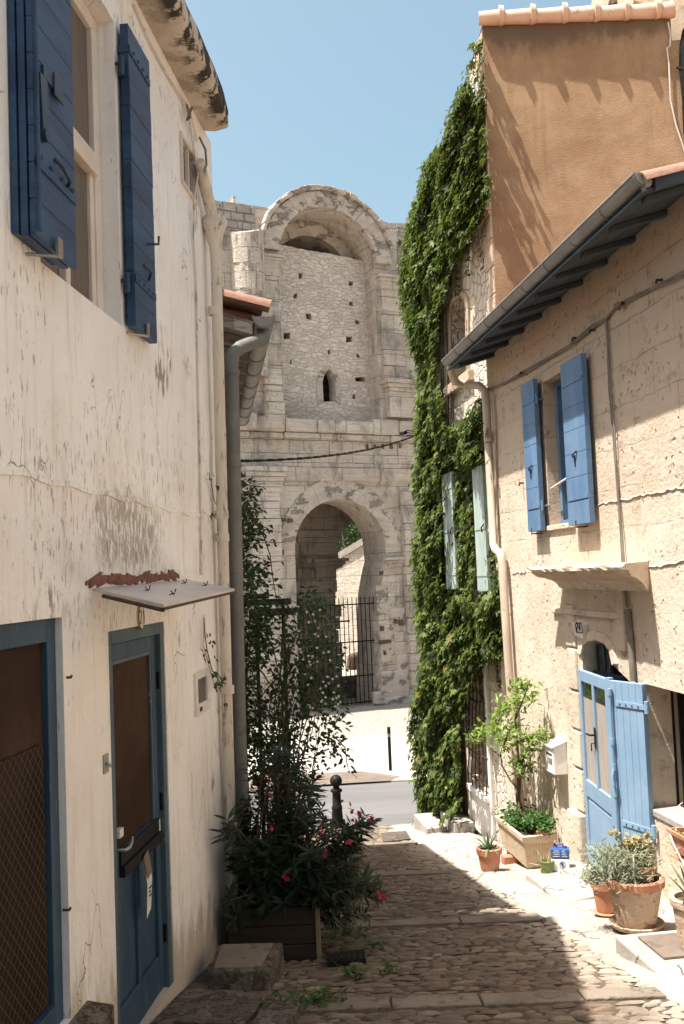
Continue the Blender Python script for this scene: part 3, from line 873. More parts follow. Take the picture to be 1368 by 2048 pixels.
# small vent window under the eave
mb = MB()
f = .028
mb.wbox(LW, vS0, vS0 + f, vZ0, vZ1, -.03, .02); mb.wbox(LW, vS1 - f, vS1, vZ0, vZ1, -.03, .02)
mb.wbox(LW, vS0 + f, vS1 - f, vZ0, vZ0 + f, -.03, .018); mb.wbox(LW, vS0 + f, vS1 - f, vZ1 - f, vZ1, -.03, .018)
mb.wbox(LW, (vS0 + vS1) / 2 - .01, (vS0 + vS1) / 2 + .01, vZ0 + f, vZ1 - f, -.02, .01)
vf = mb.build('vent_window', M['cream'], house, bevel=.004)
mb = MB(); mb.wbox(LW, vS0 + .01, vS1 - .01, vZ0 + .01, vZ1 - .01, -.06, -.05); mb.build('pane', M['curtain'], vf)

# ground floor window: teal frame, brown blind behind wire mesh, stone sill
mb = MB()
fo = -.03; fw = .10
mb.wbox(LW, gS1 - fw, gS1 - .003, gZ0, gZ1 - .003, fo - .05, fo)
mb.wbox(LW, gS0, gS1 - fw, gZ1 - fw, gZ1 - .003, fo - .05, fo)
mb.wbox(LW, gS0, gS1 - fw, gZ0, gZ0 + fw, fo - .05, fo + .01)
gf = mb.build('ground_window', M['teal'], house, bevel=.004, label='ground floor window with teal frame and dark mesh screen')
mb = MB(); mb.wbox(LW, gS0 + .02, gS1 - fw + .01, gZ0 + .04, gZ1 - fw + .01, fo - .035, fo - .028); mb.build('blind', M['blind'], gf)
mb = MB(); mb.wbox(LW, gS0 + .02, gS1 - fw - .03, gZ0 + fw + .02, gZ1 - fw - .42, fo - .018, fo - .014); mb.build('mesh_screen', M['screen'], gf)
mb = MB()
sl = [LW.pt(gS0, gZ0 - .13, -.1), LW.pt(gS1 + .23, gZ0 - .13, -.1), LW.pt(gS1 + .23, gZ0 - .13, .115), LW.pt(gS0, gZ0 - .13, .115),
      LW.pt(gS0, gZ0 + .012, -.1), LW.pt(gS1 + .20, gZ0 + .012, -.1), LW.pt(gS1 + .22, gZ0 - .03, .12), LW.pt(gS0, gZ0 - .03, .12)]
mb.hexa(sl); mb.build('sill', M['darkstone'], gf, bevel=.012)

# door
fo = -.006; ff = .07
mb = MB()
mb.wbox(LW, dS0, dS0 + ff, dZ0, dZ1 - .002, fo - .07, fo); mb.wbox(LW, dS1 - ff, dS1, dZ0, dZ1 - .002, fo - .07, fo)
mb.wbox(LW, dS0 + ff, dS1 - ff, dZ1 - ff, dZ1 - .002, fo - .07, fo)
df = mb.build('door_frame', M['tealpale'], house, bevel=.006)
a0, a1, b0, b1 = dS0 + ff + .004, dS1 - ff - .004, dZ0 + .01, dZ1 - ff - .004
gz = dZ0 + .98                                       # foot of the glazing
lo = fo - .03
mb = MB(); st = .085
mb.wbox(LW, a0, a0 + st, b0, b1, lo - .04, lo); mb.wbox(LW, a1 - st, a1, b0, b1, lo - .04, lo)
mb.wbox(LW, a0 + st, a1 - st, b1 - st, b1, lo - .04, lo - .001); mb.wbox(LW, a0 + st, a1 - st, gz - .16, gz, lo - .04, lo - .001)
mb.wbox(LW, a0 + st, a1 - st, b0, b0 + .2, lo - .04, lo - .001)
mb.wbox(LW, (a0 + a1) / 2 - .03, (a0 + a1) / 2 + .03, b0 + .2, gz - .16, lo - .04, lo - .001)
mb.wbox(LW, a0 + st, a1 - st, b0 + .2, gz - .16, lo - .035, lo - .02)
dr = mb.build('door', M['teal'], house, bevel=.006)
mb = MB(); mb.wbox(LW, a0 + st - .005, a1 - st + .005, gz - .005, b1 - st + .005, lo - .03, lo - .022); mb.build('glazed_panel', M['blind'], dr)
mb = MB(); q = .022
mb.wbox(LW, a0 + st, a0 + st + q, gz, b1 - st, lo - .022, lo - .004); mb.wbox(LW, a1 - st - q, a1 - st, gz, b1 - st, lo - .022, lo - .004)
mb.wbox(LW, a0 + st + q, a1 - st - q, b1 - st - q, b1 - st, lo - .022, lo - .004)
mb.build('glazing_bead', M['tealpale'], dr, bevel=.003)
mb = MB(); hz = LW.z(255, 1690); hs = a0 + .05
mb.wbox(LW, hs - .018, hs + .018, hz - .22, hz + .09, lo, lo + .006)
mb.build('lock_plate', M['tealpale'], dr, bevel=.002)
mb = MB()
mb.tube([LW.pt(hs, hz, lo), LW.pt(hs, hz, lo + .055), LW.pt(hs + .05, hz, lo + .06), LW.pt(hs + .11, hz + .012, lo + .055), LW.pt(hs + .14, hz + .03, lo + .05)], [.01, .01, .011, .009, .006], 8)
mb.build('handle', M['brassgrey'], dr, smooth=True)
mb = MB(); mb.wbox(LW, a0 + .12, a1 - .06, gz - .13, gz - .075, lo, lo + .03)
mb.wbox(LW, a0 + .12, a1 - .06, gz - .075, gz + .0, lo, lo + .012)
mb.build('letter_slot', M['iron'], dr, bevel=.003)
mb = MB(); mb.wbox(LW, a0 + st + .02, a0 + st + .085, LW.z(263, 1658) - .02, LW.z(263, 1658) + .025, lo - .018, lo + .012)
mb.build('door_bell', M['paper'], dr, bevel=.004)
mb = MB()
for zz in (b0 + .3, b0 + 1.05, b0 + 1.75):
    mb.tube([LW.pt(a1 + .004, zz - .05, lo + .012), LW.pt(a1 + .004, zz + .05, lo + .012)], .011, 8)
mb.build('hinge', M['iron'], dr, smooth=True)
mb = MB()
mb.wbox(LW, a1 - .075, a1 - .012, gz - .11, gz - .02, lo + .001, lo + .004); mb.build('sticker', M['paper'], dr)
# folded leaflets stuck in the letter slot
fl = thing('leaflet', 'folded paper leaflets stuck in the letter slot of the teal door', 'leaflet', LW.pt((a0 + a1) / 2 + .03, gz - .4, 0))
mb = MB(); cS = (a0 + a1) / 2 + .01
mb.add([LW.pt(cS - .045, gz - .12, lo + .034), LW.pt(cS + .06, gz - .10, lo + .034), LW.pt(cS + .05, gz - .24, lo + .055), LW.pt(cS + .035, gz - .40, lo + .05), LW.pt(cS - .05, gz - .43, lo + .05), LW.pt(cS - .05, gz - .25, lo + .058)], [(0, 1, 2, 5), (5, 2, 3, 4)])
mb.build('sheet', M['paper'], fl)
mb = MB(); mb.add([LW.pt(cS - .05, gz - .11, lo + .04), LW.pt(cS + .04, gz - .09, lo + .04), LW.pt(cS + .03, gz - .20, lo + .062), LW.pt(cS - .045, gz - .225, lo + .062)], [(0, 1, 2, 3)])
mb.build('cover', M['woodlight'], fl)
mb = MB()
for k, (w, dz_) in enumerate(((.05, -.28), (.035, -.30), (.045, -.32))):
    mb.wbox(LW, cS - .02, cS - .02 + w, gz + dz_ - .004, gz + dz_ + .004, lo + .0575, lo + .0585)
mb.build('print', M['ink'], fl)

STROKE = {'2': [(0, .8), (.15, 1), (.45, 1), (.6, .8), (.55, .6), (0, 0), (.62, 0)], '4': [(.45, 0), (.45, 1), (0, .32), (.65, .32)], '1': [(.1, .8), (.3, 1), (.3, 0)]}
def digits(mb, W, txt, s, z, h, o, r, dirn, sl=0.0):
    """strokes of a house number; dirn = +1 if reading direction is +s"""
    x = 0
    for ch in txt:
        mb.tube([W.pt(s + dirn * (x + px * h * .8), z + py * h + sl * (x + px * h * .8), o) for px, py in STROKE[ch]], r, 5)
        x += h * .8
    return mb
# oval number plaque above the door
c = LW.sz(279, 1234)
mb = MB(); mb.slab(LW, [(c[0] + .05 * math.cos(a), c[1] + .068 * math.sin(a)) for a in np.linspace(0, 2 * math.pi, 24)[:-1]], 0, .012)
pq = mb.build('number_plaque', M['cream'], house, label='worn oval plaque with the number 21 above the teal door')
mb = MB(); mb.tube([LW.pt(c[0] + .05 * math.cos(a), c[1] + .068 * math.sin(a), .011) for a in np.linspace(0, 2 * math.pi, 25)], .003, 5)
digits(mb, LW, '21', c[0] - .034, c[1] - .035, .07, .0125, .003, 1)
mb.build('number', M['stem'], pq)
# sloping glazed canopy hung over the door
A_, B_ = LW.pt(LW.s(185, 1178), LW.z(185, 1178), .005), LW.pt(LW.s(376, 1160), LW.z(376, 1160), .005)
D_, C_ = LW.hit(327, 1209, .52), LW.hit(469, 1178, .52)
mb = MB(); t = Vector((0, 0, .012))
mb.hexa([A_ - t, B_ - t, C_ - t, D_ - t, A_ + t * .2, B_ + t * .2, C_ + t * .2, D_ + t * .2])
cn = mb.build('canopy', M['glasscanopy'], house, bevel=.003)
mb = MB(); mb.tube([A_.lerp(D_, .16) - t * 1.9, A_.lerp(D_, .99) - t * 1.9], .010, 6)
mb.tube([D_ - t * 1.5, C_ - t * 1.5], .006, 6)
mb.build('rusty_bar', M['rustiron'], cn)
mb = MB()
for u, v in ((.25, .45), (.3, .78), (.78, .3), (.86, .62)):
    p = A_.lerp(B_, u).lerp(D_.lerp(C_, u), v)
    mb.tube([p - Vector((.02, .03, -.005)), p + Vector((0, 0, .010)), p + Vector((.012, -.025, .03))], .003, 5)
    mb.tube([p, p + Vector((-.012, -.03, .024))], .0025, 5)
mb.build('wire_tie', M['iron'], cn)
# broken plaster showing brick above the canopy
mb = MB()
for i in range(26):
    u = i / 25
    px, py = 182 + u * 168, 1163 - u * 12 + random.uniform(-3, 3)
    s, z = LW.sz(px, py)
    hh = random.uniform(.010, .036); ww = random.uniform(.06, .12)
    c = LW.pt(s, z, .002)
    mb.obox(c, LW.d * ww + Vector((0, 0, random.uniform(-.02, .02))), LW.n * random.uniform(.001, .010), Vector((0, 0, hh * .7)))
mb.build('broken_brick_band', M['brokenbrick'], house, bevel=.008)
# small metal plate, meter box, wall hook
mb = MB(); s, z = LW.sz(210, 1525); mb.wbox(LW, s - .035, s + .035, z - .05, z + .04, 0, .008); mb.tube([LW.pt(s, z, .008), LW.pt(s + .005, z - .02, .03)], .008, 6)
mb.build('bell_plate', M['brassgrey'], house, bevel=.002)
q = LW.poly([(386, 1348), (411, 1340), (411, 1432), (388, 1440)])
mb = MB(); s0, s1 = q[0][0], q[1][0]; z0, z1 = q[3][1] + .02, q[0][1]
f = .045
mb.wbox(LW, s0, s0 + f, z0, z1, -.01, .022); mb.wbox(LW, s1 - f, s1, z0, z1, -.01, .022)
mb.wbox(LW, s0 + f, s1 - f, z0, z0 + f * 1.6, -.01, .021); mb.wbox(LW, s0 + f, s1 - f, z1 - f, z1, -.01, .021)
mbx = mb.build('meter_box', M['white'], house, bevel=.004)
mb = MB(); mb.wbox(LW, s0 + f, s1 - f, z0 + f * 1.6, z1 - f, -.01, .006); mb.build('meter_glass', M['curtain'], mbx)
mb = MB(); mb.wbox(LW, s0 + f + .03, s0 + f + .1, z0 + .02, z0 + .05, .021, .023); mb.build('meter_label', M['ink'], mbx)
mb = MB()
for px, py in ((125, 1355), (122, 1820)):
    s, z = LW.sz(px + 8, py); mb.tube([LW.pt(s, z, -.01), LW.pt(s, z, .02), LW.pt(s, z + .01, .024)], .006, 6)
mb.build('wall_hook', M['rustiron'], house)
# downpipe with hopper, and cables
ds = LW.s(431, 640, .07)
def pw(px, py, o): return LW.hit(px, py, o)
mb = MB()
mb.tube([pw(397, 322, .06), pw(424, 428, .08)], .045, 12)
hc = LW.pt(ds, LW.z(428, 450, .1), .085)
zz = [LW.z(430, y_, .1) for y_ in (436, 446, 462, 488)]
mb.lathe((hc.x, hc.y, 0), [(.02, zz[0] + .02), (.085, zz[0] + .02), (.098, zz[0] - .01), (.096, zz[1]), (.072, zz[2]), (.045, zz[3]), (.04, zz[3] - .1)], 16)
zb = lz(7.75) + .05
mb.tube([LW.pt(ds, zz[3], .09), LW.pt(ds, .2, .07), LW.pt(ds, -1.2, .06), LW.pt(ds, zb, .06)], .042, 12)
for py in (640, 1030, 1075, 1385, 1680):
    z_ = LW.z(445, py, .07)
    mb.tube([LW.pt(ds, z_ - .03, .068), LW.pt(ds, z_ + .03, .068)], .052, 12)
mb.build('downpipe', M['pipecream'], house, smooth=True)
mb = MB()
mb.tube([pw(375, 215, .02), pw(388, 300, .03), pw(396, 350, .05), pw(388, 400, .03), pw(387, 470, .015), pw(392, 560, .012), pw(397, 800, .012), pw(402, 1030, .012), pw(403, 1150, .012)], .008, 6)
mb.tube([pw(268, 10, .012), pw(300, 85, .018), pw(340, 160, .012), pw(378, 215, .03), pw(394, 280, .02)], .007, 6)
mb.tube([pw(408, 1230, .012), pw(407, 1290, .02), pw(418, 1330, .012), pw(430, 1375, .02)], .006, 6)
mb.build('cable', M['pipecream'], house, smooth=True)
mb = MB(); mb.tube([pw(399, 275, .03), pw(411, 300, .10), pw(413, 330, .11), pw(408, 345, .10)], .008, 6)
mb.tube([pw(372, 205, .02), pw(380, 235, .06), pw(374, 240, .03), pw(384, 215, .05)], .009, 6)
mb.build('cable_end', M['cable'], house, smooth=True)

# ------------------------------------------------------------------ small tiled house behind the cream one
NW = Wall(-1.02, 8.02, -7.8, 1)
nb = thing('tiled_house', 'small house just past the cream house, showing its tiled eave, zinc gutter and grey downpipe', 'house', (-1.02, 8.02, lz(8)))
g0 = atY(527, 633, 8.2); g1 = atZ(485, 838, g0.z)
gd = (g1 - g0).normalized(); gl = Vector((-gd.y, gd.x, 0))          # gl points to the wall side
L2 = (g1 - g0).length
mb = MB(); mb.sheet(NW, [(0, lz(8) - .3), (L2 - .1, lz(13.4) - .3), (L2 - .1, g0.z + .1), (0, g0.z + .1)])
a, b = NW.pt(L2 - .1, 0), NW.pt(L2 - .1, 0, -4)
mb.add([(a.x, a.y, -4), (b.x, b.y, -4), (b.x, b.y, 3), (a.x, a.y, g0.z + .1)], [(0, 1, 2, 3)])
a, b = NW.pt(0, 0), NW.pt(0, 0, -4)
mb.add([(a.x, a.y, -4), (b.x, b.y, -4), (b.x, b.y, 3), (a.x, a.y, g0.z + .1)], [(0, 1, 2, 3)])
mb.build('wall', M['plaster'], nb, fix=False)
up = (gl + Vector((0, 0, .30))).normalized()
mb = MB()
r0 = g0 + Vector((0, 0, .07)) - gd * .02
mb.add([r0 + gl * -.0, r0 + gd * L2, r0 + gd * L2 + up * 4.2, r0 + up * 4.2], [(0, 1, 2, 3)])
nr = int(L2 / .215)
for k in range(nr):
    c0 = r0 + gd * (k * .215 + .07) - (Vector((0, 0, .10)) if k else Vector((0, 0, 0)))
    for j in range(9):
        a0_, a1_ = c0 + up * (j * .42 - (.04 if k else .05) + (.10 if k and not j else 0)), c0 + up * (j * .42 + .42)
        rr = .088
        V = []
        upn = gd.cross(up).normalized()
        if upn.z < 0: upn = -upn
        for pos, rad in ((a0_, rr), (a1_, rr * .8)):
            for i in range(9):
                t = math.pi * i / 8
                V.append(pos + gd * (rad * math.cos(t)) + upn * (rad * math.sin(t) + .012 * (1 if pos is a0_ else 0)))
            for i in range(9):
                t = math.pi * (8 - i) / 8
                V.append(pos + gd * ((rad - .016) * math.cos(t)) + upn * ((rad - .016) * math.sin(t) + .012 * (1 if pos is a0_ else 0)))
        mb.add(V, [(i, (i + 1) % 18, 18 + (i + 1) % 18, 18 + i) for i in range(18)] + [(i, i + 1, 16 - i, 17 - i) for i in range(8)])
mb.build('roof', M['rooftile'], nb, smooth=True)
mb = MB()
for k in range(11):
    c = r0 + gd * (.04 + k * (L2 - .1) / 10) + up * .46 - Vector((0, 0, .21))
    mb.obox(c, up * .36, gd * .035, Vector((0, 0, .045)))
for j in range(4):
    c = r0 + gd * (L2 / 2) + up * (.16 + j * .135) - Vector((0, 0, .15))
    mb.obox(c, up * .070, gd * (L2 / 2 - .015), Vector((0, 0, .012)))
mb.build('eave_boards', M['woodgrey'], nb, bevel=.004)

def gutter(p0_, p1_, r, m, parent, rings=8, side=None):
    """half round gutter with stop ends, rolled front lip and joint rings"""
    d = (p1_ - p0_).normalized(); w = d.cross(Vector((0, 0, 1))).normalized()
    mb = MB(); n = 12
    for p in (p0_, p1_):
        for rad in (r, r - .006):
            for i in range(n + 1):
                t = math.pi * i / n
                mb.V.append(p + w * (rad * math.cos(t)) - Vector((0, 0, rad * math.sin(t))))
    q = n + 1
    for i in range(n):
        mb.Fc += [(i, i + 1, 2 * q + i + 1, 2 * q + i), (q + i, q + i + 1, 3 * q + i + 1, 3 * q + i)]
    for i in (0, n): mb.Fc.append((i, q + i, 3 * q + i, 2 * q + i))
    for k in (0, 2): mb.Fc.append(tuple(k * q + i for i in range(q)))
    g = mb.build('gutter', m, parent, smooth=True)
    mb = MB()
    for s_ in (-1, 1):
        mb.tube([p0_ + w * (r * s_), p1_ + w * (r * s_)], .011, 8)
    mb.build('gutter_lip', m, g, smooth=True)
    mb = MB()
    for k in range(rings + 1):
        c = p0_.lerp(p1_, (k + .02) / (rings + .04))
        mb.tube([c + w * ((r + .004) * math.cos(t)) - Vector((0, 0, (r + .004) * math.sin(t))) for t in np.linspace(0, math.pi, 13)], .006, 6)
    mb.build('gutter_bracket', m, g, smooth=True)
    return g
gutter(g0, g1, .088, M['zinc'], nb, 8)
dp = [g0 + gd * .14 - Vector((0, 0, .07)), g0 + gd * .10 - Vector((0, 0, .16)), atY(498, 688, 8.18), atY(480, 695, 8.12), atY(466, 708, 8.06), atY(463, 728, 8.05), atY(464, 760, 8.05), atY(477, 1400, 8.05), atY(490, 1905, 8.05)]
mb = MB(); mb.tube(dp, .056, 14)
for py, px in ((745, 464), (930, 468), (1330, 476), (1640, 484)):
    c = atY(px, py, 8.05); mb.tube([c - Vector((0, 0, .02)), c + Vector((0, 0, .02))], .064, 14)
mb.build('downpipe', M['pipegrey'], nb, smooth=True)

# ------------------------------------------------------------------ amphitheatre
ab = (p0.x, p0.y, FLAT)
arena = thing('amphitheatre', 'ancient stone amphitheatre of two stacked round arches closing the end of the lane', 'amphitheatre', ab)
AP = AW.poly
def arc(c, rx, rz, a0, a1, n): return [(c[0] + rx * math.cos(a), c[1] + rz * math.sin(a)) for a in np.linspace(math.radians(a0), math.radians(a1), n)]
def jit(poly, k): return [(s + random.uniform(-k, k), z + random.uniform(-k, k)) for s, z in poly]
# lower arch: springing and crown read off the facade
lc = ((AW.s(590, 1096) + AW.s(771, 1096)) / 2, AW.z(680, 1098)); lr = (AW.s(771, 1096) - AW.s(590, 1096)) / 2; lh = AW.z(682, 999) - lc[1]
lower = [(lc[0] - lr, FLAT - .3)] + arc(lc, lr, lh, 180, 0, 25) + [(lc[0] + lr, FLAT - .3)]
rag = lambda z: .10 * math.sin(z * 2.1) + .08 * math.sin(z * 5.3)
lower += [(lc[0] + lr - .28 + rag(z), z) for z in ()]
right_j = [(AW.s(773, 1120), AW.z(773, 1120)), (AW.s(766, 1150), AW.z(766, 1150)), (AW.s(760, 1185), AW.z(760, 1185)), (AW.s(757, 1240), AW.z(757, 1240)), (AW.s(760, 1290), AW.z(760, 1290)), (AW.s(757, 1350), AW.z(757, 1350)), (AW.s(757, 1405), FLAT - .3)]
lower = [(lc[0] - lr - .05, FLAT - .3)] + arc(lc, lr, lh, 180, 0, 25) + right_j
# upper arch
uc = ((AW.s(556, 505) + AW.s(748, 545)) / 2, AW.z(655, 520)); ur = (AW.s(748, 545) - AW.s(556, 505)) / 2; uh = AW.z(650, 419) - uc[1]
uz0 = AW.z(640, 838)
upper = [(uc[0] - ur, uz0)] + arc(uc, ur, uh, 180, 0, 29) + [(uc[0] + ur, uz0)]
TOPL, TOPR = AW.z(480, 407), AW.z(780, 444)
ex = ur + .70; eh = AW.z(650, 380) - uc[1]
eo = [p for p in arc(uc, ex, eh, 168, 12, 33) if p[1] > TOPL - .05]
outl = [(-16, FLAT - .4), (12, FLAT - .4), (12, TOPR)]
xs = np.linspace(12, eo[-1][0] + .05, 22)
outl += [(x, TOPR + random.uniform(-.07, .05)) for x in xs[1:]]
outl += [(a + random.uniform(-.02, .02), b + random.uniform(-.02, .03)) for a, b in reversed(eo)]
outl += [(x, TOPL + random.uniform(-.03, .03)) for x in np.linspace(eo[0][0] - .05, -16, 30)]
mb = MB()
mb.sheet(AW, outl, [upper, lower], 0)
mb.strip(AW, upper, 0, -1.15); mb.strip(AW, lower, 0, -1.5)
mb.strip(AW, outl, 0, -2.2)
mb.build('facade_wall', M['ashlar'], arena, fix=False)
# coursed small blocks either side of the upper arch
mb = MB()
for (s0, s1, z0, z1) in ((-16, AW.s(512, 500), AW.z(470, 480), TOPL - .02), (AW.s(795, 520), 12, AW.z(790, 560), TOPR - .06)):
    z = z0
    while z < z1 - .05:
        h = min(random.uniform(.24, .34), z1 - z); s = s0
        while s < s1 - .02:
            w = min(random.uniform(.35, .7), s1 - s)
            if -7 < s < 4.5:
                d = random.uniform(.02, .055)
                mb.wbox(AW, s + .008, s + w - .008, z + .008, z + h - .008, -.02, d)
            s += w
        z += h
mb.build('small_block_courses', M['smallblock'], arena, bevel=.02)

def voussoirs(c, r0, h0, r1, h1, a0, a1, n, o0, o1, name, jitter=.02):
    mb = MB()
    for i in range(n):
        t0 = math.radians(a0 + (a1 - a0) * i / n + .25); t1 = math.radians(a0 + (a1 - a0) * (i + 1) / n - .25)
        of = o1 + random.uniform(-jitter, jitter); j = random.uniform(-.03, .03)
        P = []
        for t, rr, hh in ((t0, r0, h0), (t1, r0, h0), (t1, r1 + j, h1 + j), (t0, r1 + j, h1 + j)):
            P.append((c[0] + rr * math.cos(t), c[1] + hh * math.sin(t)))
        mb.hexa([AW.pt(s, z, o0) for s, z in P] + [AW.pt(s, z, of) for s, z in P])
    return mb.build(name, M['vouss'], arena, bevel=.03)
voussoirs(uc, ur + .01, uh + .01, ur + .62, eh - .12, 178, 2, 27, -.25, .20, 'upper_arch_ring', .03)
voussoirs(uc, ur + .62, eh - .11, ex + .06, eh + .04, 165, 15, 24, -.9, .33, 'upper_arch_moulding', .03)
voussoirs(lc, lr + .01, lh + .01, AW.s(797, 1060) - lc[0], AW.z(680, 956) - lc[1], 180, 3, 25, -.12, .035, 'lower_arch_ring', .022)
# small ledge moulding over the lower ring
# rubble infill of the upper arch, with putlog holes and a pointed window
IO = -.62
def ip(px, py): return AW.sz(px, py, IO)
holes = []
for px, py, w, h in [(601, 552, 9, 12), (702, 566, 8, 9), (591, 591, 7, 9), (702.5, 608, 7, 8), (617, 633, 10, 11), (715, 645, 7, 10), (575, 671, 12, 12), (699, 679, 11, 12), (658, 704, 6, 8), (717, 712, 7, 8), (721, 759, 21, 10), (708, 793, 5, 10), (582, 724, 4, 8)]:
    s, z = ip(px, py); k = .0165 * 1.05
    hw, hh = w * k / 2 * 1.1, h * k / 2
    holes.append(jit(rect(s - hw, z - hh, s + hw, z + hh), .03))
wp = [(647, 803), (645, 765), (648, 750), (653, 742), (658, 738), (664, 745), (669, 757), (670.5, 770), (671, 803)]
wp = [ip(*q) for q in wp]
itop = [ip(px, py + random.uniform(-1.5, 1.5)) for px, py in np.linspace((548, 488), (766, 528), 24)]
io = [(uc[0] - ur - .5, uz0 - .3), (uc[0] + ur + .5, uz0 - .3), (uc[0] + ur + .5, itop[-1][1])] + list(reversed(itop)) + [(uc[0] - ur - .5, itop[0][1])]
mb = MB(); mb.sheet(AW, io, holes + [wp], IO, .45)
mb.add([AW.pt(s, z, o) for s, z in itop for o in (IO, IO - .6)], [(2 * i, 2 * i + 1, 2 * i + 3, 2 * i + 2) for i in range(len(itop) - 1)])
mb.build('infill_wall', M['infill'], arena, fix=False)
mb = MB(); mb.wbox(AW, uc[0] - ur - .4, uc[0] + ur + .4, uz0, itop[0][1] - .35, IO - .5, IO - .46); mb.build('infill_backing', M['black'], arena)
cw = (sum(p[0] for p in wp) / len(wp), sum(p[1] for p in wp) / len(wp))
mb = MB()
for i in range(len(wp) - 1):
    (s0, z0), (s1, z1) = wp[i], wp[i + 1]
    e = lambda s, z: (cw[0] + (s - cw[0]) * 1.95, cw[1] + (z - cw[1]) * 1.24 + .03)
    P = [(s0, z0), (s1, z1), e(s1, z1), e(s0, z0)]
    mb.hexa([AW.pt(s, z, IO - .02) for s, z in P] + [AW.pt(s, z, IO + random.uniform(.015, .03)) for s, z in P])
mb.build('pointed_window_surround', M['vouss'], arena, bevel=.01)
# vault behind the infill: a second, lower ring and a dark barrel
r2, h2 = ur - .42, uh - .52
mb = MB()
o2 = -1.15
ring_o = arc(uc, ur + .02, uh + .02, 180, 0, 29); ring_i = arc((uc[0], uc[1]), r2, h2, 180, 0, 29)
vs = [AW.pt(s, z, o2) for s, z in ring_o] + [AW.pt(s, z, o2) for s, z in ring_i]
mb.add(vs, [(i, i + 1, 29 + i + 1, 29 + i) for i in range(28)])
mb.strip(AW, ring_i, o2, -4.6, closed=False)
mb.build('vault_ring', M['vouss'], arena, fix=False)
mb = MB(); mb.sheet(AW, [(uc[0] - ur - 1, uz0)] + [(uc[0] - ur - 1, uc[1] + uh + .5), (uc[0] + ur + 1, uc[1] + uh + .5), (uc[0] + ur + 1, uz0)], (), -4.62)
mb.wbox(AW, uc[0] - ur - 1, uc[0] + ur + 1, uc[1] + uh + .45, uc[1] + uh + .6, -4.6, -2.0)
mb.wbox(AW, uc[0] - ur - 1, uc[0] - ur - .9, uz0, uc[1] + uh + .5, -4.6, -1.2); mb.wbox(AW, uc[0] + ur + .9, uc[0] + ur + 1, uz0, uc[1] + uh + .5, -4.6, -1.2)
mb.build('vault_back', M['ashlar'], arena)

def ragged_band(s0, s1, z0, z1, o, name, m, wmin=.5, wmax=1.3, jo=.06, jz=.03, bev=.03, rows=1, skip=None):
    mb = MB(); h = (z1 - z0) / rows
    for r in range(rows):
        s = s0 + (0 if r == 0 else -random.uniform(0, .3))
        while s < s1 - .02:
            w = min(random.uniform(wmin, wmax), s1 - s)
            a, b = max(s, s0), s + w
            if b - a > .05 and not (skip and skip(a, b, z0 + r * h)):
                mb.wbox(AW, a + .007, b - .007, z0 + r * h + .006, z0 + (r + 1) * h - .006 + (random.uniform(-jz, jz) if r == rows - 1 else 0), -.05, o + random.uniform(-jo, jo))
            s += w
    return mb.build(name, m, arena, bevel=bev)
zA = AW.z(640, 838); zB = AW.z(640, 868); zC = AW.z(640, 893); zD = AW.z(640, 960)
ragged_band(-9, 8, zB, zA, .34, 'cornice', M['ashlar'], .45, 1.2, .10, .07, .06)
ragged_band(-9, 8, zB - .22, zB, .20, 'cornice_bed', M['ashlar'], .5, 1.4, .05, .0, .04)
ragged_band(-9, 8, AW.z(640, 935), zB - .22, .055, 'frieze', M['ashlar'], .9, 1.7, .02, 0, .012, rows=2)
ragged_band(-9, 8, AW.z(640, 962), AW.z(640, 935), .08, 'architrave', M['ashlar'], 1.0, 1.9, .018, 0, .015)
# weathered broken blocks on the cornice at the left, and ledge with capital at the right
def cap(px0, px1, pyt, pyb, o, name, steps=4, m='ashlar', widen=.22):
    """moulded capital or impost: stacked courses growing outwards towards the top"""
    s0, s1 = AW.s(px0, (pyt + pyb) / 2), AW.s(px1, (pyt + pyb) / 2); zt_, zb_ = AW.z((px0 + px1) / 2, pyt), AW.z((px0 + px1) / 2, pyb)
    mb = MB()
    for i in range(steps):
        f = (i + 1) / steps; g = widen * f ** 1.5
        mb.wbox(AW, s0 - g + random.uniform(-.03, .03), s1 + g, zb_ + (zt_ - zb_) * i / steps + .001 * i, zb_ + (zt_ - zb_) * (i + 1) / steps, -.05, o + g)
    return mb.build(name, M[m], arena, bevel=.025)
def pier(px0, px1, pyt, pyb, o, name, bottom=None):
    s0, s1 = AW.s(px0, pyt), AW.s(px1, pyt); zt_ = AW.z((px0 + px1) / 2, pyt); zb_ = bottom if bottom is not None else AW.z((px0 + px1) / 2, pyb)
    mb = MB(); z = zb_
    while z < zt_ - .02:
        h = random.uniform(.5, .75)
        if zt_ - z < h + .25: h = zt_ - z
        mb.wbox(AW, s0 + random.uniform(-.02, .02), s1 + random.uniform(-.02, .02), z + .006, z + h - .006, -.05, o + random.uniform(-.025, .025))
        z += h
    return mb.build(name, M['ashlar'], arena, bevel=.03)
pier(494, 553, 984, 1440, .28, 'pilaster', FLAT - .2)
cap(490, 555, 935, 985, .28, 'capital', 5, widen=.16)
pier(800, 860, 984, 1410, .22, 'pilaster', FLAT - .2)
cap(776, 830, 1114, 1132, .06, 'impost', 3, widen=.14)
pier(516, 553, 520, 838, .22, 'upper_pier')
cap(517, 556, 512, 530, .22, 'upper_capital', 3, widen=.08)
pier(757, 798, 562, 770, .16, 'upper_pier'); cap(757, 798, 552, 572, .16, 'upper_capital', 3, widen=.1)
pier(768, 845, 792, 838, .34, 'pedestal'); cap(770, 845, 765, 795, .34, 'pedestal_cap', 4, widen=.22)
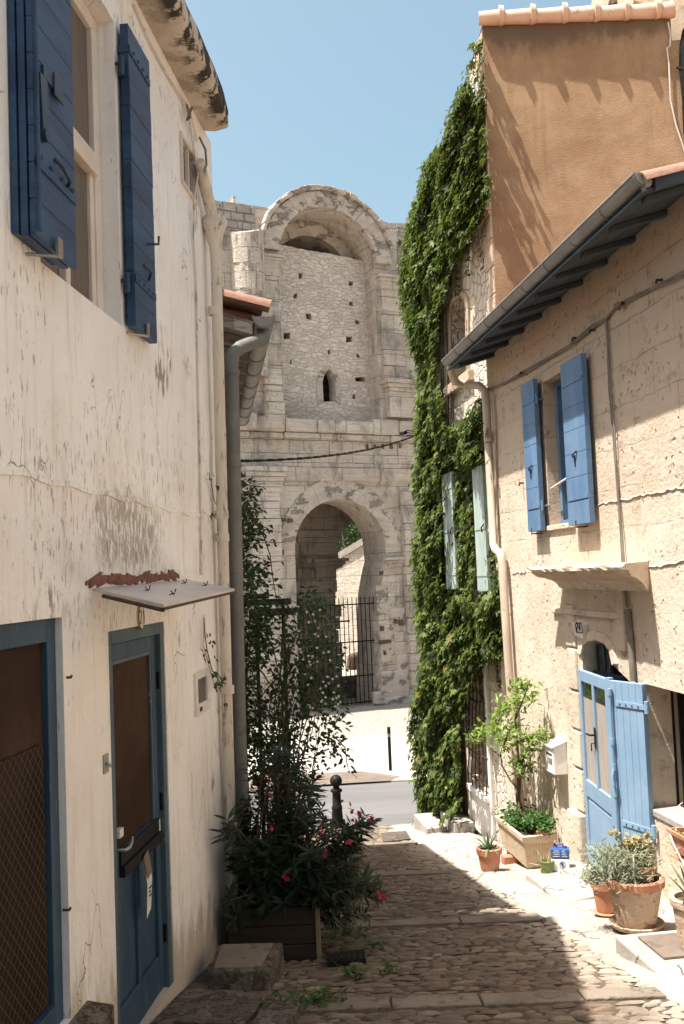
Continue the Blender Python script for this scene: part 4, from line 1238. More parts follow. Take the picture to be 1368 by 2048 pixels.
# broken half column at the left
mb = MB(); s, zt_ = AW.sz(492, 472); zb_ = AW.z(492, 600)
n = 18; R0 = .56
lv = [zb_ - 2.5, zb_ + .2, zb_ + .25, (zb_ + zt_) / 2, (zb_ + zt_) / 2 + .05, zt_ - .35, zt_]
for li, z in enumerate(lv):
    for i in range(n + 1):
        t = math.pi * i / n
        rr = R0 * (1.0 + random.uniform(-.02, .02)) * (.97 if li in (1, 3) else 1.0)
        zz_ = z + (.10 * math.sin(t * 2.2) + random.uniform(-.04, .04) if li == len(lv) - 1 else 0)
        mb.V.append(AW.pt(s + rr * math.cos(t), zz_, rr * math.sin(t)))
for li in range(len(lv) - 1):
    for i in range(n):
        mb.Fc.append((li * (n + 1) + i, li * (n + 1) + i + 1, (li + 1) * (n + 1) + i + 1, (li + 1) * (n + 1) + i))
mb.Fc.append(tuple((len(lv) - 1) * (n + 1) + i for i in range(n + 1)))
mb.build('half_column', M['ashlar'], arena, fix=False)
# eroded blocks round the foot of the right pier, dark plates painting the shade in beam sockets
mb = MB()
for px, py, w, h, o in [(765, 1200, 26, 60, .04), (775, 1290, 30, 70, .05), (790, 1370, 60, 60, .10), (800, 1402, 70, 22, .22), (765, 1395, 40, 26, .14), (812, 1330, 40, 46, .05), (795, 1240, 36, 50, .03)]:
    s, z = AW.sz(px, py); k = .0165
    mb.wbox(AW, s - w * k * .55, s + w * k * .55, z - h * k * .5, z + h * k * .5, -.1, o)
mb.build('eroded_block', M['vouss'], arena, bevel=.06)
mb = MB()
for px, py, w, h in [(763, 1146, 6, 7), (764, 1257, 7, 8), (792, 1243, 6, 9), (803, 1246, 9, 11), (770, 1284, 26, 7), (770, 1305, 4, 9), (568, 1040, 8, 8), (580, 1041, 10, 8), (563, 1105, 8, 10), (734, 893, 5, 8), (749, 892, 5, 8), (766, 893, 5, 7), (783, 893, 5, 7), (800, 892, 5, 8)]:
    s, z = AW.sz(px, py, .09); k = .0165
    if py < 900: continue
    mb.slab(AW, jit(rect(s - w * k * .55, z - h * k * .5, s + w * k * .55, z + h * k * .5), .02), .05, .112)
mb.build('socket_shade_plate', M['stem'], arena)
mb = MB()
for px in (734, 749, 766, 783, 800):
    s, z = AW.sz(px, 893, .06); mb.slab(AW, jit(rect(s - .05, z - .07, s + .05, z + .07), .015), .03, .078)
mb.build('shallow_socket_shade', M['darkstone'], arena)  # dark plates paint the shade of shallow dents in the frieze
# gallery behind: inner pier and arch, ceiling, end walls
GO = -4.2
ih = [AW.sz(px, py, GO) for px, py in [(672, 1420), (671, 1140), (688, 1130), (688, 1122), (677, 1116), (675, 1090), (683, 1066), (697, 1049), (716, 1038), (742, 1034), (768, 1043), (790, 1066), (800, 1100), (803, 1140), (803, 1420)]]
ih[0] = (ih[0][0], FLAT - .3); ih[-1] = (ih[-1][0], FLAT - .3)
mb = MB()
mb.sheet(AW, [(-12, FLAT - .4), (12, FLAT - .4), (12, 6), (-12, 6)], [ih], GO, 1.2)
mb.build('inner_wall', M['ashlar'], arena, fix=False)
mb = MB(); cs = [(s, lc[1] + lh + .35 - .0) for s in (0,)]
mb.wbox(AW, -12, 12, lc[1] + lh + .25, lc[1] + lh + .6, GO, -1.0)
mb.wbox(AW, -12, -11.8, FLAT, 4, GO, 0); mb.wbox(AW, 11.8, 12, FLAT, 4, GO, 0)
mb.build('gallery_vault', M['ashlar'], arena)
mb = MB(); s, z = AW.sz(680, 1128, GO)
for i in range(3): mb.wbox(AW, s - 1.2, s + .05 + .10 * i, z - .14 + i * .12, z - .03 + i * .12, GO - .02, GO + .1 + .09 * i)
mb.build('inner_impost', M['ashlar'], arena, bevel=.02)
mb = MB()
for i in range(26):
    z = FLAT + (i % 13) * .46; s0 = AW.s(600 + (i // 13) * 38 + random.uniform(-8, 8), 1250, GO)
    mb.wbox(AW, s0, s0 + random.uniform(.6, 1.0), z + .01, z + .45, GO - .05, GO + random.uniform(.03, .10))
mb.build('inner_pier_block', M['ashlar'], arena, bevel=.02)

# iron gate closing the lower arch
gate = thing('iron_gate', 'tall black iron bar gate across the amphitheatre\'s lower arch', 'gate', AW.pt(lc[0], FLAT, -.35))
gS0_, gS1_, GP = lc[0] - lr + .05, AW.s(751, 1300, -.35), -.35
ztop = AW.z(715, 1208, GP)
mb = MB(); n = 19
for i in range(n):
    s = gS0_ + (gS1_ - gS0_) * i / (n - 1); t = ztop + .16
    mb.tube([AW.pt(s, FLAT + .06, GP), AW.pt(s, t, GP), AW.pt(s, t + .1, GP)], [.016, .016, .003], 6)
mb.build('bar', M['iron'], gate, smooth=True)
for z_, o_ in ((ztop, 'rail'), (AW.z(715, 1283, GP), 'rail'), (AW.z(715, 1352, GP), 'rail'), (FLAT + .12, 'rail')):
    mb = MB(); mb.wbox(AW, gS0_ - .05, gS1_ + .12, z_ - .02, z_ + .02, GP - .014, GP + .014); mb.build('rail', M['iron'], gate)
mb = MB(); z_ = AW.z(680, 1243, GP); mb.wbox(AW, AW.s(664, 1243, GP), AW.s(699, 1243, GP), z_ - .025, z_ + .025, GP, GP + .03); mb.build('lock_bar', M['iron'], gate)
for s_ in (gS0_ - .05, gS1_ + .12):
    mb = MB(); mb.tube([AW.pt(s_, FLAT, GP), AW.pt(s_, ztop + .25, GP)], .032, 8); mb.build('post', M['iron'], gate, smooth=True)

# sunlit courtyard seen through the arch
cq = atZ(700, 1335, FLAT)
CWl = Wall(cq.x, cq.y, -62, -1)
cw_ = thing('stone_wall', 'sunlit block wall with a sloping coping in the court seen through the lower arch', 'wall', (cq.x, cq.y, FLAT))
pA, pB = CWl.sz(664, 1128), CWl.sz(724, 1092)
sl = (pB[1] - pA[1]) / (pB[0] - pA[0])
ex_ = lambda s: pA[1] + (s - pA[0]) * sl
q0, q1 = min(pA[0], pB[0]) - 6, max(pA[0], pB[0]) + 6
mb = MB(); mb.slab(CWl, [(q0, FLAT - .2), (q1, FLAT - .2), (q1, max(ex_(q1), FLAT)), (q0, max(ex_(q0), FLAT))], -.6, 0); mb.build('wall', M['court'], cw_, fix=False)
mb = MB(); mb.slab(CWl, [(q0, ex_(q0)), (q1, ex_(q1)), (q1, ex_(q1) + .32), (q0, ex_(q0) + .32)], -.7, .12); mb.build('coping', M['concrete'], cw_)
# stone seen low inside the gate
st = thing('stone_block', 'low shadowed stone block lying behind the iron gate bars', 'stone', AW.pt(AW.s(735, 1370, -2.4), FLAT, -2.4))
mb = MB(); s = AW.s(732, 1380, -2.4); mb.wbox(AW, s - 1.5, s + 1.2, FLAT, AW.z(720, 1352, -2.4), -2.9, -2.2)
mb.build('block', M['darkstone'], st, bevel=.05)
b2 = thing('rubble_stone', 'single weathered stone on the sunlit court floor behind the gate', 'stone', CWl.pt(CWl.s(727, 1330), FLAT, .8))
mb = MB(); c = CWl.pt(CWl.s(729, 1322), FLAT + .35, .9); mb.obox(c, (.35, .1, .08), (-.08, .3, 0), (.06, 0, .42)); mb.build('stone', M['rustiron'], b2, bevel=.14)
# dark tree beyond the court
tc = atY(694, 1068, 60)
tr = thing('tree', 'dark leafy tree beyond the court, glimpsed through the top of the lower arch', 'tree', (tc.x, tc.y, FLAT))
mb = MB(); mb.tube([(tc.x, tc.y, FLAT), (tc.x + .1, tc.y, FLAT + 2.5), (tc.x - .1, tc.y, FLAT + 5)], [.3, .22, .12], 10); mb.build('trunk', M['bark'], tr, smooth=True)
cl = rnd(90) * np.array([1.7, 1.7, 1.5]) + np.array([tc.x, tc.y, tc.z + .6])
C = cl[rng.integers(0, 90, 5000)] + rnd(5000) * .35
leaves('crown', C, rnd(5000) + [0, 0, .5], rnd(5000) - [0, 0, .6], rng.uniform(.16, .28, 5000), .7, LANCE, M['tree'], tr)

# ------------------------------------------------------------------ ivy house with the ochre gable wall
ib = (2.13, 12.92, lz(13))
ih_ = thing('stone_house', 'tall pale rubble house with an ochre gable wall, mint shutters and barred ground window', 'house', ib)
FAR = 4.4
arch_w = IW.poly([(903, 772), (903, 625), (907, 606), (916, 595), (925, 592), (931, 600), (934, 620), (936, 772)])
low_w = IW.poly([(944, 1548), (940, 1372), (972, 1340), (984, 1592)])
mid_w = IW.poly([(909, 1170), (907, 945), (948, 930), (950, 1180)])
mb = MB()
mb.sheet(IW, [(0, lz(12.9) - .3), (FAR, lz(17.2) - .4), (FAR, 5.75), (0, 7.2)], [arch_w, low_w, mid_w], 0, .3)
fa, fb = IW.pt(FAR, 0), IW.pt(FAR, 0, -6)
mb.add([(fa.x, fa.y, FLAT - .2), (fb.x, fb.y, FLAT - .2), (fb.x, fb.y, 5.75), (fa.x, fa.y, 5.75)], [(0, 1, 2, 3)])
mb.build('wall', M['ivystone'], ih_, fix=False)
# the ochre render wall that faces up the lane
zt0, zt1 = BW.z(962, 44), BW.z(1338, 28)
bs1 = BW.s(1341, 40); zlow = BW.z(1352, 80)
mb = MB(); mb.sheet(BW, [(0.0, 2.2), (6, 2.2), (6, zlow), (bs1, zlow), (bs1, zt1), (0, zt0)])
mb.add([BW.pt(0, zt0 - .12), BW.pt(bs1, zt1 - .12), BW.pt(bs1, zt1 - .12, -.3), BW.pt(0, zt0 - .12, -.3)], [(0, 1, 2, 3)])
mb.build('gable_wall', M['ochre'], ih_, fix=False)
# roof slopes away from the gable; pale barrel tiles cap the wall
mb = MB(); far = IW.d * FAR
mb.add([BW.pt(.02, zt0 - .02, .06), BW.pt(bs1, zt1 - .02, .06), BW.pt(bs1, zt1 - .02, .06) + far + Vector((0, 0, -1.5)), BW.pt(.02, zt0 - .02, .06) + far + Vector((0, 0, -1.5))], [(0, 1, 2, 3)])
mb.build('roof', M['rooftile'], ih_, fix=False)
xs_ = [957, 1003, 1066, 1130, 1193, 1253, 1315, 1342]
mb = MB(); mb2 = MB()
for i in range(len(xs_) - 1):
    sA, sB = BW.s(xs_[i], 35), BW.s(xs_[i + 1], 32)
    za, zb_ = zt0 + (zt1 - zt0) * sA / bs1, zt0 + (zt1 - zt0) * sB / bs1
    mb.tube([BW.pt(sA, za + .015, .055), BW.pt(sB - .04, zb_ + .02, .055), BW.pt(sB + .02, zb_ + .03, .055)], [.085, .10, .108], 14)
    if 0 < i: mb2.tube([BW.pt(sA - .035, za + .035, .07), BW.pt(sA + .025, za + .035, .07)], [.132, .118], 14)
rt = mb.build('ridge_tiles', M['ridgetile'], ih_, smooth=True)
mb2.build('tile_collar', M['ridgetile'], rt, smooth=True)
# mouldings, quoin strip
zm = IW.z(940, 465)
mb = MB()
mb.wbox(IW, 0, FAR, zm - .06, zm + .06, -.05, .10); mb.wbox(IW, 0, FAR, zm - .11, zm - .06, -.05, .05)
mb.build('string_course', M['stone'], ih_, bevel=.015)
mb = MB()
z = -3.6
i = 0
while z < 7.0:
    h = random.uniform(.28, .4); w = (.34 if i % 2 else .22)
    mb.wbox(IW, .0, w, z + .006, z + h - .006, -.05, .018 + random.uniform(0, .008)); z += h; i += 1
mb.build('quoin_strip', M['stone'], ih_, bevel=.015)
# arched window: surround, glass, glazing bars
mb = MB()
cx_ = sum(p[0] for p in arch_w) / len(arch_w); cz_ = sum(p[1] for p in arch_w) / len(arch_w)
for i in range(len(arch_w) - 1):
    (s0, z0), (s1, z1) = arch_w[i], arch_w[i + 1]
    e = lambda s, z: (cx_ + (s - cx_) * 1.38, cz_ + (z - cz_) * 1.13)
    P = [(s0, z0), (s1, z1), e(s1, z1), e(s0, z0)]
    mb.hexa([IW.pt(s, z, -.02) for s, z in P] + [IW.pt(s, z, .035) for s, z in P])
s0, s1 = min(p[0] for p in arch_w), max(p[0] for p in arch_w); z0 = arch_w[0][1]
mb.wbox(IW, s0 - .2, s1 + .2, z0 - .16, z0, -.05, .09)
aw_ = mb.build('window', M['stone'], ih_, bevel=.012, label='small arched window in a dressed stone surround')
mb = MB(); mb.wbox(IW, s0 - .05, s1 + .05, z0 - .05, z0 + 1.9, -.27, -.26); mb.build('pane', M['glass'], aw_)
mb = MB()
for f in (.0, .5, 1.0): mb.wbox(IW, s0 + (s1 - s0) * f - .025, s0 + (s1 - s0) * f + .025, z0, z0 + 1.7, -.26, -.22)
for f in (.35, .8, 1.25): mb.wbox(IW, s0, s1, z0 + f - .015, z0 + f + .015, -.26, -.225)
mb.build('glazing_bar', M['steelblue'], aw_)
# mint shutters either side of the ivy-covered window
for (a, b, c, d) in ((887, 945, 907, 1178), (949, 930, 970, 1182)):
    s1, s0 = IW.s(a, 1050, .2), IW.s(c, 1050, .2); z1, z0 = IW.z((a + c) / 2, b, .2), IW.z((a + c) / 2, d, .2)
    mb = MB()
    nbd = 4
    for i in range(nbd): mb.wbox(IW, s0 + (s1 - s0) * i / nbd + .002, s0 + (s1 - s0) * (i + 1) / nbd - .002, z0, z1, .155, .20)
    mb.wbox(IW, s0 + .004, s1 - .004, z0 + .004, z1 - .004, .158, .195)
    sh = mb.build('shutter', M['mint'], ih_, bevel=.003)
    mb = MB()
    for f in (.13, .5, .87): mb.wbox(IW, s0, s1 - .02, z0 + (z1 - z0) * f - .02, z0 + (z1 - z0) * f + .02, .20, .207)
    mb.build('strap_hinge', M['mint'], sh)
    mb = MB(); zc_ = z0 + (z1 - z0) * .5; mb.tube([IW.pt(s0 + .05, zc_ + .05, .20), IW.pt(s0 + .05, zc_, .24), IW.pt(s0 + .05, zc_ - .06, .23)], .010, 6)
    mb.build('shutter_hook', M['iron'], sh)
mb = MB(); mb.sheet(IW, [(mid_w[1][0] + .05, mid_w[0][1] - .05), (mid_w[2][0] - .05, mid_w[0][1] - .05), (mid_w[2][0] - .05, mid_w[1][1] + .05), (mid_w[1][0] + .05, mid_w[1][1] + .05)], (), -.25)
mb.build('dark_window', M['glass'], ih_)
# barred ground window
s1, s0 = low_w[0][0], low_w[3][0]; zb0, zb1 = low_w[3][1], low_w[2][1]
mb = MB(); mb.wbox(IW, s0 - .1, s1 + .1, zb0 - .1, zb1 + .3, -.29, -.27); lw_ = mb.build('ground_window', M['glass'], ih_, label='barred ground floor window beside the ivy')
mb = MB()
for i in range(6):
    s = s0 + .03 + (s1 - s0 - .06) * i / 5
    pts = [IW.pt(s + .018 * math.sin(j * 1.6 + i), zb0 - .12 + (zb1 - zb0 + .1) * j / 12, .05 + .015 * math.sin(j * 1.1)) for j in range(13)]
    mb.tube(pts, .010, 6)
for f in (.08, .3, .52, .74):
    mb.tube([IW.pt(s0 - .06, zb0 + (zb1 - zb0) * f, .05), IW.pt((s0 + s1) / 2, zb0 + (zb1 - zb0) * f - .02, .06), IW.pt(s1 + .06, zb0 + (zb1 - zb0) * f, .05)], .009, 6)
mb.build('grille', M['rustiron'], lw_, smooth=True)
mb = MB(); mb.wbox(IW, s0 - .05, s1 + .05, zb0 - .05, zb0 + .95, -.20, -.18)
mb.build('lattice_pane', M['veil'], lw_)
mb = MB()
mb.wbox(IW, s1 + .01, s1 + .13, lz(15.3) + .05, zb1 + .1, 0, .05); mb.wbox(IW, s0 - .14, s0 - .01, lz(14.2) - .02, zb1 + .2, 0, .05)
mb.wbox(IW, s0 - .01, s1 + .01, zb0 - .10, zb0 - .01, 0, .09)
mb.wbox(IW, s0 + .02, s1 - .02, lz(14.6), zb0 - .11, 0, .03)
mb.build('window_frame', M['white'], lw_, bevel=.008)
mb = MB(); mb.sheet(IW, IW.poly([(912, 1660), (908, 1400), (936, 1400), (938, 1640)]), (), .012); mb.build('ochre_patch', M['ochre'], ih_, fix=False)
# thin cables over the gable
mb = MB()
mb.tube([BW.hit(*q) for q in ((1336, 44, .1), (1341, 70, .03), (1340, 92, .03), (1334, 96, .03), (1338, 130, .03), (1341, 200, .03), (1352, 250, .03), (1364, 285, .05), (1372, 310, .05))], .010, 6)
mb.build('cable', M['whitecable'], ih_, smooth=True)
mb = MB()
for dx in (0, 5, 10):
    mb.tube([BW.hit(px + dx * .6, py, .06 + dx * .003) for px, py in ((1378, 40), (1366, 62), (1361, 90), (1360, 140), (1366, 200), (1368, 260), (1374, 310))], .013, 6)
mb.tube([BW.hit(1354, 135, .05), BW.hit(1376, 140, .12)], .018, 6)
mb.build('cable_bundle', M['iron'], ih_, smooth=True)
# chimney and neighbouring beige house rising behind the gable
q = BW.hit(1262, 20, -1.6)
ch = thing('chimney', 'short grey chimney with a thin slab cap behind the ochre gable\'s tiles', 'chimney', (q.x, q.y, 7.0))
mb = MB(); s0, s1 = BW.s(1234, 10, -1.6), BW.s(1330, 10, -1.6); mb.wbox(BW, s0 + .03, s1, 6.6, 7.9, -2.3, -1.6); mb.build('stack', M['concrete'], ch, bevel=.02)
mb = MB(); zc_ = BW.z(1240, 12, -1.5); mb.wbox(BW, s0 - .14, s1 + .1, zc_, zc_ + .07, -2.5, -1.42); mb.build('cap_slab', M['darkstone'], ch, bevel=.012)
q = BW.hit(1350, 40, -.25)
bh = thing('beige_house', 'plain beige house wall rising at the far right above the ochre wall', 'house', (q.x, q.y, 6.9))
mb = MB(); s0 = BW.s(1318, 20, -.25)
mb.slab(BW, [(BW.s(1322, 60, -.25), 6.0), (9, 6.0), (9, 9.5), (BW.s(1262, -20, -.25), 9.5), (BW.s(1268, 0, -.25), BW.z(1268, 0, -.25)), (BW.s(1300, 10, -.25), BW.z(1300, 12, -.25))], -6, -.25)
mb.build('wall', M['trough'], bh, fix=False)

# ------------------------------------------------------------------ cottage number 24 on the right
cb = (2.37, 10.0, lz(10))
cot = thing('limestone_cottage', 'pitted limestone cottage numbered 24 with blue shutters, pale blue door and zinc gutter', 'house', cb)
CEND = 2.93; CT = 2.86
wz0, wz1 = RW.z(1120, 1048), RW.z(1108, 752); wsF, wsN = RW.s(1092, 900), RW.s(1140, 900)
door_z0 = -2.985
dh = RW.poly([(1166, 1500), (1165, 1312), (1169, 1292), (1179, 1283), (1196, 1281), (1211, 1288), (1222, 1303), (1228, 1332)])
dh = [(dh[0][0], door_z0)] + dh[1:] + [(-1.02, dh[-1][1] - .12), (-1.02, door_z0)]
nF = RW.s(1293, 1500)
nh = [(nF, RW.z(1345, 1640)), (nF, RW.z(1293, 1368)), (-2.9, RW.z(1293, 1368) - .02), (-2.9, RW.z(1345, 1640))]
mb = MB()
mb.sheet(RW, [(-14, lz(-4) - .3), (CEND, lz(12.9) - .3), (CEND, CT), (-14, CT)], [rect(wsN, wz0, wsF, wz1), dh, nh], 0, .34)
a, b = RW.pt(CEND, 0), RW.pt(CEND, 0, -4)
mb.add([(a.x, a.y, -3.9), (b.x, b.y, -3.9), (b.x, b.y, CT), (a.x, a.y, CT)], [(0, 1, 2, 3)])
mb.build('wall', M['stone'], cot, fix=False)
# gutter, roof, eave boards
g0 = RW.hit(1291, 348, .5); g1 = RW.hit(896, 722, .5)
g0.z, g1.z = 2.80, 2.72
gutter(g0, g1, .084, M['zinc'], cot, 9)
gd = (g1 - g0).normalized(); gl = Vector((gd.y, -gd.x, 0)); upc = (gl + Vector((0, 0, .30))).normalized()
L3 = (g1 - g0).length
r0 = g0 + Vector((0, 0, -.075)) + upc * .02
mb = MB(); mb.add([r0 - Vector((0, 0, .02)), r0 + gd * L3 - Vector((0, 0, .02)), r0 + gd * L3 + upc * 4.5, r0 + upc * 4.5], [(0, 1, 2, 3)])
upn = gd.cross(upc).normalized()
if upn.z < 0: upn = -upn
for k in range(int(L3 / .215) + 1):
    c0 = r0 + gd * (k * .215 + .03)
    for j in range(5):
        a0_, a1_ = c0 + upc * (j * .42 - .04), c0 + upc * (j * .42 + .42)
        V = []
        for pos, rad, li in ((a0_, .09, .012), (a1_, .072, 0)):
            for i in range(9):
                t = math.pi * i / 8; V.append(pos + gd * (rad * math.cos(t)) + upn * (rad * math.sin(t) + li))
            for i in range(9):
                t = math.pi * (8 - i) / 8; V.append(pos + gd * ((rad - .016) * math.cos(t)) + upn * ((rad - .016) * math.sin(t) + li))
        mb.add(V, [(i, (i + 1) % 18, 18 + (i + 1) % 18, 18 + i) for i in range(18)] + [(i, i + 1, 16 - i, 17 - i) for i in range(8)])
mb.build('roof', M['rooftile'], cot, smooth=True)
mb = MB(); c = r0 + gd * .03 - upc * .03
mb.tube([c + upn * .03, c + upn * .03 + upc * .04], .066, 10)
mb.build('tile_mortar', M['concrete'], cot, smooth=True)
mb = MB()
for k in range(10):
    c = g0 + gd * (.12 + k * (L3 - .2) / 9.5) + upc * .30 + Vector((0, 0, -.165))
    mb.obox(c, upc * .27, gd * .04, Vector((0, 0, .024)))
for j in range(4):
    c = g0 + gd * (L3 / 2) + upc * (.05 + j * .165) + Vector((0, 0, -.125))
    mb.obox(c, upc * .081, gd * (L3 / 2), Vector((0, 0, .012)))
mb.build('eave_boards', M['eaveblue'], cot, bevel=.004)
mb = MB(); c = g0 - gd * .01 + upc * .52 + Vector((0, 0, -.10)); mb.obox(c, upc * .46, gd * .02, Vector((0, 0, .05))); mb.build('verge_board', M['eaveblue'], cot, bevel=.004)
# downpipe with its swan necks
o_ = .09
pts = [g1 - gd * .1 - Vector((0, 0, .07)), RW.hit(904, 748, .46), RW.hit(912, 764, .38), RW.hit(930, 770, .26), RW.hit(958, 771, .13), RW.hit(970, 782, o_), RW.hit(972, 800, o_), RW.hit(987, 1088, o_), RW.hit(991, 1100, o_), RW.hit(1001, 1107, o_), RW.hit(1004, 1122, o_), RW.hit(1016, 1310, o_), RW.hit(1030, 1500, o_), RW.hit(1047, 1680, o_)]
mb = MB(); mb.tube(pts, .052, 14)
for px, py in ((977, 880), (985, 1060), (1004, 1130), (1022, 1400), (1034, 1560)):
    c = RW.hit(px, py, o_); mb.tube([c - Vector((0, 0, .025)), c + Vector((0, 0, .025))], .059, 14)
mb.build('downpipe', M['pipebeige'], cot, smooth=True)
# upper window
mb = MB()
mb.wbox(RW, wsF - .06, wsF - .002, wz0, wz1 - .002, -.2, -.13); mb.wbox(RW, wsN, wsF - .06, wz1 - .06, wz1 - .002, -.2, -.13); mb.wbox(RW, wsN, wsF - .06, wz0, wz0 + .05, -.2, -.12)
mb.wbox(RW, (wsN + wsF) / 2 + .02, (wsN + wsF) / 2 + .07, wz0 + .05, wz1 - .06, -.19, -.14)
uw = mb.build('window', M['blue'], cot, bevel=.004)
mb = MB(); mb.wbox(RW, wsN + .01, wsF - .01, wz0 + .01, wz1 - .01, -.24, -.22); mb.build('pane', M['glass'], uw)
mb = MB(); z_ = RW.z(1120, 967, .0); mb.tube([RW.pt(wsF - .02, z_ - .02, -.03), RW.pt(wsN - .1, z_ + .03, .06)], .011, 8); mb.build('stay_bar', M['mail'], uw, smooth=True)
mb = MB(); mb.wbox(RW, wsN - .04, wsF + .03, wz0 - .06, wz0 - .002, -.1, .03); mb.build('sill', M['stone'], uw, bevel=.01)
for (pxa, pxb, pyt, pyb, nm) in ((1048, 1073, 760, 1064, 'blue shutter nearer the downpipe'), (1129, 1172, 712, 1050, 'blue shutter overlapping the open window')):
    of = .10
    s1, s0 = RW.s(pxa, 900, of), RW.s(pxb, 900, of); mid = (pxa + pxb) / 2
    z1, z0 = RW.z(mid, pyt, of), RW.z(mid, pyb, of)
    mb = MB(); nb_ = 7; h = (z1 - z0) / nb_
    for i in range(nb_): mb.wbox(RW, s0, s1, z0 + i * h + .002, z0 + (i + 1) * h - .002, .045, of + random.uniform(-.001, .001))
    mb.wbox(RW, s0 + .004, s1 - .004, z0 + .004, z1 - .004, .048, of - .004)
    sh = mb.build('shutter', M['blue'], cot, bevel=.003, label=nm)
    mb = MB()
    for f in (.16, .86):
        mb.wbox(RW, s0 + .01, s1 - .05, z0 + (z1 - z0) * f - .018, z0 + (z1 - z0) * f + .018, of, of + .007)
    mb.build('strap_hinge', M['blue'], sh)
    mb = MB()
    for f in (.16, .86):
        zz = z0 + (z1 - z0) * f
        hs = s0 - .015 if pxa < 1100 else s1 + .015
        mb.tube([RW.pt(hs, zz - .05, .07), RW.pt(hs, zz + .06, .07)], .016, 8); mb.tube([RW.pt(hs, zz, .07), RW.pt(hs, zz, -.01)], .010, 8)
    mb.build('hinge_pin', M['blue'], sh, smooth=True)
    mb = MB(); zz = z0 + (z1 - z0) * .42; sm = (s0 + s1) / 2
    mb.tube([RW.pt(sm - .05, zz + .03, of + .006), RW.pt(sm, zz, of + .03), RW.pt(sm + .05, zz - .02, of + .006)], .009, 6)
    mb.tube([RW.pt(sm, zz, of + .01), RW.pt(sm, zz - .12, of + .008)], .006, 6)
    mb.build('shutter_hook', M['steelblue'], sh)
    mb = MB(); mb.tube([RW.pt(sm + .03, z0 - .02, 0), RW.pt(sm + .03, z0 - .025, of + .02), RW.pt(sm + .03, z0 + .04, of + .02)], .008, 6); mb.build('shutter_catch', M['rustiron'], sh)
# moulded stone hood over the door
hs0, hs1 = RW.s(1247, 1128, .3), RW.s(1052, 1135, .3)
mb = MB(); hz = .0
HP = [(-.02, -.245), (.03, -.24), (.055, -.215), (.075, -.18), (.105, -.15), (.155, -.125), (.21, -.105), (.255, -.082), (.268, -.055), (.305, -.05), (.312, -.025), (.305, .0), (-.02, .012)]
nH = 26
for i in range(nH + 1):
    f = i / nH
    for (oo, zo) in HP:
        a_, b_ = hs0 + (.31 - oo) * .55, hs1 - (.31 - oo) * 1.25
        chip = random.uniform(-.006, .006) - (.03 * random.random() ** 6 if oo > .2 else 0)
        mb.V.append(RW.pt(a_ + (b_ - a_) * f, hz + zo + random.uniform(-.003, .003), oo + chip))
k_ = len(HP)
for i in range(nH):
    for j in range(k_ - 1): mb.Fc.append((i * k_ + j, i * k_ + j + 1, (i + 1) * k_ + j + 1, (i + 1) * k_ + j))
mb.Fc += [tuple(range(k_)), tuple(nH * k_ + j for j in reversed(range(k_)))]
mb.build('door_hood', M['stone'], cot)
mb = MB()
mb.wbox(RW, RW.s(1246, 1230), RW.s(1108, 1225), RW.z(1170, 1226) - .03, RW.z(1170, 1226) + .03, -.02, .035)
mb.wbox(RW, RW.s(1252, 1230), RW.s(1236, 1225), RW.z(1170, 1290), hz - .22, -.02, .03)
mb.build('hood_moulding', M['stone'], cot, bevel=.012)
# wavy seams between old render and stone
def seam(pts, name, th=.01, o1=.012):
    mb = MB(); P = [RW.sz(*p) for p in pts]; out = []
    for (sa, za), (sb, zb_) in zip(P, P[1:]):
        n = max(2, int(abs(sb - sa) / .06))
        for i in range(n): out.append((sa + (sb - sa) * i / n, za + (zb_ - za) * i / n + random.uniform(-.012, .012)))
    for (sa, za), (sb, zb_) in zip(out, out[1:]):
        k0 = random.uniform(.5, 1.0) * o1
        mb.hexa([RW.pt(sa, za - th, -.01), RW.pt(sb, zb_ - th, -.01), RW.pt(sb, zb_ - th * .3, k0), RW.pt(sa, za - th * .3, k0),
                 RW.pt(sa, za + th, -.01), RW.pt(sb, zb_ + th, -.01), RW.pt(sb, zb_ + th * .5, k0 * .6), RW.pt(sa, za + th * .5, k0 * .6)])
    return mb.build(name, M['stone'], cot)
seam([(1186, 1011), (1225, 1004), (1262, 996), (1310, 985), (1368, 974), (1400, 968)], 'render_seam', .012, .013)
seam([(1025, 1147), (1056, 1143)], 'render_seam'); seam([(1252, 1128), (1275, 1134), (1330, 1130), (1368, 1122), (1400, 1116)], 'render_seam', .012, .013)
# door stone jambs
mb = MB()
z = door_z0 + .35
mb.wbox(RW, dh[0][0], dh[0][0] + .34, lz(10.2) - .05, door_z0 + .48, -.05, .085)
z = door_z0 + .49
while z < -.75:
    h = random.uniform(.3, .5); mb.wbox(RW, dh[0][0], dh[0][0] + .24 + random.uniform(-.02, .03), z, z + h - .01, -.05, .03 + random.uniform(-.006, .006)); z += h
mb.build('door_jamb', M['stone'], cot, bevel=.02)
mb = MB()
for i in range(1, 7):
    (sa, za), (sb, zb_) = dh[i], dh[i + 1]
    cxm, czm = (dh[1][0] + dh[7][0]) / 2, dh[1][1] - .1
    e = lambda s, z: (cxm + (s - cxm) * 1.28, czm + (z - czm) * 1.34)
    P = [(sa, za), (sb, zb_), e(sb, zb_), e(sa, za)]
    mb.hexa([RW.pt(s, z, -.03) for s, z in P] + [RW.pt(s, z, .02 + random.uniform(0, .008)) for s, z in P])
mb.build('door_arch', M['stone'], cot, bevel=.012)
mb = MB(); mb.wbox(RW, -1.05, dh[0][0] + .02, door_z0, -.6, -.34, -.32); mb.build('doorway_dark_panel', M['interior'], cot)  # dark panel paints the unlit room behind the door
mb = MB()
for px in (1171, 1182, 1195, 1209, 1220):
    s = RW.s(px, 1310, -.12); mb.tube([RW.pt(s, RW.z(px, 1420, -.12), -.12), RW.pt(s, RW.z(px, 1284, -.12), -.12)], .014, 6)
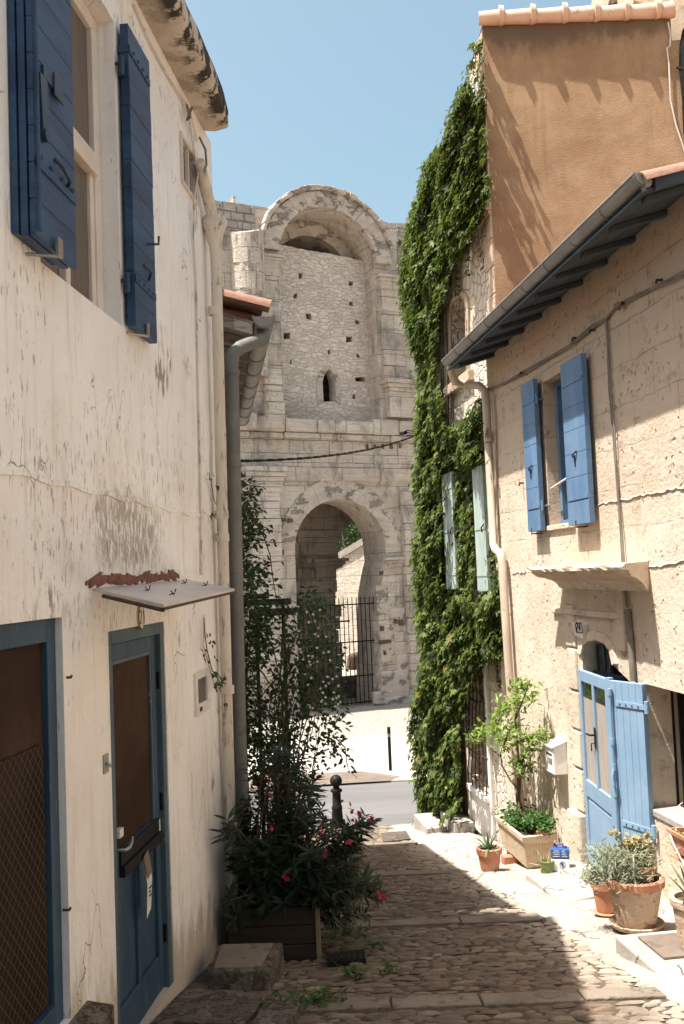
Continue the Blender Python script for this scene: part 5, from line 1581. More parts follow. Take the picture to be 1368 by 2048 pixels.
mb.wbox(RW, dh[7][0], dh[1][0], RW.z(1195, 1345, -.12) - .02, RW.z(1195, 1345, -.12) + .02, -.14, -.10)
mb.build('transom_grille', M['steelblue'], cot, smooth=True)
# number plaque 24 set in a pointed stone
P5 = RW.poly([(1148, 1246), (1161, 1238), (1170, 1248), (1169, 1277), (1154, 1271)], .03)
mb = MB(); mb.slab(RW, P5, -.01, .05); pl = mb.build('number_plaque', M['white'], cot, bevel=.004, label='pointed stone plaque with the number 24 above the door')
P4 = RW.poly([(1151, 1248), (1163.5, 1246), (1166, 1265.5), (1153.5, 1264.5)], .05)
mb = MB(); 
for i in range(4):
    mb.tube([RW.pt(*P4[i], .052), RW.pt(*P4[(i + 1) % 4], .052)], .005, 5)
c = RW.sz(1153.2, 1261.5, .05); digits(mb, RW, '24', c[0], c[1], .085, .053, .0065, -1)
mb.build('number', M['ink'], pl)
# glazed pale blue door leaf, a little open
dq = RW.hit(1167, 1530, .03)
GL = Wall(dq.x, dq.y, -1.6, -1)
ls1, ls0 = .03, GL.s(1226, 1560); lz0, lz1 = GL.z(1186, 1730), GL.z(1152, 1337)
LWd = ls1 - ls0
mb = MB(); st = .085
zl = GL.z(1184, 1568)
mb.wbox(GL, ls1 - st, ls1, lz0, lz1, -.045, 0); mb.wbox(GL, ls0, ls0 + st + .03, lz0, lz1, -.045, 0)
mb.wbox(GL, ls0 + st + .03, ls1 - st, lz1 - .11, lz1, -.045, -.001); mb.wbox(GL, ls0 + st + .03, ls1 - st, zl - .16, zl, -.045, -.001)
mb.wbox(GL, ls0 + st + .03, ls1 - st, lz0, lz0 + .16, -.045, -.001)
ms = (ls0 + st + .03 + ls1 - st) / 2
mb.wbox(GL, ms - .03, ms + .03, zl, lz1 - .11, -.045, -.001)
mb.wbox(GL, ls0 + st + .03, ls1 - st, lz0 + .16, zl - .16, -.035, -.016)
mb.wbox(GL, ls0 + st + .06, ls1 - st - .03, lz0 + .20, zl - .19, -.03, -.010)
dl = mb.build('door', M['sky'], cot, bevel=.006, label='pale blue glazed door leaf standing ajar')
mb = MB(); mb.wbox(GL, ls0 + st + .02, ls1 - st + .01, zl - .01, lz1 - .10, -.03, -.024); mb.build('glazed_panel', M['veil'], dl)
mb = MB(); mb.wbox(GL, ls0 + st + .02, ls1 - st + .01, lz1 - .26, lz1 - .10, -.0235, -.021); mb.build('upper_glass', M['glass'], dl)
mb = MB(); c = GL.sz(1190, 1470, .0)
mb.wbox(GL, c[0] - .02, c[0] + .02, c[1] - .12, c[1] + .07, 0, .006)
mb.tube([GL.pt(c[0], c[1], 0), GL.pt(c[0], c[1], .05), GL.pt(c[0] + .03, c[1], .055), GL.pt(c[0] + .12, c[1] - .005, .05)], .010, 8)
mb.tube([GL.pt(c[0], c[1] - .08, 0), GL.pt(c[0], c[1] - .08, .04), GL.pt(c[0], c[1] - .15, .04)], .006, 6)
mb.build('handle', M['iron'], dl, smooth=True)
# plank shutter door beside it
hq = RW.hit(1293, 1530, .05)
SW = Wall(hq.x, hq.y, -25, -1)
ss1 = SW.s(1226, 1530); sz1, sz0 = SW.z(1245, 1364), SW.z(1272, 1693)
mb = MB(); nbd = 5
for i in range(nbd):
    a, b = ss1 * i / nbd, ss1 * (i + 1) / nbd
    mb.wbox(SW, a + .002, b - .002, sz0 + random.uniform(-.006, .006), sz1, -.05, 0)
mb.wbox(SW, .004, ss1 - .004, sz0 + .012, sz1 - .004, -.046, -.004)
pk = mb.build('plank_door', M['sky'], cot, bevel=.004, label='pale blue plank shutter door with strap hinges and long bolt')
for py in (1411, 1650):
    mb = MB(); zz = SW.z(1262, py)
    mb.wbox(SW, -.03, ss1 * .80, zz - .022, zz + .022, 0, .009)
    mb.tube([SW.pt(-.045, zz - .05, .0), SW.pt(-.045, zz + .055, .0)], .022, 10)
    mb.build('strap_hinge', M['sky'], pk)
    studs(SW, [(ss1 * f, zz) for f in (.12, .3, .48, .66)], .009, .010, 'stud', M['steelblue'], pk)
mb = MB(); bs = ss1 - .045
mb.tube([SW.pt(bs, sz0 + .03, .03), SW.pt(bs, sz1 - .10, .03)], .014, 8)
for f in (.06, .30, .46, .62, .93):
    zz = sz0 + (sz1 - sz0) * f; mb.tube([SW.pt(bs, zz - .03, .028), SW.pt(bs, zz + .03, .028)], .022, 8)
zz = sz0 + (sz1 - sz0) * .40; mb.tube([SW.pt(bs, zz + .1, .03), SW.pt(bs - .01, zz, .06), SW.pt(bs - .02, zz - .07, .055)], .013, 8)
mb.build('bolt_rod', M['sky'], pk, smooth=True)
mb = MB(); mb.wbox(SW, ss1 + .003, ss1 + .06, sz0 + .05, sz1 + .02, -.06, -.012); mb.build('edge_post', M['sky'], pk, bevel=.004)
# stone threshold
mb = MB(); mb.wbox(RW, -1.15, dh[0][0] + .16, lz(10.4) - .1, door_z0, -.3, .30)
mb.build('threshold', M['concrete'], cot, bevel=.015)
# barred niche window at the right edge
mb = MB(); mb.wbox(RW, -3.0, nF + .02, nh[0][1] - .02, nh[1][1] + .02, -.33, -.31); nw = mb.build('niche_window', M['interior'], cot)  # backing painted dark to stand for the unlit room inside
mb = MB()
for i in range(7):
    s = RW.s(1350, 1500, -.26) - i * .13; mb.tube([RW.pt(s, nh[0][1], -.26), RW.pt(s, nh[1][1], -.26)], .013, 6)
mb.wbox(RW, RW.s(1343, 1500, -.28) - .03, RW.s(1343, 1500, -.28) + .04, nh[0][1], nh[1][1], -.31, -.25)
mb.build('bar', M['iron'], nw, smooth=True)
mb = MB(); mb.wbox(RW, -2.9, nF - .001, nh[0][1] - .05, nh[0][1] + .012, -.32, .012); mb.build('sill', M['concrete'], nw, bevel=.01)
# cables stapled to the front
mb = MB()
ln = [(968, 781), (1010, 764), (1050, 742), (1100, 713), (1140, 688), (1180, 655), (1212, 634), (1235, 610), (1270, 592), (1310, 572), (1345, 555), (1390, 530)]
for k in range(3):
    mb.tube([RW.hit(px, py + 2.2 * k + 1.6 * math.sin(i * 2.2 + k * 2), .02 + .008 * math.sin(i + k * 2)) for i, (px, py) in enumerate(ln)], .009, 6)
vl = [(1210, 636), (1214, 690), (1219, 780), (1226, 860), (1232, 960), (1241, 1060), (1247, 1150), (1253, 1215)]
for k in range(2):
    mb.tube([RW.hit(px + 2.4 * k + 1.2 * math.sin(i * 1.9 + k * 3), py, .02 + .006 * k) for i, (px, py) in enumerate(vl)], .009, 6)
mb.tube([RW.hit(1230, 612, .02), RW.hit(1245, 606, .05), RW.hit(1238, 618, .04)], .018, 6)
mb.tube([RW.hit(px, py, .03) for px, py in ((1000, 640), (1100, 590), (1200, 517), (1300, 430), (1380, 365))], .007, 6)
mb.build('cable', M['cable'], cot, smooth=True)
mb = MB(); mb.tube([RW.hit(1255, 1218, .03), RW.hit(1262, 1290, .03), RW.hit(1267, 1362, .03)], .030, 10); mb.tube([RW.hit(1255.5, 1222, .03), RW.hit(1256, 1230, .03)], .036, 10); mb.tube([RW.hit(1259, 1262, .03), RW.hit(1259.6, 1268, .03)], .036, 10)
mb.build('conduit', M['cable'], cot, smooth=True)
mb = MB(); mb.tube([RW.hit(px, py, .03) for px, py in ((986, 785), (990, 860), (992, 960), (990, 1080))], .012, 6); mb.wbox(RW, RW.s(991, 870), RW.s(984, 870), RW.z(988, 880), RW.z(988, 866), 0, .05)
mb.build('thin_conduit', M['pipebeige'], cot, smooth=True)
mb = MB()
for px, py in ((1155, 676), (1047, 966), (1049, 745), (1190, 660), (1325, 560)):
    s, z = RW.sz(px, py); mb.tube([RW.pt(s, z, -.01), RW.pt(s, z, .05), RW.pt(s - .01, z - .03, .06)], .012, 6)
mb.build('wall_hook', M['rustiron'], cot)

# ------------------------------------------------------------------ plants
def sample(poly, n):
    P = np.array(poly); out = []
    lo, hi = P.min(0), P.max(0)
    while sum(len(o) for o in out) < n:
        q = lo + rng.random((n * 2, 2)) * (hi - lo)
        out.append(q[inpoly(q, poly)])
    return np.concatenate(out)[:n]

# ivy over the rubble front
IVYP = [(950, 88), (932, 155), (908, 215), (888, 278), (852, 328), (836, 398), (816, 452), (806, 520), (803, 580), (812, 640), (826, 690), (838, 740), (839, 800), (833, 860), (836, 900), (829, 960), (838, 1020), (829, 1100), (830, 1150), (839, 1230), (845, 1310), (836, 1380), (820, 1430), (817, 1462), (827, 1520), (836, 1590), (846, 1650), (880, 1648), (914, 1618), (917, 1540), (914, 1470), (934, 1385), (950, 1330), (985, 1322), (1012, 1300), (1002, 1240), (1016, 1160), (1018, 1116), (1000, 1112), (984, 1080), (973, 1000), (967, 900), (970, 800), (956, 800), (938, 832), (900, 858), (882, 850), (880, 790), (862, 750), (866, 700), (880, 600), (886, 560), (912, 520), (942, 470), (976, 420), (986, 360), (964, 330), (976, 290), (971, 200), (973, 120), (962, 78)]
HOLE = [[(885, 955), (910, 948), (913, 1150), (893, 1172)], [(945, 938), (974, 932), (978, 1178), (951, 1184)], [(936, 1178), (962, 1178), (962, 1208), (936, 1208)]]
iv = thing('ivy', 'dense green ivy hanging over the front of the tall rubble house', 'ivy', IW.pt(3.6, lz(16.4)))
n = 90000
S_ = rng.uniform(-.35, 5.3, n); Z_ = rng.uniform(-4.35, 7.3, n)
d_ = np.array(IW.d); n_ = np.array(IW.n); q_ = np.array(IW.q)
lump = .16 + .10 * np.sin(S_ * 5.1 + np.sin(Z_ * 2.3) * 1.5) * np.cos(Z_ * 3.7 + S_ * 2) + .05 * np.sin(Z_ * 9 + S_ * 7)
O_ = .03 + np.clip(lump, .04, .5) * rng.random(n) ** .5 * 1.75
C = q_ + d_ * S_[:, None] + n_ * O_[:, None]; C[:, 2] = Z_
px = proj(C) + rng.normal(0, 4.5, (n, 2))
ok = inpoly(px, IVYP)
for h in HOLE: ok &= ~inpoly(px, h)
ok &= ~((np.sin(S_ * 3.3 + Z_ * 1.1) * np.sin(Z_ * 2.1 - S_ * 1.7 + 1.0) > .82) & (rng.random(n) < .8) & (Z_ < 4.6))
ok &= ~((px[:, 0] > 878) & (px[:, 0] < 990) & (px[:, 1] > 925) & (px[:, 1] < 1195) & (O_ > .19))
ok &= ~((S_ < .0) & (Z_ > 2.5) & (O_ > .12))
C = C[ok]; O2 = O_[ok]; m_ = len(C)
N_ = n_ * .75 + np.array([-.25, 0, .62]) + rnd(m_, .38)
T_ = np.array([0, 0, -1.0]) + n_ * .55 + rnd(m_, .38)
leaves('foliage', C, N_, T_, .05 + .085 * rng.random(m_) ** 1.4, 1.0, IVY, M['ivy'], iv)
Cr = []; Tr = []
mb = MB()
for k in range(34):
    x, y = random.choice([(900, 858), (925, 845), (880, 800), (866, 720), (884, 585), (912, 530), (940, 480), (968, 430), (968, 300), (966, 180), (1004, 1290), (960, 1335), (930, 1400), (1008, 1200), (916, 1500), (812, 640), (834, 900), (838, 1230)])
    s, z = IW.sz(x + random.uniform(-8, 14), y); L = random.uniform(.25, .85); pts = []
    for j in range(9):
        f = j / 8; p = IW.pt(s + .05 * math.sin(f * 4 + k), z - L * f, .03 + .03 * math.sin(f * 3 + k) ** 2); pts.append(p)
        for _ in range(3): Cr.append(p + Vector(rng.normal(0, .015, 3)) + IW.n * .02); Tr.append(Vector((random.uniform(-.6, .6), random.uniform(-.6, .6), -1)))
    mb.tube(pts, .005, 4)
mb.build('runner', M['bark'], iv, smooth=True)
Cr = np.array([tuple(c) for c in Cr]); m_ = len(Cr)
leaves('foliage', Cr, n_ * .9 + np.array([0, 0, .4]) + rnd(m_, .35), np.array([tuple(t) for t in Tr]), rng.uniform(.035, .075, m_), 1.0, IVY, M['ivy'], iv)
mb = MB()
for k in range(16):
    s = random.uniform(1.2, 4.2); z = random.uniform(2.0, 5.0) if s > 2 else 1.0
    pts = [IW.pt(3.2 + random.uniform(-.4, .8), lz(16.4), .06)]
    for j in range(1, 9):
        f = j / 8; pts.append(IW.pt(3.4 + (s - 3.4) * f + random.uniform(-.08, .08), lz(16.4) + (z - lz(16.4)) * f, .04 + random.uniform(0, .03)))
    mb.tube(pts, [.022 - .0018 * j for j in range(9)], 5)
mb.build('vine_stem', M['bark'], iv, smooth=True, split=False)

def shrub_stems(mb, base, tips, r0=.008, r1=.003, sag=.1, seg=5):
    for b, t in zip(base, tips):
        b, t = Vector(b), Vector(t)
        mid = b.lerp(t, .5) + Vector((random.uniform(-.06, .06), random.uniform(-.06, .06), sag * (t - b).length))
        pts = [(b * (1 - u) ** 2 + mid * 2 * u * (1 - u) + t * u * u) for u in np.linspace(0, 1, 7)]
        mb.tube(pts, [r0 + (r1 - r0) * i / 6 for i in range(7)], seg)

# wooden planter with the oleander
pz = lz(7.1)
pl_ = thing('wooden_planter', 'dark board planter box holding the oleander in the shade of the cream house', 'planter', (-.58, 7.35, pz))
mb = MB()
x0, x1, y0, y1, z0, z1 = -.90, -.30, 7.08, 7.62, lz(7.62) - .02, pz + .36
for i in range(3):
    a, b = pz - .02 + i * .128, pz + .10 + i * .128
    mb.box(x0, x1, y0, y0 + .025, a, b); mb.box(x0, x1, y1 - .025, y1, a - .05, b)
    mb.box(x0, x0 + .025, y0 + .026, y1 - .026, a - .05, b); mb.box(x1 - .025, x1, y0 + .026, y1 - .026, a - .05, b)
mb.build('boards', M['wooddark'], pl_, bevel=.004)
mb = MB(); mb.box(x1 + .002, x1 + .036, y0 - .012, y0 + .028, pz - .03, z1 + .03); mb.build('corner_post', M['woodlight'], pl_, bevel=.004)
mb = MB(); mb.box(x0 + .03, x1 - .03, y0 + .03, y1 - .03, z1 - .09, z1 - .05); mb.build('soil', M['soil'], pl_)
ol = thing('oleander', 'dark green oleander with pink flowers spilling from the board planter', 'oleander', (-.6, 7.35, z1))
OLP = [(442, 1640), (470, 1570), (512, 1505), (560, 1490), (606, 1510), (628, 1560), (640, 1610), (690, 1640), (722, 1640), (730, 1660), (715, 1700), (735, 1760), (728, 1830), (690, 1850), (640, 1835), (560, 1810), (500, 1820), (478, 1780), (470, 1700)]
tp = sample(OLP, 230)
tips = [atY(p[0], p[1], random.uniform(6.95, 7.9)) for p in tp]
tips += [atY(760, 1785, 6.9), atY(748, 1640, 7.2), atY(728, 1632, 7.3), atY(742, 1770, 6.95), atY(456, 1640, 6.95), atY(450, 1665, 6.9), atY(468, 1840, 6.95), atY(462, 1800, 6.9)]
tips = [t for t in tips if LW.n.dot(t - LW.q) > .05 or t.y > 7.75]
bs = [Vector((random.uniform(-.8, -.4), random.uniform(7.2, 7.5), z1 - .06)) for _ in tips]
mb = MB(); shrub_stems(mb, bs, tips, .009, .0035, .12); mb.build('stem', M['stem'], ol, smooth=True, split=False)
C = []; N = []; T = []; S = []
for b, t in zip(bs, tips):
    d = (t - b).normalized()
    for w in range(8):
        c = t - d * (.022 * w) * random.uniform(.8, 1.2)
        for k in range(3):
            r = Vector(rng.normal(0, 1, 3)); r = (r - d * r.dot(d)).normalized()
            C.append(c); T.append(d * random.uniform(.2, .9) + r - Vector((0, 0, .10 * w))); N.append(d * .8 - r * .3 + Vector((0, 0, .4))); S.append(random.uniform(.085, .145))
leaves('foliage', C, N, T, S, .19, LANCE, M['oleander'], ol)
def blossom(c, n, r, m, name, parent):
    C = []; N = []; T = []; S = []
    for i in range(n):
        cc = Vector(c) + Vector(rng.normal(0, r * .6, 3)); ax = Vector(rng.normal(0, 1, 3)) + Vector((.2, -1, .5)); ax.normalize()
        u = ax.orthogonal().normalized(); v = ax.cross(u); ph = random.uniform(0, 6)
        for k in range(5):
            a = ph + 2 * math.pi * k / 5
            C.append(cc); T.append(u * math.cos(a) + v * math.sin(a) + ax * .35); N.append(ax); S.append(r * random.uniform(.8, 1.1))
    return leaves(name, C, N, T, S, .85, LANCE, m, parent)
for (x, y, r, n, Y) in [(704, 1618, .030, 4, 7.2), (721, 1624, .028, 3, 7.2), (745, 1637, .032, 5, 7.15), (711, 1642, .026, 3, 7.2), (643, 1661, .028, 3, 7.0), (698, 1683, .03, 3, 7.0), (650, 1708, .03, 4, 6.95), (572, 1756, .032, 4, 6.9), (763, 1791, .036, 5, 6.85), (541, 1650, .026, 3, 7.0), (541, 1590, .024, 2, 7.1), (684, 1601, .02, 2, 7.2)]:
    blossom(atY(x, y, Y), n, r * .68, M['petal'], 'flower', ol)
fp = ground(543, 1962, .02)
ft = thing('fallen_blossom', 'fallen pink oleander blossom lying on the dark paving below the planter', 'blossom', fp)
blossom(fp, 2, .028, M['petal'], 'petals', ft)

# jasmine climbing past the corner, on a dark trellis
ts = thing('trellis', 'dark wooden trellis bars half buried in the white flowered jasmine', 'trellis', atY(540, 1900, 9.7))
mb = MB()
for a, b, y, h in ((485, 538, 1194, .05), (490, 582, 1206, .06), (498, 604, 1226, .07)):
    p, q = atY(a, y, 9.7), atY(b, y + 3, 9.7); q.z = p.z
    mb.obox((p + q) / 2, (q - p) / 2, (0, .02, 0), (0, 0, h / 2))
p = atY(566, 1226, 9.72); mb.tube([(p.x, 9.73, lz(9.73) - .05), (p.x, 9.73, p.z + .14)], .018, 8)
p = atY(512, 1226, 9.72); mb.tube([(p.x, 9.73, lz(9.73) - .05), (p.x, 9.73, p.z + .2)], .018, 8)
mb.build('bars', M['wooddark'], ts, split=False)
jm = thing('jasmine', 'tall loose jasmine climbing up the corner beside the grey downpipe', 'jasmine', (-.85, 8.7, lz(8.7)))
J1 = [(464, 955), (480, 965), (500, 985), (512, 1030), (522, 1070), (505, 1110), (528, 1160), (545, 1215), (530, 1280), (512, 1350), (505, 1440), (495, 1540), (480, 1590), (470, 1400), (464, 1150)]
J2 = [(560, 1270), (585, 1210), (618, 1185), (650, 1215), (672, 1290), (683, 1380), (686, 1460), (672, 1500), (640, 1520), (600, 1490), (570, 1440), (560, 1350)]
J3 = [(490, 1220), (560, 1225), (570, 1330), (560, 1440), (615, 1510), (635, 1550), (615, 1590), (560, 1610), (500, 1590), (490, 1450), (500, 1330)]
vines = []
def vine(px, yy0, yy1, wob, tw=0):
    pts = []
    m = 16
    Y = random.uniform(8.5, 9.3)
    for i in range(m + 1):
        f = i / m; y = yy0 + (yy1 - yy0) * f
        x = px[0] + (px[1] - px[0]) * f + wob * math.sin(f * 7 + tw) + random.uniform(-3, 3)
        pts.append(atY(x, y, Y + .15 * math.sin(f * 5 + tw)))
    vines.append(pts)
for k in range(12): vine((random.uniform(480, 500), random.uniform(470, 495)), 1780, random.uniform(960, 1250), 8, k)
for k in range(8): vine((random.uniform(540, 575), random.uniform(560, 572)), 1780, random.uniform(1240, 1400), 6, k)
for k in range(20): vine((random.uniform(540, 580), random.uniform(585, 680)), random.uniform(1500, 1780), random.uniform(1200, 1430), 10, k)
for k in range(16): vine((random.uniform(480, 570), random.uniform(500, 660)), random.uniform(1300, 1500), random.uniform(1450, 1640), 16, k)
for a in ([(500, 1020), (528, 1075), (540, 1110), (546, 1160), (560, 1240)], [(665, 1470), (690, 1495), (694, 1530), (700, 1545)], [(480, 960), (496, 970), (526, 974)], [(505, 1230), (545, 1290), (560, 1360), (520, 1430)]):
    vines.append([atY(x, y, 8.9) for x, y in a])
mb = MB()
for v in vines: mb.tube(v, [.008 - .005 * i / (len(v) - 1) for i in range(len(v))], 5)
mb.build('stem', M['stem'], jm, smooth=True, split=False)
Cp = []
for poly, n, sp in ((J1, 2600, .05), (J2, 1350, .05), (J3, 600, .05)):
    k = max(12, n // 22)
    cl = sample(poly, k)
    cY = rng.uniform(8.45, 9.4, k)
    ctr = np.array([atY(c[0], c[1], y) for c, y in zip(cl, cY)])
    Cp.append(ctr[rng.integers(0, k, n)] + rnd(n) * np.array([.06, .07, .07]))
for v in vines:
    for _ in range(16):
        i = rng.integers(2, len(v)); Cp.append((np.array(v[i - 1]) + (np.array(v[i]) - np.array(v[i - 1])) * rng.random() + rng.normal(0, .03, 3))[None])
Cp = np.concatenate(Cp); m_ = len(Cp)
leaves('foliage', Cp, rnd(m_, .5) + [0.1, -.3, .8], rnd(m_, .6) + [0.2, -.2, -.5], rng.uniform(.040, .070, m_), .5, LANCE, M['jasmine'], jm)
fl = sample([(590, 1215), (618, 1190), (650, 1215), (672, 1300), (685, 1400), (680, 1480), (610, 1440), (600, 1330)], 70)
C = []; N = []; T = []; S = []
for p in fl:
    c = atY(p[0], p[1], random.uniform(8.3, 8.6)); ax = Vector((random.uniform(-.5, .5), -1, random.uniform(0, .9))).normalized(); u = ax.orthogonal().normalized(); v = ax.cross(u); ph = random.uniform(0, 6)
    for k in range(5):
        a = ph + 1.2566 * k; C.append(c); N.append(ax); T.append(u * math.cos(a) + v * math.sin(a)); S.append(.014)
leaves('blossoms', C, N, T, S, .6, LANCE, M['whitepetal'], jm)
# sprigs creeping on the cream wall
sp_ = thing('creeper', 'thin ivy creeper with small dark leaves clinging to the cream house\'s downpipe', 'creeper', LW.pt(1.7, -1.2, .03))
C = []
for x, y, n in ((418, 1285, 3), (412, 1310, 4), (425, 1320, 3), (428, 1345, 7), (440, 1362, 12), (436, 1372, 8), (424, 1030, 5), (428, 975, 4), (421, 955, 3), (420, 1268, 2), (450, 1400, 3)):
    for _ in range(n): C.append(LW.hit(x + random.uniform(-7, 7), y + random.uniform(-7, 7), .05 + random.uniform(0, .06)))
m_ = len(C)
leaves('foliage', C, rnd(m_, .3) + np.array(LW.n) + [0, -.3, .4], rnd(m_, .6) + [0, 0, -.5], rng.uniform(.03, .045, m_), .7, LANCE, M['jasmine'], sp_)
mb = MB(); mb.tube([LW.hit(x, y, .03) for x, y in ((408, 1235), (410, 1270), (414, 1300), (424, 1340), (440, 1365), (450, 1375))], .004, 5); mb.tube([LW.hit(x, y, .03) for x, y in ((418, 945), (424, 975), (428, 1000), (436, 1015), (428, 1035))], .003, 5)
mb.build('stem', M['stem'], sp_, split=False)

# ------------------------------------------------------------------ things in the lane
stp = thing('stone_step', 'worn concrete step block with a rough cut top against the cream house wall', 'step', (-.66, 6.45, lz(6.4)))
mb = MB(); zt_ = lz(6.2) + .115
mb.hexa([(-.93, 6.24, lz(6.2) - .05), (-.55, 6.23, lz(6.2) - .05), (-.49, 6.74, lz(6.78) - .05), (-.93, 6.74, lz(6.78) - .05), (-.93, 6.25, zt_), (-.56, 6.24, zt_), (-.50, 6.73, zt_ - .01), (-.93, 6.74, zt_ - .01)])
mb.build('block', M['darkstone'], stp, bevel=.018)
mb = MB(); mb.hexa([(-.90, 6.29, zt_ - .02), (-.61, 6.28, zt_ - .02), (-.56, 6.69, zt_ - .02), (-.90, 6.70, zt_ - .02), (-.90, 6.29, zt_ + .010), (-.61, 6.28, zt_ + .010), (-.56, 6.69, zt_ + .003), (-.90, 6.70, zt_ + .003)])
mb.build('rough_top', M['slab'], stp, bevel=.006)
for i, (P, lab) in enumerate((([(-1.12, 5.45), (-.62, 5.40), (-.55, 5.95), (-.80, 6.12), (-1.05, 6.1)], 'broad worn paving stone in front of the concrete step block'), ([(-.60, 5.30), (-.40, 5.28), (-.34, 5.75), (-.52, 5.90)], 'narrow cracked paving stone beside the cobbles near the step block'), ([(-1.15, 4.6), (-.65, 4.55), (-.60, 5.32), (-1.1, 5.40)], 'worn doorstep paving stone below the teal door'))):
    c = (sum(p[0] for p in P) / len(P), sum(p[1] for p in P) / len(P))
    t = thing('paving_stone', lab, 'paving stone', (c[0], c[1], lz(c[1])), 'worn paving stones beside the cream house')
    mb = MB(); k = len(P)
    mb.add([(x, y, lz(y) - .04) for x, y in P] + [(x, y, lz(y) + .045 + random.uniform(-.004, .004)) for x, y in P], [tuple(range(k, 2 * k))] + [(a, (a + 1) % k, k + (a + 1) % k, k + a) for a in range(k)])
    mb.build('stone', M['darkstone'], t, bevel=.007)
def on_lane_plate(name, lab, cat, pts, m, h=.012, slots=0, ms=None):
    P = [ground(x, y, .0) for x, y in pts]
    c = sum(P, Vector()) / len(P)
    t = thing(name, lab, cat, c)
    mb = MB(); k = len(P)
    mb.add([p - Vector((0, 0, .02)) for p in P] + [p + Vector((0, 0, h)) for p in P], [tuple(range(k, 2 * k))] + [(a, (a + 1) % k, k + (a + 1) % k, k + a) for a in range(k)])
    mb.build('plate', m, t, bevel=.003)
    if slots:
        mb = MB()
        for i in range(slots):
            f = (i + .5) / slots
            a, b = P[0].lerp(P[1], f), P[3].lerp(P[2], f)
            a, b = a.lerp(b, .12), a.lerp(b, .88)
            mb.obox((a + b) / 2 + Vector((0, 0, h + .002)), (b - a) / 2, (P[1] - P[0]).normalized() * .010, (0, 0, .003))
        mb.build('slots', ms, t, split=False)
on_lane_plate('drain_grate', 'dark iron drain grate set in the cobbles beside the planter', 'drain', [(655, 1932), (732, 1924), (730, 1905), (655, 1913)], M['iron'], .026, 7, M['black'])
on_lane_plate('drain_cover', 'dark square drain cover near the lower end of the cobbles', 'drain', [(768, 1686), (822, 1680), (812, 1664), (762, 1668)], M['darkstone'], .02)
for i, (x, y, n, sp, lab) in enumerate(((600, 2004, 60, .10, 'low green weed tuft on the slab edge close to the step block'), (650, 1996, 40, .07, 'flat weed patch creeping along the slab strip'), (705, 1945, 30, .05, 'small weed sprouting just in front of the drain grate'), (775, 1938, 16, .035, 'tiny weed among the cobbles past the grate'), (690, 1862, 60, .10, 'bushy dark weed at the planter\'s outer foot'), (750, 1888, 12, .03, 'single weed sprig in the cobbles above the grate'), (840, 1648, 40, .09, 'green weed at the foot of the ivy'), (1000, 1652, 14, .04, 'small weed beside the white house steps'))):
    p = ground(x, y, .03)
    t = thing('weed', lab, 'weed', p, 'weeds in the paving')
    m_ = n * 3
    leaves('foliage', np.array(p) + rnd(m_) * np.array([sp, sp * .8, .018]), rnd(m_, .5) + [0, 0, 1], rnd(m_, 1) + [0, 0, .5], rng.uniform(.022, .05, m_), .4, LANCE, M['weed'], t)
# bollards
bc = atY(672, 1562, 17.05)
bo = thing('bollard', 'black ball topped bollard at the foot of the cobbled lane', 'bollard', (bc.x, bc.y, -4.25))
mb = MB(); zb_ = bc.z
mb.lathe((bc.x, bc.y, 0), [(0, zb_ + .105)] + [(.103 * math.sin(t), zb_ + .105 * math.cos(t)) for t in np.linspace(.25, 2.7, 12)] + [(.05, zb_ - .10), (.06, zb_ - .125)], 24); mb.build('ball', M['iron'], bo, smooth=True)
mb = MB(); mb.lathe((bc.x, bc.y, 0), [(.06, zb_ - .125), (.098, zb_ - .14), (.098, zb_ - .175), (.07, zb_ - .19), (.075, zb_ - .40), (.09, zb_ - .42), (.09, zb_ - .46), (.085, zb_ - .48), (.10, -4.12), (.13, -4.10), (.13, -4.28)], 20); mb.build('shaft', M['iron'], bo, smooth=True)
bb = atZ(781, 1541, FLAT + .035); bt = (1541 - 1456) / F * bb.y
b2 = thing('bollard', 'slim dark straight bollard standing alone on the sunny pavement', 'bollard', bb)
mb = MB(); mb.lathe((bb.x, bb.y, 0), [(0, bb.z + bt), (.028, bb.z + bt), (.036, bb.z + bt - .01), (.036, bb.z + bt - .10), (.036, bb.z)], 16); mb.build('post', M['iron'], b2, smooth=True)
mb = MB(); mb.lathe((bb.x, bb.y, 0), [(.038, bb.z + bt - .14), (.0385, bb.z + bt - .15), (.0385, bb.z + bt - .20), (.038, bb.z + bt - .21)], 16); mb.build('band', M['brassgrey'], b2, smooth=True)
# cable strung across the lane
A1, B1 = atY(482, 922, 8.15), IW.hit(838, 868, .25)
oc = thing('overhead_cable', 'twisted dark cable strung across the lane in front of the amphitheatre', 'cable', (A1 + B1) / 2)
mb = MB()
for k in range(2):
    mb.tube([A1.lerp(B1, f) - Vector((0, 0, .10 * 4 * f * (1 - f))) + Vector((.006 * math.cos(f * 90 + k * math.pi), 0, .006 * math.sin(f * 90 + k * math.pi))) for f in np.linspace(0, 1, 60)], .009, 6)
mb.build('strand', M['iron'], oc, smooth=True, split=False)
mb = MB()
for k in range(3): mb.tube([IW.hit(800 + 6 * k, 868 + 2 * k, .5), IW.hit(815, 860 + 5 * k, .4), IW.hit(838, 866 + 3 * k, .25)], .010, 6)
mb.tube([IW.hit(802, 867, .5), IW.hit(812, 865, .45)], .03, 8)
mb.build('splice', M['iron'], oc, smooth=True, split=False)

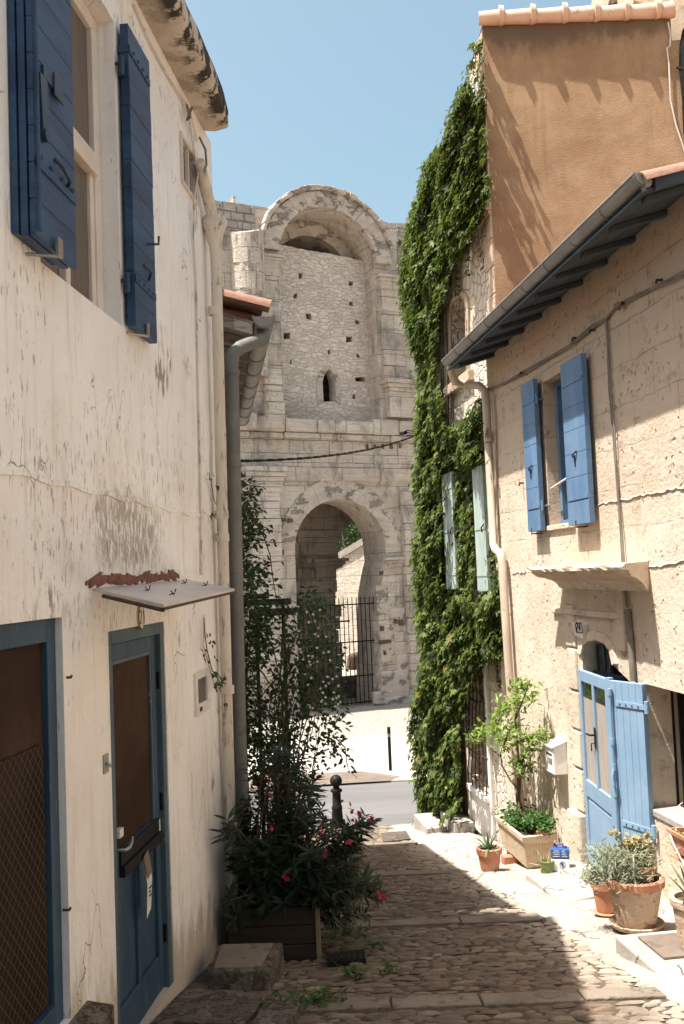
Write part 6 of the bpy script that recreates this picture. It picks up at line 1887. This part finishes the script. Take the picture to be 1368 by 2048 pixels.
# ------------------------------------------------------------------ pots and planters along the cottage
def pot(name, lab, c, r0, r1, h, m, rim=.03, cat='pot', ribs=0, wob=0, group=None, soil=True, th=.016):
    t = thing(name, lab, cat, c, group)
    mb = MB(); c = Vector(c)
    pr = [(.001, .0), (r0 * .95, 0), (r0, .008)]
    for i in range(1, 8):
        f = i / 8; pr.append((r0 + (r1 - r0) * f ** .9, h * f * (1 - rim / h * 1.0)))
    pr += [(r1, h - rim * 1.35), (r1 + .012, h - rim * 1.25), (r1 + .016, h - .004), (r1 + .010, h), (r1 - th, h), (r1 - th - .004, h - .05)]
    mb.lathe(c, pr, 36, wob); mb.build('body', m, t, smooth=True)
    if soil:
        mb = MB(); k = 20
        mb.add([c + Vector((0, 0, h - .035))] + [c + Vector(((r1 - th) * math.cos(a), (r1 - th) * math.sin(a), h - .04 + random.uniform(-.005, .005))) for a in np.linspace(0, 2 * math.pi, k + 1)[:-1]], [(0, i + 1, (i + 1) % k + 1) for i in range(k)])
        mb.build('soil', M['soil'], t)
    return t
def tuft(name, lab, cat, c, n, spread, h, S, width, m, parent=None, lean=.5, group=None):
    t = thing(name, lab, cat, c, group)
    m_ = n
    base = np.array(c) + rnd(m_) * np.array([spread[0], spread[1], 0]) + np.array([0, 0, 1])[None] * (rng.random(m_) ** .8 * h)[:, None]
    dirv = (base - np.array(c)); dirv[:, 2] = 0
    leaves('foliage', base, rnd(m_, .6) + [-.2, -.2, .7], dirv * 3 + rnd(m_, lean) + [0, 0, .8], rng.uniform(S[0], S[1], m_), width, LANCE, m, t)
    return t
# big limed pot, its saucer, its plants
c = ground(1274, 1858, .03)
sa = thing('saucer', 'wide terracotta saucer under the big whitened pot', 'saucer', c)
mb = MB(); mb.lathe(c, [(.001, 0), (.14, 0), (.185, .03), (.20, .055), (.19, .06), (.165, .03), (.001, .022)], 36); mb.build('dish', M['terraold'], sa, smooth=True)
c2 = c + Vector((0, 0, .024))
bp = pot('terracotta_pot', 'big whitened terracotta pot standing in a wide saucer', c2, .135, .195, .35, M['terraold'], .045, wob=.012)
mb = MB(); mb.lathe(c2, [(.207, .295), (.214, .30), (.217, .345), (.208, .352), (.19, .352)], 36, .012); mb.build('rim', M['terra'], bp, smooth=True)
rimz = c2.z + .33
tuft('lavender', 'bushy grey green lavender filling the big whitened pot', 'lavender', (c2.x - .10, c2.y, rimz - .02), 2600, (.11, .09), .24, (.03, .06), .16, M['lavender'], lean=.7)
tuft('sedum', 'low pale green trailing plant over the edge of the small red pot', 'plant', (c2.x - .27, c2.y + .12, rimz - .06), 320, (.045, .04), .09, (.02, .035), .6, M['lavender'], lean=.8)
gt = thing('dry_shrub', 'dry golden leaved shrub rising from the back of the big pot', 'shrub', (c2.x + .0, c2.y + .07, rimz))
tp = [Vector((c2.x, c2.y + .07, rimz)) + Vector((random.uniform(-.12, .15), random.uniform(-.06, .06), random.uniform(.08, .30))) for _ in range(22)]
tp.append(Vector((c2.x - .10, c2.y + .07, rimz + .33)))
mb = MB(); shrub_stems(mb, [Vector((c2.x + .02, c2.y + .05, rimz - .04))] * len(tp), tp, .004, .002, .1); mb.build('stem', M['stem'], gt, split=False)
C = np.array([np.array(t) + rng.normal(0, .022, 3) for t in tp for _ in range(26)]); m_ = len(C)
leaves('foliage', C, rnd(m_, .6) + [0, -.3, .7], rnd(m_, .7) + [0, 0, .2], rng.uniform(.022, .045, m_), .6, LANCE, M['golden'], gt)
mb = MB(); mb.tube([(c2.x - .02, c2.y - .10, rimz - .01), (c2.x - .03, c2.y - .11, rimz + .05), (c2.x - .01, c2.y - .06, rimz + .2)], .006, 6); mb.build('dry_stalk', M['whitecable'], gt)
npot = pot('terracotta_pot', 'small red pot set inside the big whitened pot', (c2.x + .095, c2.y + .03, rimz - .035), .05, .072, .125, M['terra'], .028)
c3 = ground(1214, 1828, .03)
s3 = thing('saucer', 'small red saucer under the plain red pot behind the big pot', 'saucer', c3)
mb = MB(); mb.lathe(c3, [(.001, 0), (.09, 0), (.112, .022), (.104, .026), (.001, .012)], 28); mb.build('dish', M['terra'], s3, smooth=True)
pot('terracotta_pot', 'plain red pot on a small saucer just behind the big whitened pot', c3 + Vector((0, 0, .013)), .075, .105, .26, M['terra'], .05)
# aloe in clay pot by the trough
c4 = ground(980, 1740, .02)
pot('clay_pot', 'pinkish clay pot with an aloe standing beside the long stone trough', c4, .095, .125, .24, M['terra'], .05)
def rosette(name, lab, cat, c, n, L, w, m, droop=.5, up=.9):
    t = thing(name, lab, cat, c); mb = MB()
    for i in range(n):
        a = i * 2.4 + random.uniform(-.3, .3); e = random.uniform(.2, 1.0)
        l = L * random.uniform(.6, 1.1); r = Vector((math.cos(a), math.sin(a), 0)); sd = Vector((-r.y, r.x, 0))
        pts = []
        for j in range(7):
            f = j / 6
            p = Vector(c) + r * (l * e * f) + Vector((0, 0, l * (up * (1.15 - e * .7) * f - droop * e * f * f)))
            pts.append((p, w * (1 - f ** 1.6) + .001))
        V = []
        for p, ww in pts: V += [p - sd * ww, p + Vector((0, 0, -ww * .5)), p + sd * ww]
        F_ = []
        for j in range(6): F_ += [(j * 3, j * 3 + 1, j * 3 + 4, j * 3 + 3), (j * 3 + 1, j * 3 + 2, j * 3 + 5, j * 3 + 4), (j * 3, j * 3 + 3, j * 3 + 5, j * 3 + 2)]
        mb.add(V, F_)
    mb.build('leaves', m, t, split=False); return t
rosette('aloe', 'spiky aloe with thin grey green leaves in the pinkish clay pot', 'aloe', c4 + Vector((0, 0, .21)), 18, .40, .017, M['aloe'])
# stone trough with citrus tree and herbs
tz0, tz1 = -3.245, -2.875; ta, tb_, to0, to1 = 1.0, 1.98, .07, .44
tg = thing('stone_trough', 'long ribbed sandstone coloured trough raised on bricks by the cottage wall', 'trough', RW.pt(1.5, lz(11.4), .25))
mb = MB(); tp_ = .045
def ring(k, z, ins): return [RW.pt(ta + ins, z, to0 + ins), RW.pt(tb_ - ins, z, to0 + ins), RW.pt(tb_ - ins, z, to1 - ins), RW.pt(ta + ins, z, to1 - ins)]
lv = [ring(0, tz0, tp_ + .02), ring(0, tz0 + .03, tp_), ring(0, tz1 - .07, .012), ring(0, tz1 - .065, -.008), ring(0, tz1, -.012), ring(0, tz1, .028), ring(0, tz1 - .12, .034)]
V = [p for r in lv for p in r]
mb.add(V, [(i * 4 + j, i * 4 + (j + 1) % 4, i * 4 + 4 + (j + 1) % 4, i * 4 + 4 + j) for i in range(6) for j in range(4)] + [(3, 2, 1, 0)])
mb.build('basin', M['trough'], tg, bevel=.012)
mb = MB()
for i in range(8):
    o = to0 + .07 + i * (to1 - to0 - .14) / 7
    mb.hexa([RW.pt(ta + tp_ - .006, tz0 + .06, o - .009), RW.pt(ta + tp_ - .006, tz0 + .06, o + .009), RW.pt(ta + tp_ + .02, tz0 + .06, o + .009), RW.pt(ta + tp_ + .02, tz0 + .06, o - .009),
             RW.pt(ta + .008, tz1 - .10, o - .010), RW.pt(ta + .008, tz1 - .10, o + .010), RW.pt(ta + .03, tz1 - .10, o + .010), RW.pt(ta + .03, tz1 - .10, o - .010)])
mb.build('ribs', M['trough'], tg, bevel=.004, split=False)
mb = MB(); mb.wbox(RW, ta + .03, tb_ - .03, tz1 - .09, tz1 - .05, to0 + .03, to1 - .03); mb.build('soil', M['soil'], tg)
for (s, o, lab) in ((ta + .10, .22, 'red brick under the near end of the trough'), (ta + .62, .38, 'red brick propping the lane side of the trough beside the clay pot'), (tb_ - .15, .25, 'red brick under the far end of the trough')):
    p = RW.pt(s, 0, o); zb_ = lz(p.y) + .015
    t = thing('brick', lab, 'brick', (p.x, p.y, zb_), 'bricks under the stone trough')
    mb = MB(); mb.wbox(RW, s - .06, s + .06, zb_ - .01, tz0 + .002 if s < 1.2 else max(tz0 + .002, zb_ + .06), o - .13, o + .11)
    mb.build('block', M['brick'], t, bevel=.006)
tb0 = RW.pt(1.42, tz1 - .05, .26)
ct = thing('citrus_tree', 'small crooked citrus tree with pale green leaves growing from the stone trough', 'citrus tree', tb0)
def rp(px, py, o=.3): return RW.hit(px, py, o)
trunk = [tb0, rp(1036, 1600, .27), rp(1038, 1560, .28), rp(1040, 1530, .28)]
br = [[rp(1037, 1580, .28), rp(1020, 1560, .34), rp(1004, 1530, .38), rp(1001, 1505, .40), rp(1006, 1490, .4)], [rp(1001, 1512, .4), rp(985, 1500, .45), rp(972, 1488, .48), rp(955, 1478, .5)],
      [rp(1039, 1540, .28), rp(1034, 1480, .3), rp(1030, 1440, .3), rp(1036, 1400, .3)], [rp(1034, 1485, .3), rp(1050, 1478, .25), rp(1080, 1468, .2)], [rp(1037, 1560, .28), rp(1048, 1545, .24), rp(1055, 1520, .22)],
      [rp(1030, 1440, .3), rp(1046, 1400, .26), rp(1060, 1360, .24)], [rp(1006, 1495, .4), rp(1015, 1470, .38), rp(1022, 1455, .36)], [rp(1040, 1535, .28), rp(1052, 1505, .25), rp(1060, 1485, .22)]]
mb = MB(); mb.tube(trunk, [.034, .028, .024, .02], 10)
for b in br: mb.tube(b, [.013 - .009 * i / (len(b) - 1) for i in range(len(b))], 6)
mb.build('trunk', M['bark'], ct, smooth=True, split=False)
C = []
for (x, y, o, n, sp) in ((1046, 1372, .26, 55, .10), (1030, 1405, .3, 60, .11), (1006, 1425, .32, 40, .08), (1060, 1395, .24, 30, .08), (985, 1450, .40, 40, .09), (962, 1470, .48, 45, .08), (948, 1482, .5, 22, .05), (1000, 1475, .38, 40, .09), (1022, 1462, .34, 55, .10), (1050, 1475, .26, 40, .10), (1080, 1470, .2, 30, .07), (1060, 1498, .22, 45, .08), (1040, 1525, .26, 50, .09), (1052, 1540, .22, 30, .08), (1012, 1495, .38, 24, .07)):
    c = np.array(rp(x, y, o)); C.append(c + rnd(int(n * 1.8)) * sp * np.array([.8, .8, .55]))
C = np.concatenate(C); m_ = len(C)
leaves('crown', C, rnd(m_, .5) + [-.3, 0, .8], rnd(m_, .8) + [0, 0, .35], rng.uniform(.055, .10, m_), .36, LANCE, M['citrus'], ct)
hb_ = RW.pt(1.5, tz1 - .03, .25)
C = []
for (x, y, o, n, sp) in ((1010, 1640, .3, 260, .07), (1030, 1628, .3, 300, .08), (1045, 1640, .28, 300, .08), (1060, 1645, .25, 200, .06), (1080, 1640, .2, 200, .07), (1092, 1650, .18, 140, .05), (1030, 1655, .34, 200, .05)):
    C.append(np.array(rp(x, y, o)) + rnd(n) * sp * np.array([.9, .9, .7]))
C = np.concatenate(C); C = C[C[:, 2] > tz1 - .04]; m_ = len(C)
ht = thing('herbs', 'thick dark green herbs filling the stone trough around the citrus trunk', 'herbs', hb_)
leaves('foliage', C, rnd(m_, .5) + [-.3, -.2, .8], rnd(m_, .8) + [0, 0, .1], rng.uniform(.025, .05, m_), .7, LANCE, M['herb'], ht)
gsp = thing('grass_tuft', 'thin upright grass blades between the trough herbs and the wall', 'grass', RW.pt(1.35, tz1, .15))
m_ = 70
leaves('foliage', np.array(RW.pt(1.35, tz1 - .04, .15)) + rnd(m_) * [.06, .08, 0], rnd(m_, .6) + [0, -1, 0], rnd(m_, .22) + [0, 0, 1], rng.uniform(.14, .34, m_), .025, LANCE, M['weed'], gsp)
pc = RW.pt(1.08, tz1 - .01, .17)
pot('terracotta_pot', 'shallow red pot sunk among the herbs at the near end of the trough', pc - Vector((0, 0, .05)), .05, .07, .085, M['terra'], .025)
# wall mailbox
mS, mO = RW.s(1135, 1525), .15
ml = thing('mailbox', 'white metal mailbox fixed to the cottage wall above the trough', 'mailbox', RW.pt(mS + .13, -2.2, .07))
mb = MB(); z0, z1 = -2.19, -1.90
P = RW.pt
mb.hexa([P(mS, z0, .001), P(mS + .27, z0, .001), P(mS + .27, z0, mO), P(mS, z0, mO), P(mS, z1 + .05, .001), P(mS + .27, z1 + .05, .001), P(mS + .27, z1 - .01, mO), P(mS, z1 - .01, mO)])
mb.build('case', M['mail'], ml, bevel=.006)
mb = MB(); mb.hexa([P(mS - .012, z1 + .052, .0), P(mS + .282, z1 + .052, .0), P(mS + .282, z1 - .012, mO + .02), P(mS - .012, z1 - .012, mO + .02), P(mS - .012, z1 + .060, .0), P(mS + .282, z1 + .060, .0), P(mS + .282, z1 - .004, mO + .02), P(mS - .012, z1 - .004, mO + .02)])
mb.build('lid', M['mail'], ml, bevel=.002)
mb = MB(); mb.wbox(RW, mS + .05, mS + .22, z1 - .10, z1 - .08, mO, mO + .003); mb.build('slot', M['ink'], ml)
mb = MB(); mb.wbox(RW, mS + .05, mS + .15, z1 - .19, z1 - .13, mO, mO + .004); mb.build('name_card', M['cable'], ml)
# tins
cc = ground(1123, 1757, .025); ux = Vector((.97, -.22, 0)).normalized(); uy = Vector((.22, .97, 0)).normalized(); uz = Vector((0, 0, 1))
can = thing('oil_tin', 'blue and white oil tin with a blue handle standing by the door step', 'tin', cc)
w_, d2, h_ = .088, .05, .30
mb = MB(); mb.obox(cc + uz * (h_ * .34), ux * w_, uy * d2, uz * (h_ * .34)); mb.build('body', M['mail'], can, bevel=.008)
mb = MB(); mb.obox(cc + uz * (h_ * .84), ux * (w_ + .0005), uy * (d2 + .0005), uz * (h_ * .16)); mb.build('blue_band', M['canblue'], can, bevel=.008)
mb = MB(); mb.tube([cc + uz * h_ - ux * .035, cc + uz * (h_ + .035) - ux * .03, cc + uz * (h_ + .04) + ux * .03, cc + uz * h_ + ux * .04], .007, 8); mb.build('handle', M['canblue'], can, smooth=True)
mb = MB(); mb.tube([cc + uz * h_ + ux * .055, cc + uz * (h_ + .02) + ux * .055], .014, 12); mb.build('spout_cap', M['canblue'], can, smooth=True)
mb = MB(); fc = cc - uy * (d2 + .002)
mb.tube([fc + uz * (h_ * .50) + ux * (.018 + .026 * math.cos(a)) + uz * (.03 * math.sin(a)) for a in np.linspace(0, 2 * math.pi, 21)], .0022, 5)
mb.tube([fc + uz * (h_ * .56) + ux * .008, fc + uz * (h_ * .50) + ux * .018, fc + uz * (h_ * .45) + ux * .024], [.010, .012, .008], 6)
mb.tube([fc - ux * (w_ - .01) + uz * .008, fc + ux * (w_ - .01) + uz * .008], .004, 5); mb.tube([fc + ux * .015 + uz * .016, fc + ux * .05 + uz * .016], .006, 5)
mb.build('emblem', M['canblue'], can)
mb = MB()
for i in range(4): mb.tube([fc - ux * (.07 - .01 * (i % 2)) + uz * (h_ * (.76 + .06 * i)), fc - ux * .005 + uz * (h_ * (.76 + .06 * i))], .0022, 4); mb.tube([fc + ux * .015 + uz * (h_ * (.76 + .06 * i)), fc + ux * (.07 - .008 * i) + uz * (h_ * (.76 + .06 * i))], .0022, 4)
mb.build('white_print', M['mail'], can, split=False)
gc = ground(1096, 1759, .025)
gn = thing('green_tin', 'dented green tin with dry grass next to the oil tin', 'tin', gc)
mb = MB(); mb.lathe(gc, [(.001, 0), (.064, 0), (.066, .01), (.066, .175), (.069, .18), (.066, .186), (.06, .186), (.058, .13), (.001, .13)], 24, .03); mb.build('can', M['cangreen'], gn, smooth=True)
dg = thing('dry_grass', 'dry yellow grass stalks sprouting from the green tin', 'grass', gc + uz * .14)
m_ = 60
leaves('foliage', np.array(gc + uz * .13) + rnd(m_) * [.025, .025, 0], rnd(m_, .6) + [0, -1, 0], rnd(m_, .6) + [-.2, -.2, .8], rng.uniform(.06, .20, m_), .03, LANCE, M['drygrass'], dg)
# door step slab, tiled block, steps of the ivy house
ds_ = thing('door_step', 'low pale stone step in front of the blue doors of number 24', 'step', RW.pt(-.2, lz(10.1), .5))
mb = MB()
a, b = -1.0, .30
mb.hexa([RW.pt(a, lz(9) - .05, .30), RW.pt(b, lz(10.3) - .05, .30), RW.pt(b, lz(10.3) - .05, .66), RW.pt(a, lz(9) - .05, .76),
         RW.pt(a, lz(9.2) + .10, .30), RW.pt(b, lz(10.2) + .10, .30), RW.pt(b, lz(10.2) + .085, .64), RW.pt(a, lz(9.2) + .05, .74)])
mb.build('slab', M['concrete'], ds_, bevel=.012)
p = ground(1345, 1940); sb = (p - RW.q).dot(RW.d)
bk = thing('stone_block', 'pale concrete block with a brown tile on top near the frame\'s potted agave', 'block', RW.pt(sb, p.z, .9))
bk['label'] = 'pale concrete block carrying a loose brown tile by the potted agave'
mb = MB(); zt_ = lz(6.9) + .13
mb.wbox(RW, -4.6, -3.02, lz(6.2) - .3, zt_, .35, 1.10); mb.build('block', M['concrete'], bk, bevel=.015)
tl = thing('floor_tile', 'loose brown floor tile lying on the pale concrete block', 'tile', RW.pt(-3.4, zt_, .8))
mb = MB(); mb.wbox(RW, -3.5, -3.12, zt_ + .001, zt_ + .018, .66, .98); mb.build('tile', M['brickpave'], tl, bevel=.003)
c5 = ray(1394, 1903); c5 = c5 * ((zt_ + .002) / c5.z)
pot('terracotta_pot', 'tall limed terracotta pot with an agave at the edge of the block', c5, .10, .135, .34, M['terraold'], .04)
rosette('agave', 'stiff spiky agave leaves rising from the tall limed pot', 'agave', c5 + Vector((0, 0, .30)), 14, .36, .03, M['aloe'], .25, 1.0)
for (s0, s1, o0, o1, h, lab) in ((2.15, 3.05, .06, .36, .20, 'upper white stone step against the barred window of the rubble house'), (2.5, 3.45, .38, .70, .12, 'lower pale stone step below the upper one at the ivy house')):
    p = IW.pt((s0 + s1) / 2, 0, o1); t = thing('stone_step', lab, 'step', (p.x, p.y, lz(p.y)))
    mb = MB(); zt_ = lz(IW.pt(s0, 0, o1).y) + h - .02
    mb.wbox(IW, s0, s1, lz(17) - .1, zt_, o0, o1); mb.build('slab', M['concrete'], t, bevel=.012)
# window box on the niche sill
s1 = RW.s(1337, 1660, .2); zt_ = RW.z(1340, 1658, .2)
wb = thing('window_box', 'long red plastic window box hung under the barred niche window', 'planter', RW.pt(s1 - .4, zt_ - .2, .15))
mb = MB()
def wring(z, ins): return [RW.pt(s1 - .9 + ins, z, .03), RW.pt(s1 - ins, z, .03), RW.pt(s1 - ins, z, .21 - ins), RW.pt(s1 - .9 + ins, z, .21 - ins)]
lv = [wring(zt_ - .17, .035), wring(zt_ - .03, .008), wring(zt_ - .028, -.004), wring(zt_, -.006), wring(zt_, .014), wring(zt_ - .04, .016)]
mb.add([p for r in lv for p in r], [(i * 4 + j, i * 4 + (j + 1) % 4, i * 4 + 4 + (j + 1) % 4, i * 4 + 4 + j) for i in range(5) for j in range(4)] + [(3, 2, 1, 0)])
mb.build('box', M['terra'], wb, bevel=.005)
mb = MB(); mb.wbox(RW, s1 - .88, s1 + .01, zt_ - .215, zt_ - .20, .02, .20); mb.build('tray', M['brick'], wb, bevel=.004)
mb = MB(); mb.wbox(RW, s1 - .87, s1 - .02, zt_ - .05, zt_ - .035, .04, .19); mb.build('soil', M['soil'], wb)
wg = thing('dry_plant', 'withered dry plants in the red window box', 'plant', RW.pt(s1 - .3, zt_ - .03, .12))
m_ = 320
pts = np.array([RW.pt(s1 - random.uniform(.03, .8), zt_ - .035, random.uniform(.05, .18)) for _ in range(m_)])
leaves('foliage', pts, rnd(m_, .6) + [0, 0, .6], rnd(m_, .9) + [0, 0, .3], rng.uniform(.02, .06, m_), .35, LANCE, M['drygrass'], wg)
mb = MB(); mb.tube([RW.hit(1340, 1668, .21), RW.hit(1348, 1690, .23), RW.hit(1362, 1718, .25), RW.hit(1380, 1750, .25)], .006, 6); mb.tube([RW.hit(1372, 1660, .2), RW.hit(1356, 1640, .24), RW.hit(1353, 1615, .2), RW.hit(1365, 1605, .1)], .004, 5)
mb.build('stalk', M['whitecable'], wg, split=False)
